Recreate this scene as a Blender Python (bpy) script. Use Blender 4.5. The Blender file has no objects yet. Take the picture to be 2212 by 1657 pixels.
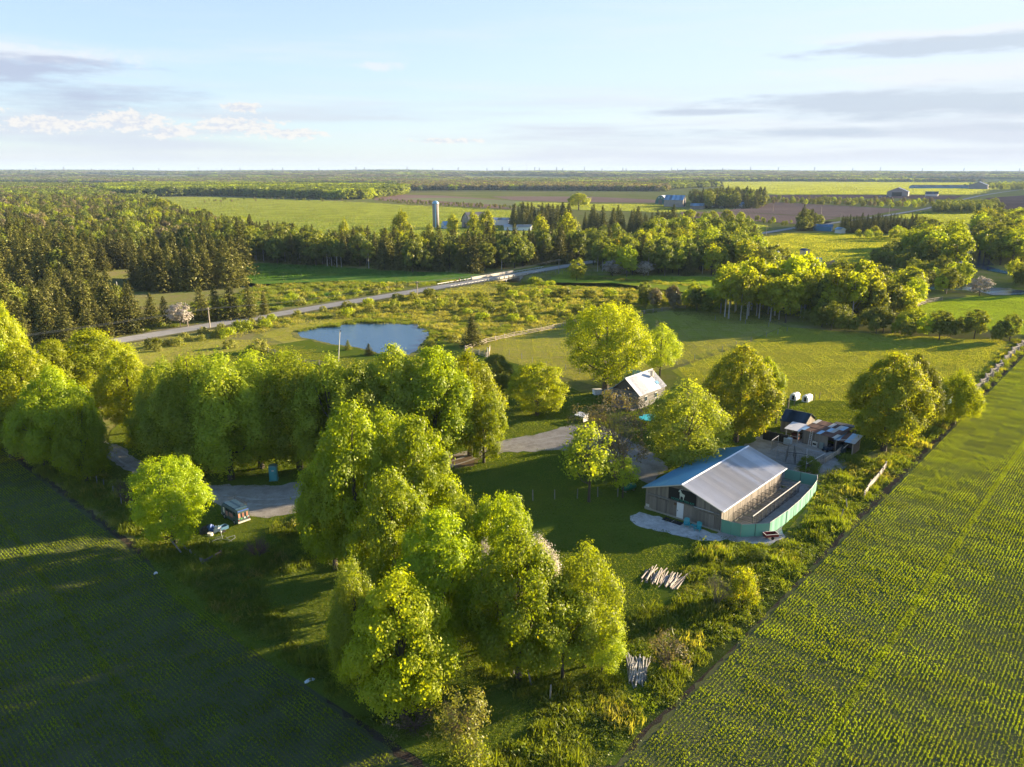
import bpy, math, random
import numpy as np
from mathutils import Vector, Matrix, Euler

S = bpy.context.scene
C = S.collection
rad = math.radians

# ------------------------------------------------------------------ camera
CAM_H = 42.0
FPX = 1680.0                       # focal length on a 2212 px wide frame
PITCH = math.atan(457.5 / FPX)
cam = bpy.data.cameras.new('camera')
cam.sensor_width = 36.0
cam.lens = 36.0 * FPX / 2212.0
cam.clip_start = 0.5
cam.clip_end = 60000
camo = bpy.data.objects.new('camera', cam)
C.objects.link(camo)
camo.location = (0, 0, CAM_H)
camo.rotation_euler = (math.pi / 2 - PITCH, 0, 0)
S.camera = camo

# ------------------------------------------------------------------ light
SUN_EL = rad(13.2)
SUN_AZ = rad(24)                   # to the right, a little beyond: angle from +x towards +y
sun = bpy.data.lights.new('sun', 'SUN')
sun.energy = 5.0
sun.angle = rad(0.55)
sun.color = (1.0, 0.80, 0.52)
suno = bpy.data.objects.new('sun', sun)
C.objects.link(suno)
sd = Vector((math.cos(SUN_AZ) * math.cos(SUN_EL), math.sin(SUN_AZ) * math.cos(SUN_EL), math.sin(SUN_EL)))
suno.rotation_euler = sd.to_track_quat('Z', 'Y').to_euler()
suno.location = (0, 0, 200)

S.view_settings.view_transform = 'Standard'
S.view_settings.look = 'None'
EXPO = 2.15
S.view_settings.exposure = EXPO
S.view_settings.gamma = 1.0
S.view_settings.use_curve_mapping = False
S.cycles.max_bounces = 7
S.cycles.diffuse_bounces = 3
S.cycles.glossy_bounces = 2
S.cycles.transmission_bounces = 4
S.cycles.transparent_max_bounces = 6
S.cycles.volume_bounces = 0
S.cycles.caustics_reflective = False
S.cycles.caustics_refractive = False

W = bpy.data.worlds.new('World')
S.world = W
W.use_nodes = True


class NT:
    """small helper round a node tree"""
    def __init__(s, tree):
        s.t = tree; s.n = tree.nodes; s.l = tree.links
    def new(s, typ, **kw):
        n = s.n.new(typ)
        for k, v in kw.items():
            setattr(n, k, v)
        return n
    def link(s, a, b):
        s.l.new(a, b)
    def setin(s, node, i, v):
        if v is None: return
        if hasattr(v, 'is_linked') or hasattr(v, 'links'):
            s.l.new(v, node.inputs[i])
        else:
            node.inputs[i].default_value = v
    def m(s, op, a, b=None, c=None, clamp=False):
        n = s.n.new('ShaderNodeMath'); n.operation = op; n.use_clamp = clamp
        s.setin(n, 0, a); s.setin(n, 1, b); s.setin(n, 2, c)
        return n.outputs[0]
    def mix(s, f, a, b, blend='MIX'):
        n = s.n.new('ShaderNodeMix'); n.data_type = 'RGBA'; n.blend_type = blend; n.clamp_factor = True
        s.setin(n, 0, f)
        s.setin(n, 6, c4(a)); s.setin(n, 7, c4(b))
        return n.outputs[2]
    def ss(s, x, lo, hi):
        n = s.n.new('ShaderNodeMapRange'); n.interpolation_type = 'SMOOTHSTEP'
        s.setin(n, 0, x); n.inputs[1].default_value = lo; n.inputs[2].default_value = hi
        return n.outputs[0]
    def noise(s, vec, scale, detail=3.0, rough=0.55, dim='3D'):
        n = s.n.new('ShaderNodeTexNoise'); n.noise_dimensions = dim
        if vec is not None: s.l.new(vec, n.inputs['Vector'])
        n.inputs['Scale'].default_value = scale; n.inputs['Detail'].default_value = detail
        n.inputs['Roughness'].default_value = rough
        return n.outputs['Fac']
    def mapping(s, vec, loc=(0, 0, 0), rot=(0, 0, 0), sc=(1, 1, 1)):
        n = s.n.new('ShaderNodeMapping'); s.l.new(vec, n.inputs[0])
        n.inputs[1].default_value = loc; n.inputs[2].default_value = rot; n.inputs[3].default_value = sc
        return n.outputs[0]


def c4(c):
    if isinstance(c, (tuple, list)) and len(c) == 3:
        return (c[0], c[1], c[2], 1.0)
    return c


def build_world():
    t = NT(W.node_tree)
    t.n.clear()
    out = t.new('ShaderNodeOutputWorld')
    bg = t.new('ShaderNodeBackground')
    sky = t.new('ShaderNodeTexSky')
    sky.sky_type = 'NISHITA'
    sky.sun_disc = False
    sky.sun_elevation = SUN_EL
    sky.sun_rotation = math.pi / 2 - SUN_AZ
    sky.altitude = 250
    sky.air_density = 1.0
    sky.dust_density = 0.6
    sky.ozone_density = 4.0
    tc = t.new('ShaderNodeTexCoord')
    sx = t.new('ShaderNodeSeparateXYZ')
    t.link(tc.outputs['Generated'], sx.inputs[0])
    x, y, z = sx.outputs
    az = t.m('MULTIPLY', t.m('ARCTAN2', x, y), 180 / math.pi)
    el = t.m('MULTIPLY', t.m('ARCSINE', z), 180 / math.pi)
    cmb = t.new('ShaderNodeCombineXYZ')
    t.link(az, cmb.inputs[0]); t.link(el, cmb.inputs[1])
    P = cmb.outputs[0]
    nA = t.noise(t.mapping(P, sc=(0.15, 1.0, 1)), 1.0, 7, 0.62)      # long streaks
    nB = t.noise(t.mapping(P, loc=(7, 3, 1), sc=(0.9, 1.9, 1)), 1.0, 8, 0.7)  # puffs
    nD = t.noise(t.mapping(P, loc=(1, 5, 2), sc=(1.3, 2.6, 1)), 1.0, 8, .68)
    nC = t.noise(t.mapping(P, loc=(2, 9, 4), sc=(0.05, 0.75, 1)), 1.0, 5, 0.55)

    def blob(a, e, wa, we, n, amp, lo=0.0, hi=0.5):
        da = t.m('DIVIDE', t.m('SUBTRACT', az, a), wa)
        de = t.m('DIVIDE', t.m('SUBTRACT', el, e), we)
        d = t.m('SQRT', t.m('ADD', t.m('MULTIPLY', da, da), t.m('MULTIPLY', de, de)))
        v = t.m('SUBTRACT', 1.0, d)
        v = t.m('ADD', v, t.m('MULTIPLY', t.m('SUBTRACT', n, 0.5), amp))
        return t.ss(v, lo, hi)
    def mx(*a):
        r = a[0]
        for b in a[1:]: r = t.m('MAXIMUM', r, b)
        return r
    col = sky.outputs[0]
    # thin high milkiness, growing towards the sun side
    right = t.ss(az, -30.0, 45.0)
    milk = t.m('MULTIPLY', t.m('ADD', 0.55, t.m('MULTIPLY', right, 0.43)), t.ss(el, 34.0, 2.0))
    col = t.mix(milk, col, MILK)
    # grey lavender undersides
    grey = mx(
        blob(-33, 5.9, 10.5, 1.15, nA, 2.6, 0, .7),
        blob(-26, 4.4, 10, 1.3, nA, 2.4, 0.1, 1.1),
        blob(29, 7.3, 11, .75, nA, 2.2, 0, .6),
        blob(28, 4.1, 19, 1.15, nA, 2.3, 0, .7),
        blob(21, 2.5, 15, .45, nA, 2.2, 0, .9),
        blob(14, 3.9, 7, .35, nA, 1.6, 0, .8))
    white = mx(
        blob(-33, 6.7, 12.0, .8, nB, 2.2, 0, .8),
        blob(29, 8.1, 15, .55, nA, 2.4, 0, .8),
        blob(28, 5.8, 14, 1.1, nA, 2.2, 0, .9),
        blob(-9.0, 6.9, 2.0, .38, nB, 2.2, 0, .7))
    cum = mx(
        blob(-35.5, 3.45, 4.0, .40, nD, 3.2, .1, .4),
        blob(-29.4, 2.75, 3.4, .55, nD, 3.4, .1, .4),
        blob(-25.0, 3.1, 2.8, .75, nD, 3.2, .1, .4),
        blob(-22.6, 2.5, 2.2, .5, nD, 3.2, .1, .4),
        blob(-18.8, 2.9, 3.8, .65, nD, 3.4, .1, .4),
        blob(-15.2, 2.5, 2.8, .45, nD, 3.2, .1, .4),
        blob(-18.2, 4.1, 1.7, .4, nD, 3.0, .1, .4),
        blob(-4.5, 2.1, 3.5, .22, nD, 3.0, .1, .5))
    base = t.m('MULTIPLY', t.ss(nC, .40, .64), t.m('MULTIPLY', t.ss(el, 6.5, 2.6), t.ss(el, -.5, .8)))
    col = t.mix(t.m('MULTIPLY', t.ss(t.noise(t.mapping(P, loc=(4, 1, 8), sc=(.045, .5, 1)), 1.0, 6, .6), .45, .75), t.m('MULTIPLY', t.ss(el, 16, 5), .45)), col, WHITE)
    col = t.mix(t.m('MULTIPLY', base, 0.8), col, LAV)
    col = t.mix(t.m('MULTIPLY', white, 0.65), col, WHITE)
    col = t.mix(t.m('MULTIPLY', grey, 0.8), col, t.mix(right, GREYL, GREYR))
    col = t.mix(t.m('MULTIPLY', cum, 0.9), col, t.mix(t.ss(nD, .40, .56), LAV, CUM))
    # high thin cloud overhead, out of frame, continues the milky veil
    hz = t.ss(el, 2.0, -0.2)
    col = t.mix(t.m('MULTIPLY', hz, 0.5), col, HORIZ)
    t.link(col, bg.inputs[0])
    bg.inputs[1].default_value = SKY_STRENGTH
    t.link(bg.outputs[0], out.inputs[0])


SKY_STRENGTH = 0.07
K = 1.0 / SKY_STRENGTH / 2 ** EXPO
MILK = tuple(K * v for v in (0.80, 0.87, 0.95))
LAV = tuple(K * v for v in (0.70, 0.75, 0.86))
WHITE = tuple(K * v for v in (0.92, 0.94, 0.98))
GREYL = tuple(K * v for v in (0.50, 0.56, 0.74))
GREYR = tuple(K * v for v in (0.62, 0.71, 0.81))
CUM = tuple(K * v for v in (0.97, 0.94, 0.90))
HORIZ = tuple(K * v for v in (0.84, 0.80, 0.86))
build_world()

# ------------------------------------------------------------------ terrain and picture-to-ground survey
STREAM = [(-160, 330, 1.1), (-122, 314, 1.1), (-104, 303, 1.1), (-86, 309, 1.2), (-68, 316, 1.3), (-48, 311, 1.5),
          (-34, 316, 1.8), (-24, 322, 2.2), (-13, 326, 2.8), (-5, 321.5, 3.1), (1, 315, 3.1), (10, 309, 2.6), (20, 305, 2.0), (34, 302, 1.5),
          (48, 294, 1.4), (60, 286, 1.4), (74, 282, 1.3), (94, 286, 1.2), (118, 298, 1.1), (150, 300, 1.1), (190, 292, 1.0)]
RA = Vector((-100.0, 196.8, 0)); RB = Vector((25.4, 360.1, 0)); RDIR = (RB - RA).normalized(); RNR = Vector((RDIR.y, -RDIR.x, 0))
def RP(a, b=0.0, z=0.0): p = RA + RDIR * a + RNR * b; return (p.x, p.y, z)
BR_C = (Vector((-4.6, 321.0, 0)) - RA).dot(RDIR)
_sp = np.array(STREAM, float)


def stream_depth(x, y):
    """ground height near the stream, numpy arrays in, array out"""
    x = np.asarray(x, float); y = np.asarray(y, float)
    best = np.full(x.shape, 1e9); dep = np.zeros(x.shape)
    for a, b in zip(_sp[:-1], _sp[1:]):
        d = b[:2] - a[:2]; L = (d * d).sum()
        t = np.clip(((x - a[0]) * d[0] + (y - a[1]) * d[1]) / L, 0, 1)
        px = a[0] + t * d[0]; py = a[1] + t * d[1]
        q = np.hypot(x - px, y - py)
        z = a[2] + t * (b[2] - a[2])
        k = q < best
        best = np.where(k, q, best); dep = np.where(k, z, dep)
    s = np.clip((best - 4.5) / 8.0, 0, 1)
    # the road keeps its embankment except where the bridge spans the bed
    ra = (x - RA.x) * RDIR.x + (y - RA.y) * RDIR.y; rb = np.abs((x - RA.x) * RNR.x + (y - RA.y) * RNR.y)
    e = np.clip((rb - 5.0) / 5.0, 0, 1); e = np.maximum(e, np.clip((10.5 - np.abs(ra - BR_C)) / 2.5, 0, 1))
    return -dep * (1 - s * s * (3 - 2 * s)) * e


def hills(x, y):
    x = np.asarray(x, float); y = np.asarray(y, float)
    s = np.clip((y - 2600) / 6500, 0, 1); s = s * s * (3 - 2 * s)
    w = 34 + 7 * np.sin(x / 1700 + 1) + 5 * np.sin(x / 610 + y / 2300) + 3 * np.sin(x / 260)
    left = np.clip((-x - 300) / 3000, 0, 1) * 14
    return s * (w + left)


def T(x, y):
    return float(stream_depth([x], [y])[0] + hills([x], [y])[0])


def G(u, v, h=0.0):
    """ground point seen at (u, v) of the 2212 x 1657 survey frame, at height h"""
    x = (u - 1106) / FPX; y = -(v - 828.5) / FPX
    dy = math.cos(PITCH) + y * math.sin(PITCH); dz = -math.sin(PITCH) + y * math.cos(PITCH)
    t = (h - CAM_H) / dz
    return (x * t, dy * t)


def hgt(u, vb, vt):
    X, Y = G(u, vb); y = -(vt - 828.5) / FPX
    dy = math.cos(PITCH) + y * math.sin(PITCH); dz = -math.sin(PITCH) + y * math.cos(PITCH)
    return CAM_H + Y / dy * dz


TH = -0.72
def P2(lx, ly, o=(20.88, 89.05), th=TH):
    """point in the barnyard's own axes (x across the barn, y along it)"""
    return (o[0] + lx * math.cos(th) - ly * math.sin(th), o[1] + lx * math.sin(th) + ly * math.cos(th))


# ------------------------------------------------------------------ objects
def tag(o, label=None, cat=None, group=None, kind=None):
    if label: o['label'] = label
    if cat: o['category'] = cat
    if group: o['group'] = group
    if kind: o['kind'] = kind
    return o


def thing(name, label, cat, loc=(0, 0, 0), rz=0.0, group=None, scale=None):
    o = bpy.data.objects.new(name, None)
    o.empty_display_size = 0.3
    C.objects.link(o)
    o.location = loc if len(loc) == 3 else (loc[0], loc[1], T(*loc))
    o.rotation_euler = (0, 0, rz)
    if scale: o.scale = scale
    return tag(o, label, cat, group)


class MB:
    def __init__(s): s.v = []; s.f = []
    def add(s, vs, fs):
        b = len(s.v); s.v += [tuple(v) for v in vs]; s.f += [tuple(b + i for i in f) for f in fs]; return s
    def box(s, c, d, rz=0.0, rx=0.0, ry=0.0):
        R = Euler((rx, ry, rz)).to_matrix(); vs = []
        for z in (-.5, .5):
            for x, y in ((-.5, -.5), (.5, -.5), (.5, .5), (-.5, .5)):
                vs.append(R @ Vector((x * d[0], y * d[1], z * d[2])) + Vector(c))
        return s.add(vs, [(3, 2, 1, 0), (4, 5, 6, 7), (0, 1, 5, 4), (1, 2, 6, 5), (2, 3, 7, 6), (3, 0, 4, 7)])
    def beam(s, p, q, w, h=None):
        p = Vector(p); q = Vector(q); h = h or w
        d = (q - p).normalized(); a = d.cross(Vector((0, 0, 1)))
        a = a.normalized() if a.length > 1e-3 else Vector((1, 0, 0)); b = a.cross(d)
        vs = []
        for e in (p, q):
            for i, j in ((-1, -1), (1, -1), (1, 1), (-1, 1)):
                vs.append(e + a * i * w / 2 + b * j * h / 2)
        return s.add(vs, [(3, 2, 1, 0), (4, 5, 6, 7), (0, 1, 5, 4), (1, 2, 6, 5), (2, 3, 7, 6), (3, 0, 4, 7)])
    def tube(s, pts, rs, n=6, cap=True):
        pts = [Vector(p) for p in pts]
        if not hasattr(rs, '__len__'): rs = [rs] * len(pts)
        vs = []; prev = None
        for i, p in enumerate(pts):
            d = (pts[min(i + 1, len(pts) - 1)] - pts[max(i - 1, 0)]).normalized()
            if prev is None:
                a = d.cross(Vector((0.3, 0.1, 1)));
                if a.length < 1e-3: a = Vector((1, 0, 0))
            else:
                a = prev - d * prev.dot(d)
            a.normalize(); prev = a; b = d.cross(a)
            for k in range(n):
                t = 2 * math.pi * k / n
                vs.append(p + (a * math.cos(t) + b * math.sin(t)) * rs[i])
        fs = []
        for i in range(len(pts) - 1):
            for k in range(n):
                k2 = (k + 1) % n
                fs.append((i * n + k, i * n + k2, (i + 1) * n + k2, (i + 1) * n + k))
        if cap:
            fs.append(tuple(range(n - 1, -1, -1))); fs.append(tuple((len(pts) - 1) * n + k for k in range(n)))
        return s.add(vs, fs)
    def prism(s, poly, ext):
        """poly: 3-D points of one face, ext: vector to the other face"""
        n = len(poly); e = Vector(ext)
        vs = [Vector(p) for p in poly] + [Vector(p) + e for p in poly]
        fs = [tuple(range(n - 1, -1, -1)), tuple(range(n, 2 * n))]
        for i in range(n):
            j = (i + 1) % n; fs.append((i, j, n + j, n + i))
        return s.add(vs, fs)
    def lathe(s, prof, n=16, c=(0, 0, 0)):
        vs = []; fs = []
        for r, z in prof:
            for k in range(n):
                t = 2 * math.pi * k / n
                vs.append((c[0] + r * math.cos(t), c[1] + r * math.sin(t), c[2] + z))
        for i in range(len(prof) - 1):
            for k in range(n):
                k2 = (k + 1) % n; fs.append((i * n + k, i * n + k2, (i + 1) * n + k2, (i + 1) * n + k))
        fs.append(tuple(range(n - 1, -1, -1))); fs.append(tuple((len(prof) - 1) * n + k for k in range(n)))
        return s.add(vs, fs)
    def mesh(s, name, m=None, smooth=False):
        me = bpy.data.meshes.new(name); me.from_pydata(s.v, [], s.f)
        if m: me.materials.append(m)
        if smooth: me.shade_smooth()
        me.update(); return me
    def build(s, name, m=None, parent=None, smooth=False):
        o = bpy.data.objects.new(name, s.mesh(name, m, smooth)); C.objects.link(o)
        if parent: o.parent = parent
        return o


def inst(name, me, parent=None, loc=(0, 0, 0), rot=(0, 0, 0), sc=(1, 1, 1)):
    o = bpy.data.objects.new(name, me); C.objects.link(o)
    o.location = loc; o.rotation_euler = rot; o.scale = sc
    if parent: o.parent = parent
    return o


def dup(root, loc, rz=0.0, label=None, group=None, scale=None):
    kids = {}
    for o in bpy.data.objects:
        if o.parent: kids.setdefault(o.parent.name, []).append(o)
    def cp(o, par):
        c = o.copy(); C.objects.link(c); c.parent = par
        for k in kids.get(o.name, []): cp(k, c)
        return c
    r = cp(root, None)
    r.location = loc if len(loc) == 3 else (loc[0], loc[1], T(*loc)); r.rotation_euler = (0, 0, rz)
    if scale: r.scale = scale
    if label: r['label'] = label
    if group: r['group'] = group
    return r


# ------------------------------------------------------------------ materials
def mat(name):
    m = bpy.data.materials.new(name); m.use_nodes = True
    t = NT(m.node_tree); t.n.clear()
    out = t.new('ShaderNodeOutputMaterial')
    return m, t, out


def plain(name, col, rough=0.7, metal=0.0, var=0.12, scale=6.0, spec=0.4, bump=0.0, streak=None):
    m, t, out = mat(name)
    b = t.new('ShaderNodeBsdfPrincipled')
    tc = t.new('ShaderNodeTexCoord'); oi = t.new('ShaderNodeObjectInfo')
    vec = tc.outputs['Object']
    if streak: vec = t.mapping(vec, sc=streak)
    n = t.noise(vec, scale, 4, .6)
    f = t.m('ADD', 1 - var * 1.5, t.m('MULTIPLY', n, var * 2))
    f = t.m('MULTIPLY', f, t.m('ADD', 1 - var, t.m('MULTIPLY', oi.outputs['Random'], var * 2)))
    c = t.new('ShaderNodeVectorMath'); c.operation = 'SCALE'
    c.inputs[0].default_value = col; t.link(f, c.inputs[3])
    t.link(c.outputs[0], b.inputs['Base Color'])
    b.inputs['Roughness'].default_value = rough; b.inputs['Metallic'].default_value = metal
    b.inputs['Specular IOR Level'].default_value = spec
    if bump:
        bp = t.new('ShaderNodeBump'); bp.inputs['Strength'].default_value = bump; bp.inputs['Distance'].default_value = .05
        t.link(n, bp.inputs['Height']); t.link(bp.outputs[0], b.inputs['Normal'])
    t.link(b.outputs[0], out.inputs[0])
    return m


def leafmat(name, a, b, c=None, trans=0.55, tcol=None, rare=0.0, sat=1.0):
    """leaves: colour runs a -> b with the leaf's own tint; c is a rarer third tone"""
    m, t, out = mat(name)
    at = t.new('ShaderNodeAttribute'); at.attribute_name = 'tint'
    oi = t.new('ShaderNodeObjectInfo')
    f = at.outputs['Fac']
    f = t.m('ADD', f, t.m('MULTIPLY', t.m('SUBTRACT', oi.outputs['Random'], .5), .35), clamp=True)
    col = t.mix(f, a, b)
    if c is not None:
        col = t.mix(t.m('MULTIPLY', t.m('GREATER_THAN', at.outputs['Fac'], 1 - rare), .9), col, c)
    hs = t.new('ShaderNodeHueSaturation'); t.link(col, hs.inputs['Color'])
    t.link(t.m('ADD', .492, t.m('MULTIPLY', oi.outputs['Random'], .014)), hs.inputs['Hue'])
    t.link(t.m('ADD', .86, t.m('MULTIPLY', oi.outputs['Random'], .3)), hs.inputs['Value'])
    hs.inputs['Saturation'].default_value = sat
    col = hs.outputs[0]
    d = t.new('ShaderNodeBsdfDiffuse'); t.link(col, d.inputs[0])
    tr = t.new('ShaderNodeBsdfTranslucent')
    t.link(t.mix(1.0, col, tcol or (1.55, 1.45, .30), 'MULTIPLY'), tr.inputs[0])
    gl = t.new('ShaderNodeBsdfGlossy'); gl.inputs['Roughness'].default_value = .45
    gl.inputs[0].default_value = (1, 1, 1, 1)
    mx = t.new('ShaderNodeMixShader'); mx.inputs[0].default_value = trans
    t.link(d.outputs[0], mx.inputs[1]); t.link(tr.outputs[0], mx.inputs[2])
    m2 = t.new('ShaderNodeMixShader'); m2.inputs[0].default_value = .015
    t.link(mx.outputs[0], m2.inputs[1]); t.link(gl.outputs[0], m2.inputs[2])
    t.link(m2.outputs[0], out.inputs[0])
    return m


def groundmat(name, a, b, c=None, s1=.02, s2=.35, s3=3.0, stripe=None, bump=.4, rough=.95, bscale=5.0):
    """turf, soil, crop seen from afar: three tones mixed by three sizes of noise; stripe=(angle, spacing, strength, tone)"""
    m, t, out = mat(name)
    geo = t.new('ShaderNodeNewGeometry'); P = geo.outputs['Position']
    n1 = t.noise(P, s1, 4, .6); n2 = t.noise(P, s2, 4, .65); n3 = t.noise(P, s3, 3, .7)
    col = t.mix(t.ss(n1, .32, .68), a, b)
    col = t.mix(t.m('MULTIPLY', t.ss(n2, .38, .7), .75), col, c or b)
    sc = t.new('ShaderNodeVectorMath'); sc.operation = 'SCALE'
    t.link(col, sc.inputs[0]); t.link(t.m('ADD', .62, t.m('MULTIPLY', n3, .76)), sc.inputs[3])
    col = sc.outputs[0]
    hgtv = n3
    if stripe:
        for ang, sp, st, tone in (stripe if isinstance(stripe, list) else [stripe]):
            q = t.mapping(P, rot=(0, 0, ang))
            sx = t.new('ShaderNodeSeparateXYZ'); t.link(q, sx.inputs[0])
            wob = t.m('MULTIPLY', t.m('SUBTRACT', n1, .5), sp * 2.5 if sp > 1 else 0.0)
            w = t.m('SINE', t.m('MULTIPLY', t.m('ADD', sx.outputs[0], wob), 2 * math.pi / sp))
            w = t.m('MULTIPLY', t.ss(w, -.6, .8), st)
            col = t.mix(w, col, tone)
    b_ = t.new('ShaderNodeBsdfDiffuse'); t.link(col, b_.inputs[0]); b_.inputs[1].default_value = 1.0
    if bump:
        n4 = t.noise(P, bscale, 4, .7)
        bp = t.new('ShaderNodeBump'); bp.inputs['Strength'].default_value = bump; bp.inputs['Distance'].default_value = .12
        t.link(n4, bp.inputs['Height']); t.link(bp.outputs[0], b_.inputs['Normal'])
    t.link(b_.outputs[0], out.inputs[0])
    return m

# ------------------------------------------------------------------ ground sheets
def axis(segs):
    r = []
    for a, b, st in segs:
        r += list(np.arange(a, b, st))
    r.append(segs[-1][1]); return np.array(r, float)


def build_ground(m):
    xs = axis([(-14000, -3000, 500), (-3000, -400, 100), (-400, -160, 12), (-160, 200, 2.5), (200, 500, 12), (500, 3000, 100), (3000, 14000, 500)])
    ys = axis([(-60, 260, 20), (260, 335, 2.0), (335, 500, 12), (500, 3000, 100), (3000, 14000, 400)])
    X, Y = np.meshgrid(xs, ys)
    Z = stream_depth(X, Y) + hills(X, Y)
    co = np.stack([X, Y, Z], -1).reshape(-1, 3)
    nx, ny = len(xs), len(ys)
    i = np.arange((nx - 1) * (ny - 1)); a = (i // (nx - 1)) * nx + i % (nx - 1)
    f = np.stack([a, a + 1, a + nx + 1, a + nx], -1)
    me = fastmesh('ground', co, f, m)
    me.shade_smooth()
    o = bpy.data.objects.new('ground', me); C.objects.link(o)
    return tag(o, 'green and tan rough grassland running out to the horizon', kind='structure')


def fastmesh(name, co, faces, m=None, tint=None):
    me = bpy.data.meshes.new(name)
    co = np.asarray(co, np.float32); faces = np.asarray(faces, np.int32)
    k = faces.shape[1]; n = len(faces)
    me.vertices.add(len(co)); me.vertices.foreach_set('co', co.ravel())
    me.loops.add(n * k); me.loops.foreach_set('vertex_index', faces.ravel())
    me.polygons.add(n); me.polygons.foreach_set('loop_start', np.arange(0, n * k, k, dtype=np.int32))
    if tint is not None:
        at = me.attributes.new('tint', 'FLOAT', 'FACE'); at.data.foreach_set('value', np.asarray(tint, np.float32))
    if m: me.materials.append(m)
    me.update(calc_edges=True)
    return me


_layer = [0]
EXCL = []


def sheet(name, pts, m, label, world=False, z=None, soft=0.0, seed=0):
    """a flat piece of ground; pts are survey pixels (or world points)"""
    P = [p if world else G(*p) for p in pts]
    if name.startswith(('gravel', 'dirt', 'kennel', 'back_yard', 'burn')): EXCL.append(P)
    if soft:                        # an uneven natural edge
        r = random.Random(seed); Q = []
        for i, p in enumerate(P):
            q = P[(i + 1) % len(P)]; L = math.dist(p, q); k = max(1, int(L / (soft * 2.5)))
            for j in range(k):
                t = j / k; Q.append((p[0] + (q[0] - p[0]) * t + r.uniform(-1, 1) * soft, p[1] + (q[1] - p[1]) * t + r.uniform(-1, 1) * soft))
        P = Q
    _layer[0] += 1
    d = sum(p[1] for p in P) / len(P)
    if z is None: z = 0.008 + 0.004 * (_layer[0] % 12) + (0.15 if d > 350 else 0)
    mb = MB(); mb.add([(x, y, z) for x, y in P], [tuple(range(len(P)))])
    me = mb.mesh(name, m)
    if me.polygons[0].normal.z < 0: me.flip_normals()
    o = bpy.data.objects.new(name, me); C.objects.link(o)
    return tag(o, label, kind='structure')


def ribbon(name, pts, width, m, label, zoff=0.0, kind='structure'):
    """a strip along world points (x, y, z)"""
    mb = MB(); n = len(pts); vs = []
    w = width if hasattr(width, '__len__') else [width] * n
    for i, p in enumerate(pts):
        a = pts[max(i - 1, 0)]; b = pts[min(i + 1, n - 1)]
        d = Vector((b[0] - a[0], b[1] - a[1], 0)).normalized(); s = Vector((-d.y, d.x, 0)) * w[i] / 2
        c = Vector((p[0], p[1], p[2] + zoff)); vs += [c - s, c + s]
    mb.add(vs, [(2 * i, 2 * i + 2, 2 * i + 3, 2 * i + 1) for i in range(n - 1)])
    o = mb.build(name, m)
    return tag(o, label, kind=kind)


# ---- tones
GRASS_A = (.085, .125, .020); GRASS_B = (.13, .155, .032); GRASS_C = (.065, .105, .018)
m_ground = groundmat('rough_grass', (.14, .175, .03), (.22, .215, .06), (.25, .20, .10), s1=.012, s2=.12, s3=1.5)
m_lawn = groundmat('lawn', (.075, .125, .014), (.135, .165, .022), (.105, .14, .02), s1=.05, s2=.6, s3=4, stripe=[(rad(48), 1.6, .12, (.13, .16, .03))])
m_pasture = groundmat('pasture', (.24, .26, .035), (.31, .29, .065), (.33, .275, .10), s1=.035, s2=.25, s3=2.5,
                      stripe=[(rad(70), 2.4, .22, (.36, .33, .09)), (rad(-35), 3.1, .12, (.19, .24, .03))])
m_mown = groundmat('mown_field', (.23, .27, .025), (.31, .31, .045), (.30, .28, .05), s1=.03, s2=.2, s3=2,
                   stripe=[(rad(28), 2.1, .25, (.36, .34, .06)), (rad(28), .9, .18, (.20, .25, .02))])
m_field_g = groundmat('green_field', (.16, .25, .035), (.22, .29, .05), (.19, .27, .04), s1=.01, s2=.03, s3=.5,
                      stripe=[(rad(86), 9, .18, (.25, .31, .06))], bump=.15)
m_field_b = groundmat('bright_field', (.26, .34, .025), (.33, .37, .035), (.29, .32, .04), s1=.02, s2=.15, s3=1.5, bump=.2)
m_field_l = groundmat('pale_field', (.26, .32, .05), (.32, .35, .08), (.23, .29, .05), s1=.008, s2=.03, s3=.3, stripe=[(rad(92), 30, .2, (.30, .33, .12))], bump=.1)
m_field_s = groundmat('sparse_crop', (.22, .26, .10), (.26, .26, .12), (.23, .20, .11), s1=.02, s2=.05, s3=.5, bump=.1)
m_plough = groundmat('ploughed_soil', (.24, .155, .115), (.30, .20, .15), (.20, .13, .10), s1=.01, s2=.08, s3=.8,
                     stripe=[(rad(15), 3.0, .25, (.34, .24, .18))], bump=.4)
m_plough_d = groundmat('dark_soil', (.13, .08, .07), (.17, .11, .09), (.11, .07, .06), s1=.01, s2=.08, s3=.8, bump=.4)
m_marsh = groundmat('wet_meadow', (.07, .17, .025), (.11, .21, .03), (.17, .22, .045), s1=.03, s2=.2, s3=1.6, bump=.8)
m_scrub = groundmat('scrub_floor', (.19, .20, .05), (.28, .24, .09), (.14, .18, .035), s1=.05, s2=.3, s3=1.8, bump=.9)
m_wood = groundmat('woodland_floor', (.05, .06, .025), (.07, .065, .035), (.04, .06, .02), s1=.02, s2=.2, s3=1)
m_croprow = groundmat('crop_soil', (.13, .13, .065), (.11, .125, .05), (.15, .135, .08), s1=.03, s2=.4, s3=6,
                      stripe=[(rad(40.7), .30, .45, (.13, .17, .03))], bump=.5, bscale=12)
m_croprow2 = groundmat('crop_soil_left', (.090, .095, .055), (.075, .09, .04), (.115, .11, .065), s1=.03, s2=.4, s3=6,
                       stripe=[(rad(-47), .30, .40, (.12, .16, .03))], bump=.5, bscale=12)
m_tram = groundmat('dense_green', (.12, .17, .03), (.14, .19, .03), (.10, .15, .03), s1=.2, s2=1, s3=5, bump=.6)
m_soil = groundmat('field_edge_soil', (.06, .045, .035), (.10, .075, .055), (.045, .05, .03), s1=.3, s2=1.2, s3=8, bump=.9)
m_weed = groundmat('weed_floor', (.045, .075, .014), (.07, .09, .02), (.05, .06, .02), s1=.2, s2=.9, s3=5, bump=1)
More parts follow.
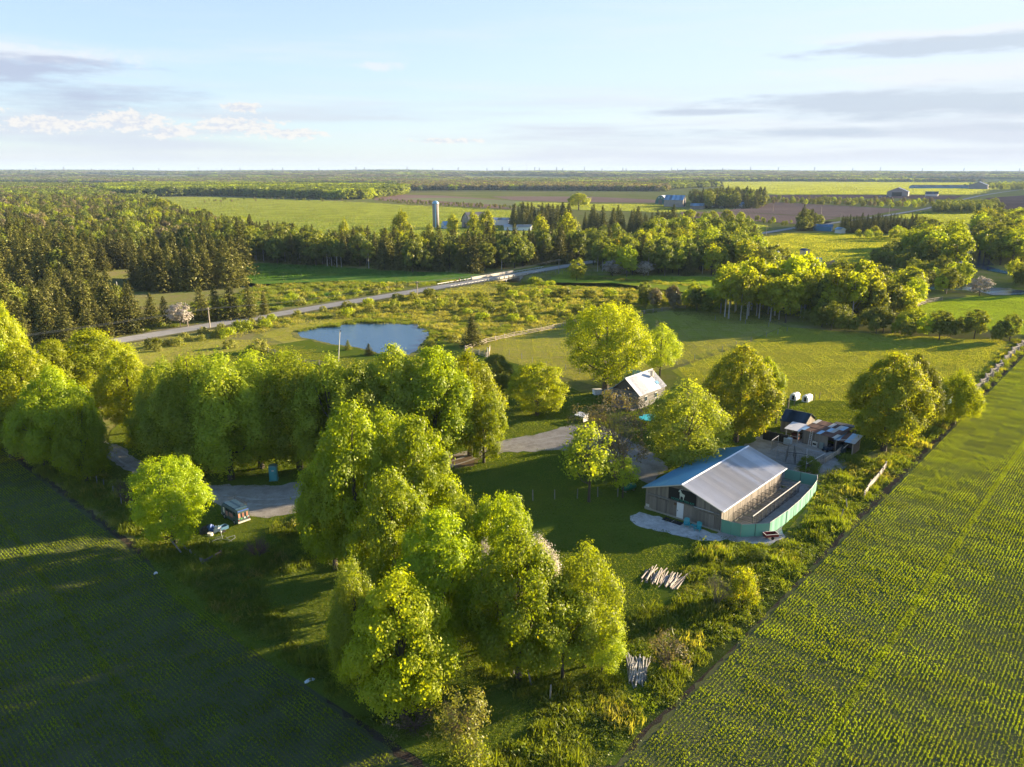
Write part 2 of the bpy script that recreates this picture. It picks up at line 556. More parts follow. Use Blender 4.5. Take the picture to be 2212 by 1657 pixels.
m_gravel = groundmat('gravel', (.33, .305, .27), (.42, .385, .34), (.25, .225, .19), s1=.08, s2=.5, s3=6, bump=.7, bscale=14)
m_whitegravel = groundmat('white_gravel', (.52, .51, .49), (.64, .62, .58), (.38, .36, .32), s1=.3, s2=1.5, s3=9, bump=.8, bscale=16)
m_dirt = groundmat('bare_dirt', (.19, .13, .085), (.24, .17, .12), (.12, .10, .05), s1=.2, s2=1, s3=6, bump=.6)
m_asphalt = groundmat('asphalt', (.33, .31, .285), (.39, .37, .335), (.28, .27, .25), s1=.05, s2=.5, s3=5, bump=.1)
m_shoulder = groundmat('road_shoulder', (.22, .19, .13), (.16, .155, .07), (.11, .13, .04), s1=.1, s2=.6, s3=3)
m_far = groundmat('far_wood_floor', (.10, .12, .04), (.16, .16, .06), (.17, .13, .08), s1=.002, s2=.008, s3=.05, bump=0)

ground = build_ground(m_ground)

# large fields, far to near
sheet('woodland_floor', [(-300, 384), (2600, 384), (2600, 394), (1560, 394), (1440, 412), (880, 416), (700, 424), (240, 430), (-300, 425)], m_far, 'dark floor of the far woods below the horizon', z=.1)
sheet('green_field', [(253, 434), (300, 427), (467, 425.5), (737, 435.5), (1114, 456), (1110, 475), (1265, 500), (1255, 540), (900, 545), (640, 515), (400, 462)], m_field_g, 'wide green field behind the silo')
sheet('ploughed_field', [(806, 419), (960, 423), (1112, 434), (1060, 442), (1115, 452), (1060, 450), (870, 437), (806, 432)], m_plough, 'brown ploughed strip beyond the wide green field')
sheet('sparse_field', [(868, 429), (960, 427.5), (1112, 434), (1260, 442), (1240, 452), (1060, 442)], m_field_s, 'pale green strip behind the silo')
sheet('green_field', [(1112, 436), (1260, 441), (1420, 442), (1480, 452), (1475, 460), (1250, 454), (1118, 447)], m_field_l, 'light green field around the umbrella shaped tree')
sheet('ploughed_field', [(1060, 424.5), (1280, 425), (1420, 432), (1420, 438), (1250, 437), (1110, 433)], m_plough, 'brown ploughed field left of the far twin barns')
sheet('ploughed_field', [(700, 382), (820, 385), (830, 387.5), (520, 384)], m_plough, 'thin brown field near the horizon')
sheet('ploughed_field', [(1575, 454), (1675, 437), (1951, 452), (1871, 467.5), (1808, 469.5), (1560, 457)], m_plough, 'large ploughed field right of the far spruce grove')
sheet('ploughed_field', [(1470, 458), (1575, 458.5), (1811, 471), (1730, 485), (1651, 479), (1475, 470)], m_plough, 'ploughed field in front of the far barns')
sheet('pale_field', [(1535, 394), (1700, 393.5), (2230, 396), (2230, 404), (2120, 412), (2080, 421), (1660, 420.5), (1560, 405)], m_field_l, 'long pale green field below the horizon on the right')
sheet('ploughed_field', [(1640, 422), (1860, 421), (2080, 423), (2060, 431), (1900, 428), (1700, 432)], m_plough_d, 'dark soil strip in front of the white farm shed')
sheet('dark_field', [(2128, 428), (2230, 421), (2330, 430), (2300, 456), (2160, 452.5), (2150, 440)], m_plough_d, 'dark brown ploughed field at the right edge')
sheet('pale_meadow', [(1930, 470), (1995, 456), (2190, 458), (2230, 470), (2180, 480), (2040, 484)], m_field_l, 'pale green meadow beside the far river')
sheet('green_field', [(1508, 480), (1560, 477), (1650, 487), (1660, 498), (1600, 506), (1508, 502)], m_field_g, 'small green field beside the distant road')
sheet('grass_field', [(1610, 522), (1700, 505), (1830, 503), (2000, 517), (2060, 540), (1990, 575), (1800, 566), (1700, 557), (1630, 542)], m_field_b, 'sunlit hayfield behind the small farmyard')
sheet('grass_field', [(1262, 500), (1320, 505), (1330, 540), (1262, 548)], m_field_b, 'patch of bright grass left of the mixed wood')
sheet('wet_meadow', [(500, 568), (690, 574), (830, 585), (1030, 592), (1080, 602), (960, 607), (860, 612), (740, 607), (560, 614), (500, 605)], m_marsh, 'lush green wet meadow in the shade of the wood')
sheet('pasture', [(1215, 585), (1262, 596), (1560, 598), (1620, 604), (1590, 625), (1480, 632), (1330, 612), (1240, 611), (1180, 610)], m_field_b, 'sunlit green pasture across the stream')
sheet('scrub_meadow', [(520, 690), (740, 645), (950, 625), (1060, 632), (1340, 640), (1560, 650), (1640, 690), (1430, 672), (1180, 705), (1010, 748), (940, 725), (870, 690), (690, 690), (560, 720)], m_scrub, 'rough scrubby meadow between the pond and the road')
sheet('scrub_meadow', [(500, 640), (800, 628), (880, 624), (760, 642), (560, 672), (430, 695), (380, 680)], m_marsh, 'rough green verge above the road')
sheet('hay_field', [(1962, 668), (2030, 650), (2110, 640), (2260, 637), (2400, 700), (2230, 726), (2150, 716), (2080, 705), (2010, 690)], m_field_b, 'bright green field behind the hedge on the right')

# home farm
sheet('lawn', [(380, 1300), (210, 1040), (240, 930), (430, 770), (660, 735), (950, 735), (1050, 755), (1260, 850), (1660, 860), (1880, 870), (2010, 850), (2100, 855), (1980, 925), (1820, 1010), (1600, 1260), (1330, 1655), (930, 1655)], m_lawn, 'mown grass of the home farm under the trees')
sheet('pasture', [(1005, 757), (1100, 728), (1240, 700), (1440, 673), (1600, 679), (1690, 705), (1600, 745), (1455, 792), (1300, 838), (1180, 805), (1060, 770)], m_pasture, 'yellowish paddock inside the curved rail fence')
sheet('mown_field', [(1690, 706), (1900, 722), (2180, 738), (2165, 762), (2090, 852), (1900, 870), (1700, 872), (1540, 862), (1450, 800), (1600, 748)], m_mown, 'mown green field with faint stripes behind the sheds')
sheet('pasture', [(300, 790), (280, 752), (420, 728), (545, 742), (640, 775), (820, 790), (980, 770), (1010, 790), (1190, 812), (1260, 850), (1230, 880), (1100, 900), (600, 860), (300, 830)], m_pasture, 'mown paddock between the tree row and the pond')
sheet('pond_bank', [(560, 722), (640, 700), (760, 683), (880, 680), (960, 702), (985, 730), (950, 770), (880, 790), (760, 775), (640, 752)], m_pasture, 'mown bank round the pond')

# ---- the two crop fields meet in a corner just below the picture
RD = Vector((0.652, 0.758, 0)); LD = Vector((-0.731, 0.682, 0))
R0 = Vector((7.3, 48.1, 0)); L0 = Vector((-6.6, 47.6, 0))
RN = Vector((RD.y, -RD.x, 0)); LN = Vector((-LD.y, LD.x, 0)) * 1.0     # both point into their field
if LN.x > 0: LN = -LN
def RF(a, b): p = R0 + RD * a + RN * b; return (p.x, p.y)
def LF(a, b): p = L0 + LD * a + LN * b; return (p.x, p.y)
sheet('crop_field', [RF(-40, 0), RF(222, 0), RF(240, 120), RF(150, 200), RF(-40, 200)], m_croprow, 'field of young green crop rows in low sun on the right', world=True, z=.02)
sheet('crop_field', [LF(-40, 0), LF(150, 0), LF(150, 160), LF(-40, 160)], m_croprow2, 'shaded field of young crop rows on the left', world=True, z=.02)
sheet('field_margin', [RF(-30, -.1), RF(222, -.1), RF(222, .6), RF(-30, .6)], m_soil, 'bare soil furrow at the edge of the right crop field', world=True, z=.032, soft=.30, seed=3)
sheet('field_margin', [LF(-30, -.2), LF(150, -.1), LF(150, .55), LF(-30, .55)], m_soil, 'bare soil furrow at the edge of the left crop field', world=True, z=.032, soft=.32, seed=4)

# ---- drives and yards
sheet('gravel_drive', [(150, 930), (232, 958), (262, 966), (335, 1020), (450, 1047), (590, 1050), (700, 1034), (860, 1015), (975, 985), (1060, 957), (1160, 938), (1230, 920), (1290, 915), (1330, 935), (1420, 985),
                       (1445, 1010), (1400, 1045), (1330, 1010), (1290, 975), (1218, 973), (1090, 978), (1000, 1000), (900, 1060), (740, 1080), (690, 1098), (640, 1108), (560, 1120), (470, 1090), (380, 1060), (300, 1030), (225, 985), (140, 950)], m_gravel, 'pale gravel drive curving through the farmyard', soft=.35, seed=5, z=.06)
m_rut = groundmat('packed_gravel', (.40, .375, .335), (.47, .44, .39), (.28, .255, .215), s1=.3, s2=1.0, s3=8, bump=.4, bscale=14)
_cl = [G(*p) for p in [(165, 940), (240, 966), (320, 1028), (400, 1058), (480, 1078), (580, 1090), (680, 1074), (800, 1050), (910, 1030), (1000, 992), (1090, 966), (1217, 945), (1290, 938), (1350, 962), (1405, 1005)]]
_pp = []
for (x0, y0), (x1, y1) in zip(_cl[:-1], _cl[1:]): _pp += [(x0 + (x1 - x0) * t_ / 6, y0 + (y1 - y0) * t_ / 6) for t_ in range(6)]
for _ in range(12): _pp = [_pp[0]] + [((a[0] + b[0] * 2 + c[0]) / 4, (a[1] + b[1] * 2 + c[1]) / 4) for a, b, c in zip(_pp[:-2], _pp[1:-1], _pp[2:])] + [_pp[-1]]
for off in (-.85, .85):
    _q = []
    for i, p in enumerate(_pp):
        a = _pp[max(0, i - 1)]; b = _pp[min(len(_pp) - 1, i + 1)]; d = Vector((b[0] - a[0], b[1] - a[1], 0)).normalized()
        _q.append((p[0] - d.y * off + .12 * math.sin(i * 1.3 + off), p[1] + d.x * off + .12 * math.cos(i * 1.7), .074))
    ribbon('wheel_track', _q, [.42 + .16 * math.sin(i * 2.1 + off) for i in range(len(_q))], m_rut, 'paler packed wheel track along the gravel drive, ' + ('far' if off > 0 else 'near') + ' side')
sheet('dirt_patch', [(965, 990), (1000, 984), (1040, 992), (1020, 1008), (985, 1012)], m_dirt, 'bare brown dirt under the trees beside the drive', soft=.3, seed=6, z=.066)
sheet('gravel_apron', [(1362, 1114), (1381, 1106), (1470, 1128), (1560, 1158), (1590, 1166), (1520, 1170), (1498, 1166), (1440, 1153), (1385, 1140), (1366, 1126)], m_whitegravel, 'white gravel in front of the barn', soft=.25, seed=7, z=.062)
sheet('gravel_patch', [(1560, 1165), (1700, 1060), (1745, 1060), (1725, 1085), (1695, 1120), (1690, 1165), (1655, 1178), (1600, 1170)], m_whitegravel, 'white gravel outside the green screen fence', soft=.3, seed=8, z=.058)
sheet('kennel_yard', [P2(5.2, -.6), P2(7.8, -1), P2(10.4, 1.5), P2(10.2, 12), P2(9.2, 19), P2(8.6, 22), P2(5.2, 18.4)], m_gravel, 'gravel floor of the dog runs beside the barn', world=True, z=.064)
sheet('back_yard', [P2(-6, 18.7), P2(8.5, 19.5), P2(9.5, 33), P2(4, 41), P2(-6, 40)], m_gravel, 'gravel yard between the barn and the sheds', world=True, soft=.4, seed=9, z=.052)
sheet('dirt_track', [(1630, 897), (1690, 880), (1730, 862), (1760, 862), (1720, 880), (1660, 905), (1620, 912)], m_dirt, 'trodden dirt track behind the dark roofed shed', soft=.4, seed=10)
sheet('burn_patch', [(1135, 1130), (1160, 1122), (1195, 1130), (1190, 1150), (1165, 1158), (1140, 1148)], plain('ash', (.05, .055, .06), .9, var=.3, scale=3), 'dark ash patch on the shaded lawn', soft=.25, seed=11)
sheet('dirt_patch', [(1500, 1380), (1440, 1245), (1410, 1250), (1400, 1270)], m_lawn, 'worn grass beside the upper log pile', z=.03)
C.objects.unlink(bpy.data.objects['dirt_patch.001'])
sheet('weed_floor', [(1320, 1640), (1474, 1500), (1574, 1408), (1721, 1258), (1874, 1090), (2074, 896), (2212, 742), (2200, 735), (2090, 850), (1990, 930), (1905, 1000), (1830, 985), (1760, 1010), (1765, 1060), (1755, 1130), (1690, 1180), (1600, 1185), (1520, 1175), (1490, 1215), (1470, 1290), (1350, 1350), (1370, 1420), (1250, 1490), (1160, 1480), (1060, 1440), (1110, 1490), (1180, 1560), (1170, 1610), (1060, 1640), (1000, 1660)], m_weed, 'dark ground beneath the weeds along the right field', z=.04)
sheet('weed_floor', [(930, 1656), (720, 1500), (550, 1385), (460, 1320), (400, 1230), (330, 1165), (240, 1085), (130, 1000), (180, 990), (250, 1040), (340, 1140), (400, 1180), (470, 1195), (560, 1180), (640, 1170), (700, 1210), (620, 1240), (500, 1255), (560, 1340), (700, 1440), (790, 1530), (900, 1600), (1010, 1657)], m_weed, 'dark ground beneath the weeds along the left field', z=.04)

# ---- water
m_water, t_, o_ = mat('water')
b_ = t_.new('ShaderNodeBsdfPrincipled'); b_.inputs['Base Color'].default_value = (.015, .07, .15, 1); b_.inputs['Roughness'].default_value = .04
b_.inputs['IOR'].default_value = 1.33; b_.inputs['Specular IOR Level'].default_value = .42
g_ = t_.new('ShaderNodeNewGeometry'); bp_ = t_.new('ShaderNodeBump'); bp_.inputs['Strength'].default_value = .8; bp_.inputs['Distance'].default_value = .05
t_.link(t_.noise(t_.mapping(g_.outputs['Position'], sc=(1, 2.5, 1)), 1.6, 3, .6), bp_.inputs['Height']); t_.link(bp_.outputs[0], b_.inputs['Normal'])
t_.link(b_.outputs[0], o_.inputs[0])
pond = [(643, 719), (652, 715), (672, 711), (709, 706), (737, 703), (762, 700), (800, 695), (840, 693), (866, 693), (890, 698), (912, 705), (930, 717), (928, 728), (914, 738), (905, 748), (900, 758), (885, 766), (862, 769), (835, 767), (812, 762), (797, 757), (770, 751), (745, 747), (722, 745), (700, 739), (672, 733), (650, 729)]
def grow(pts, k):
    W_ = [G(*p) for p in pts]; cx = sum(p[0] for p in W_) / len(W_); cy = sum(p[1] for p in W_) / len(W_)
    return [(cx + (x - cx) * k, cy + (y - cy) * k) for x, y in W_]
sheet('pond_edge', grow(pond, 1.09), m_scrub, 'brown reedy margin of the pond', world=True, z=.07, soft=.5, seed=12)
sheet('pond', [G(*p) for p in pond], m_water, 'blue pond reflecting the sky', world=True, z=.08, soft=.25, seed=13)
ribbon('stream', [(x, y, -d + .12) for x, y, d in STREAM], 10, m_water, 'dark stream winding under the road bridge')
for i, (pp, w, lab) in enumerate([
        ([(2226, 631), (2160, 634), (2128, 634)], 9, 'bright bend of river behind the right hedge'),
        ([(2228, 598), (2190, 592), (2150, 585), (2105, 572)], 7, 'narrow silver stretch of river under the right trees'),
        ([(2105, 572), (2088, 552), (2092, 530), (2115, 508), (2135, 494), (2152, 486)], 16, 'pale river reach glinting between the yellow trees'),
        ([(2152, 486), (2190, 478), (2205, 466), (2190, 459)], 14, 'farthest river bend by the pale meadow')]):
    q = [(*G(*p), .17) for p in pp]
    ribbon('river', q, w, m_water, lab)

# ---- the road
lens_ = [-120, -60, 0, 60, 110, 200, 260, 330, 420, 520, 620]
far_road = [G(1740, 491), G(1821, 479), G(1908, 467), G(1994, 452.5), G(2074, 432.5), G(2114, 423.5), G(2160, 416), G(2240, 405)]
rp = [RP(a) for a in lens_] + [(x, y, 0) for x, y in far_road]
ribbon('road_shoulder', rp, 9.6, m_shoulder, 'gravelly grass verge of the country road', .19)
ribbon('road', rp, 6.4, m_asphalt, 'grey asphalt country road running diagonally past the pond', .20)
for i, b in enumerate((-3.3, 3.3)):
    pass

# ------------------------------------------------------------------ foliage
R = np.random.default_rng(11)


def leaves(name, c, n, size, tint, m, asp=.62, fold=.18, rng=R, upright=0.0):
    """one folded rhombic leaf (two triangles) per point"""
    n = n / (np.linalg.norm(n, axis=1, keepdims=True) + 1e-9)
    a = rng.normal(size=n.shape); t = np.cross(n, a)
    if upright: t = np.array([0, 0, 1.0]) + rng.normal(size=n.shape) * upright; n = np.cross(t, rng.normal(size=n.shape)); n /= (np.linalg.norm(n, axis=1, keepdims=True) + 1e-9)
    t /= (np.linalg.norm(t, axis=1, keepdims=True) + 1e-9)
    b = np.cross(n, t); s = size[:, None]
    v = np.stack([c + t * s, c + b * s * asp + n * s * fold, c - t * s, c - b * s * asp + n * s * fold], 1).reshape(-1, 3)
    f = np.arange(len(v)).reshape(-1, 4)
    return fastmesh(name, v, f, m, tint)


PROF = {
    'round': lambda t: np.sqrt(np.clip(1 - (2 * t - 1) ** 2, 0, 1)) ** .85,
    'egg': lambda t: np.clip(np.sin(np.pi * np.clip(t, 0, 1) ** .75), 0, 1) ** .75,
    'dome': lambda t: np.clip(1 - t ** 2.2, 0, 1) ** .6 * np.clip(t * 6 + .55, 0, 1),
    'column': lambda t: np.clip(np.sin(np.pi * np.clip(t, 0, 1) ** .8), 0, 1) ** .5,
    'vase': lambda t: np.clip(np.sin(np.pi * np.clip(t, 0, 1) ** 1.7), 0, 1) ** .6,
}


def crown_mesh(name, m, seed, H=12., Wd=9., base=.16, prof='egg', nl=26, nt=620, k=26, leaf=.19, tuft=.42, up=1.0, shag=0.0, gap=0.0):
    """crown built lobe > tuft > leaf; metres, trunk foot at the origin"""
    r = np.random.default_rng(seed)
    z0 = H * base; ch = H - z0; pf = PROF[prof]
    t = (np.arange(nl) + r.uniform(.2, .8, nl)) / nl
    ang = np.arange(nl) * 2.39996 + r.uniform(-.5, .5, nl)
    rr = pf(t) * Wd / 2
    lr = Wd * .5 * r.uniform(.24, .40, nl) * (28 / max(nl, 28)) ** .33 * np.clip(pf(t) + .15, .35, 1)
    rad_ = np.clip(rr - lr * .75, 0, None) * r.uniform(.75, 1.12, nl)
    lc = np.stack([np.cos(ang) * rad_, np.sin(ang) * rad_, z0 + t * ch * .93 + .03 * ch - lr * .25], 1)
    # a second ring of lobes toward the inside top
    wts = lr ** 2; wts /= wts.sum()
    if gap: wts = wts * (r.random(nl) > gap); wts /= wts.sum()
    L = r.choice(nl, int(nt * 1.5), p=wts)
    d = r.normal(size=(len(L), 3))
    out_ = lc[L].copy(); out_[:, 2] = 0; out_ /= (np.linalg.norm(out_, axis=1, keepdims=True) + .3)
    d = d / np.linalg.norm(d, axis=1, keepdims=True) + out_ * .55 + np.array([0, 0, .38 * up])
    d /= np.linalg.norm(d, axis=1, keepdims=True)
    q = lc[L] + d * lr[L][:, None] * r.uniform(.72, 1.12, len(L))[:, None]
    # drop tufts that sit deep inside other lobes
    deep = np.zeros(len(q), int)
    for i in range(nl): deep += (np.linalg.norm(q - lc[i], axis=1) < lr[i] * .72)
    keep = deep == 0; q = q[keep][:nt]; d = d[keep][:nt]
    q[:, 2] = np.clip(q[:, 2], z0 * .55, None)
    N = len(q); tr = tuft * r.uniform(.6, 1.35, N)
    off = r.normal(size=(N, k, 3)) * tr[:, None, None] * np.array([1, 1, .72 + shag])
    if shag: off[:, :, :2] *= np.clip(1.15 - off[:, :, 2:3] / (tr[:, None, None] * 2.2), .25, 1.3)
    c = q[:, None, :] + off
    nn = d[:, None, :] * .9 + off / (tr[:, None, None] + 1e-6) * .4 + r.normal(size=off.shape) * .42 + np.array([0, 0, .4])
    tt = np.clip(r.random(N)[:, None] * .55 + r.random((N, k)) * .45, 0, 1)
    size = leaf * r.uniform(.65, 1.35, (N, k))
    me = leaves(name, c.reshape(-1, 3), nn.reshape(-1, 3), size.ravel(), tt.ravel(), m, rng=r)
    return me, lc, lr


def trunk_mesh(name, m, H, lc=None, lr=None, r0=.28, base=.16, seed=0, limbs=9, lean=.0, sides=6, fork=False):
    r = random.Random(seed); mb = MB()
    top = H * .82
    pts = [(0, 0, 0)]; rs = [r0 * 1.25]
    for i in range(1, 7):
        t = i / 6; pts.append((r.uniform(-.15, .15) * t + lean * t, r.uniform(-.15, .15) * t, top * t)); rs.append(r0 * (1 - t) ** .8 + .03)
    mb.tube(pts, rs, sides + 1)
    if lc is not None:
        idx = list(range(len(lc))); r.shuffle(idx)
        for i in idx[:limbs]:
            q = Vector(lc[i]); z = max(H * base * .8, q.z * r.uniform(.45, .7))
            s = Vector((lean * z / top, 0, z)); mid = s.lerp(q, .5) + Vector((0, 0, -.06 * H * r.random()))
            rr = r0 * r.uniform(.28, .5)
            mb.tube([s, mid, q], [rr, rr * .6, rr * .2], sides - 1, cap=False)
            for _ in range(3):
                e = q + Vector((r.uniform(-1, 1), r.uniform(-1, 1), r.uniform(-.2, 1))) * float(lr[i]) * .9
                mb.tube([mid.lerp(q, r.uniform(.2, .9)), e], [rr * .25, .012], 3, cap=False)
    return mb.mesh(name, m)


def conifer_mesh(name, m, seed, H=14., Wd=5.6, levels=30, per=10, q=9, leaf=.26, base=.06, droop=.35, full=1.0):
    r = np.random.default_rng(seed); cs = []; ns = []; ts = []; sz = []
    for i in range(levels):
        t = i / (levels - 1); z = H * (base + (1 - base) * t ** .92)
        rmax = Wd / 2 * (1 - t) ** .82 * (1 + .18 * math.sin(i * 2.3 + seed)) + .12
        nb = max(3, int(per * (1 - t * .6)))
        for b in range(nb):
            a = r.uniform(0, 2 * math.pi); L = rmax * r.uniform(.65, 1.18)
            s = np.linspace(.18, 1, q) + r.uniform(-.05, .05, q)
            p = np.stack([np.cos(a) * L * s, np.sin(a) * L * s, z - droop * L * s ** 1.5 + .22 * L * s ** 3 + r.uniform(-.12, .12)], 1) if False else \
                np.stack([np.cos(a) * L * s, np.sin(a) * L * s, z - droop * L * s + .18 * L * s ** 3 + np.zeros(q)], 1)
            w = .22 * L * (1.15 - s)[:, None] + .07
            p = p + r.normal(size=p.shape) * np.array([1, 1, .5]) * w
            n = np.array([np.cos(a) * .35, np.sin(a) * .35, .9]) + r.normal(size=p.shape) * .5
            cs.append(p); ns.append(n); ts.append(np.clip(.15 + .5 * s + r.random(q) * .4, 0, 1) * 1.0); sz.append(leaf * r.uniform(.7, 1.35, q) * (1.1 - .45 * t))  # tint rises along each branch: sunlit tips put into the needle colour
    return leaves(name, np.concatenate(cs), np.concatenate(ns), np.concatenate(sz), np.concatenate(ts), m, asp=.42, rng=r)


def twig_mesh(name, m, seed, H=3., n0=9, spread=.8, depth=4, r0=.035, wid=1.0):
    """bare branching shrub or tree top"""
    r = random.Random(seed); mb = MB()
    def go(p, d, L, rr, k):
        q = p + d * L
        mb.tube([p, q], [rr, rr * .62], 3, cap=False)
        if k == 0: return
        for _ in range(r.choice((2, 3, 3))):
            dd = (d + Vector((r.gauss(0, .42) * wid, r.gauss(0, .42) * wid, r.gauss(.08, .25)))).normalized()
            go(p.lerp(q, r.uniform(.55, 1)), dd, L * r.uniform(.6, .85), rr * .6, k - 1)
    for i in range(n0):
        a = 2 * math.pi * i / n0 + r.uniform(-.3, .3)
        d = Vector((math.cos(a) * spread * r.uniform(.3, 1), math.sin(a) * spread * r.uniform(.3, 1), 1)).normalized()
        go(Vector((0, 0, 0)), d, H * .34 * r.uniform(.8, 1.1), r0, depth)
    return mb.mesh(name, m)


# ---- leaf tones (linear reflectance)
L_maple = leafmat('maple_leaves', (.17, .25, .009), (.35, .42, .012), (.46, .43, .02), rare=.05)
L_yellow = leafmat('young_maple_leaves', (.22, .285, .008), (.42, .46, .012), (.50, .44, .02), rare=.06)
L_silver = leafmat('silver_maple_leaves', (.20, .285, .022), (.39, .44, .04), (.46, .46, .08), rare=.05)
L_willow = leafmat('willow_leaves', (.20, .27, .016), (.37, .43, .025), rare=.0)
L_pale = leafmat('pale_ash_leaves', (.16, .22, .025), (.32, .35, .05), (.42, .41, .12), rare=.12)
L_olive = leafmat('olive_leaves', (.10, .135, .018), (.21, .225, .03), (.27, .24, .05), rare=.06, trans=.35)
L_orange = leafmat('ochre_leaves', (.19, .24, .014), (.34, .36, .02), (.44, .34, .03), rare=.14)
L_gold = leafmat('poplar_leaves', (.22, .27, .015), (.36, .38, .025), (.40, .32, .04), rare=.1)
L_wood = leafmat('woodland_leaves', (.10, .145, .022), (.23, .26, .04), (.30, .25, .07), rare=.10, trans=.4)
L_grey = leafmat('budding_leaves', (.16, .14, .08), (.25, .21, .12), (.20, .22, .05), rare=.2, trans=.3)
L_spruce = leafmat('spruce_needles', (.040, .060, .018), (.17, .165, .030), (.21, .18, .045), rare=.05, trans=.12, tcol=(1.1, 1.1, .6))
L_blossom = leafmat('blossom', (.36, .32, .27), (.55, .49, .43), (.10, .13, .03), rare=.25, trans=.3, tcol=(1, 1, 1))
L_shrub = leafmat('shrub_leaves', (.19, .22, .035), (.32, .32, .07), (.34, .26, .11), rare=.12, trans=.4)
L_grass = leafmat('tall_grass', (.11, .16, .014), (.22, .25, .03), (.30, .26, .11), rare=.05, trans=.4)
L_weed = leafmat('weed_leaves', (.085, .135, .012), (.18, .225, .022), (.26, .26, .05), rare=.05, trans=.4)
L_crop = leafmat('crop_leaves', (.14, .215, .010), (.26, .31, .016), (.34, .33, .04), rare=.06, trans=.42)
L_red = leafmat('copper_leaves', (.09, .04, .035), (.14, .07, .05), trans=.3)
L_turf = leafmat('turf_blades', (.17, .20, .02), (.29, .29, .045), (.34, .28, .10), rare=.12)
L_turfg = leafmat('green_blades', (.13, .21, .022), (.22, .29, .035), (.26, .28, .06), rare=.06)
L_lawn = leafmat('lawn_blades', (.085, .13, .012), (.17, .19, .022), (.22, .20, .05), rare=.08)
L_lush = leafmat('lush_blades', (.055, .145, .018), (.11, .22, .03), rare=0)
L_fieldfar = leafmat('far_field_blades', (.13, .17, .045), (.19, .215, .06), rare=0)
L_strawy = leafmat('strawy_blades', (.19, .20, .05), (.31, .29, .085), (.14, .20, .04), rare=.25)
M_bark = plain('bark', (.085, .07, .055), .9, var=.25, scale=3, streak=(3, 3, .6), bump=.4)
M_pbark = plain('pale_bark', (.42, .40, .35), .8, var=.25, scale=2, streak=(2, 2, 1))
M_twig = plain('twigs', (.17, .14, .115), .9, var=.2)
M_twigd = plain('dark_twigs', (.12, .085, .065), .9, var=.2)

PROTO = {}
SIZE = {}


def proto(key, crown, trunk, extra=None):
    PROTO[key] = (crown, trunk, extra)
    co = np.zeros(len(crown.vertices) * 3, np.float32); crown.vertices.foreach_get('co', co); co = co.reshape(-1, 3)
    SIZE[key] = (float(np.percentile(co[:, 2], 99.6)), 2 * float(np.percentile(np.hypot(co[:, 0], co[:, 1]), 96)))


_n = dict(nl=60, nt=1150, k=40, leaf=.112, tuft=.30)
for i in range(3):
    me, lc, lr = crown_mesh('maple_crown', L_maple, 100 + i, H=12, Wd=9, base=.12, prof='egg', **_n)
    proto('maple%d' % i, me, trunk_mesh('maple_trunk', M_bark, 12, lc, lr, r0=.3, seed=i))
for i in range(2):
    me, lc, lr = crown_mesh('silver_crown', L_silver, 120 + i, H=14, Wd=9, base=.10, prof='egg', nl=60, nt=1100, k=38, leaf=.12, tuft=.32, shag=1.2)
    proto('silver%d' % i, me, trunk_mesh('silver_trunk', M_bark, 14, lc, lr, r0=.32, seed=10 + i))
me, lc, lr = crown_mesh('round_crown', L_maple, 140, H=10, Wd=7.6, base=.09, prof='round', nl=54, nt=900, k=36, leaf=.105, tuft=.25)
proto('round', me, trunk_mesh('round_trunk', M_bark, 10, lc, lr, r0=.24, seed=20))
me, lc, lr = crown_mesh('broad_crown', L_yellow, 150, H=16, Wd=15, base=.14, prof='round', nl=60, nt=1100, k=36, leaf=.15, tuft=.46, gap=.12)
proto('broad', me, trunk_mesh('broad_trunk', M_bark, 16, lc, lr, r0=.62, seed=21, limbs=18))
me, lc, lr = crown_mesh('loose_crown', L_pale, 160, H=13, Wd=9, base=.18, prof='egg', nl=36, nt=620, k=34, leaf=.125, tuft=.38, gap=.12)
proto('loose', me, trunk_mesh('loose_trunk', M_bark, 13, lc, lr, r0=.22, seed=22, limbs=16))
me, lc, lr = crown_mesh('airy_crown', L_pale, 161, H=9, Wd=6, base=.30, prof='egg', nl=18, nt=150, k=18, leaf=.15, tuft=.36, gap=.2)
proto('airy', me, trunk_mesh('airy_trunk', M_bark, 9, lc, lr, r0=.15, seed=23, limbs=14))
me, lc, lr = crown_mesh('bush_crown', L_olive, 170, H=4, Wd=4, base=.02, prof='dome', nl=20, nt=300, k=20, leaf=.10, tuft=.22)
proto('bush', me, trunk_mesh('bush_trunk', M_twigd, 4, lc, lr, r0=.07, seed=24, limbs=12))
# middle distance
for i in range(3):
    me, lc, lr = crown_mesh('broadleaf_crown', L_wood, 200 + i, H=13, Wd=8, base=.22, prof=('egg', 'column', 'round')[i], nl=20, nt=170, k=15, leaf=.38, tuft=.55)
    proto('mid%d' % i, me, trunk_mesh('broadleaf_trunk', M_bark, 13, lc, lr, r0=.2, seed=30 + i, limbs=6, sides=4))
for i in range(2):
    me, lc, lr = crown_mesh('aspen_crown', L_gold, 210 + i, H=14, Wd=5.2, base=.36, prof='column', nl=16, nt=130, k=15, leaf=.34, tuft=.5)
    proto('aspen%d' % i, me, trunk_mesh('aspen_trunk', M_pbark, 14, lc, lr, r0=.17, seed=33 + i, limbs=5, sides=4))
me, lc, lr = crown_mesh('poplar_crown', L_gold, 215, H=16, Wd=6.5, base=.10, prof='column', nl=22, nt=240, k=15, leaf=.33, tuft=.5, shag=1)
proto('poplar', me, trunk_mesh('poplar_trunk', M_bark, 16, lc, lr, r0=.22, seed=36, limbs=8, sides=4))
me, lc, lr = crown_mesh('elm_crown', L_yellow, 216, H=16, Wd=20, base=.42, prof='dome', nl=30, nt=260, k=15, leaf=.55, tuft=.8)
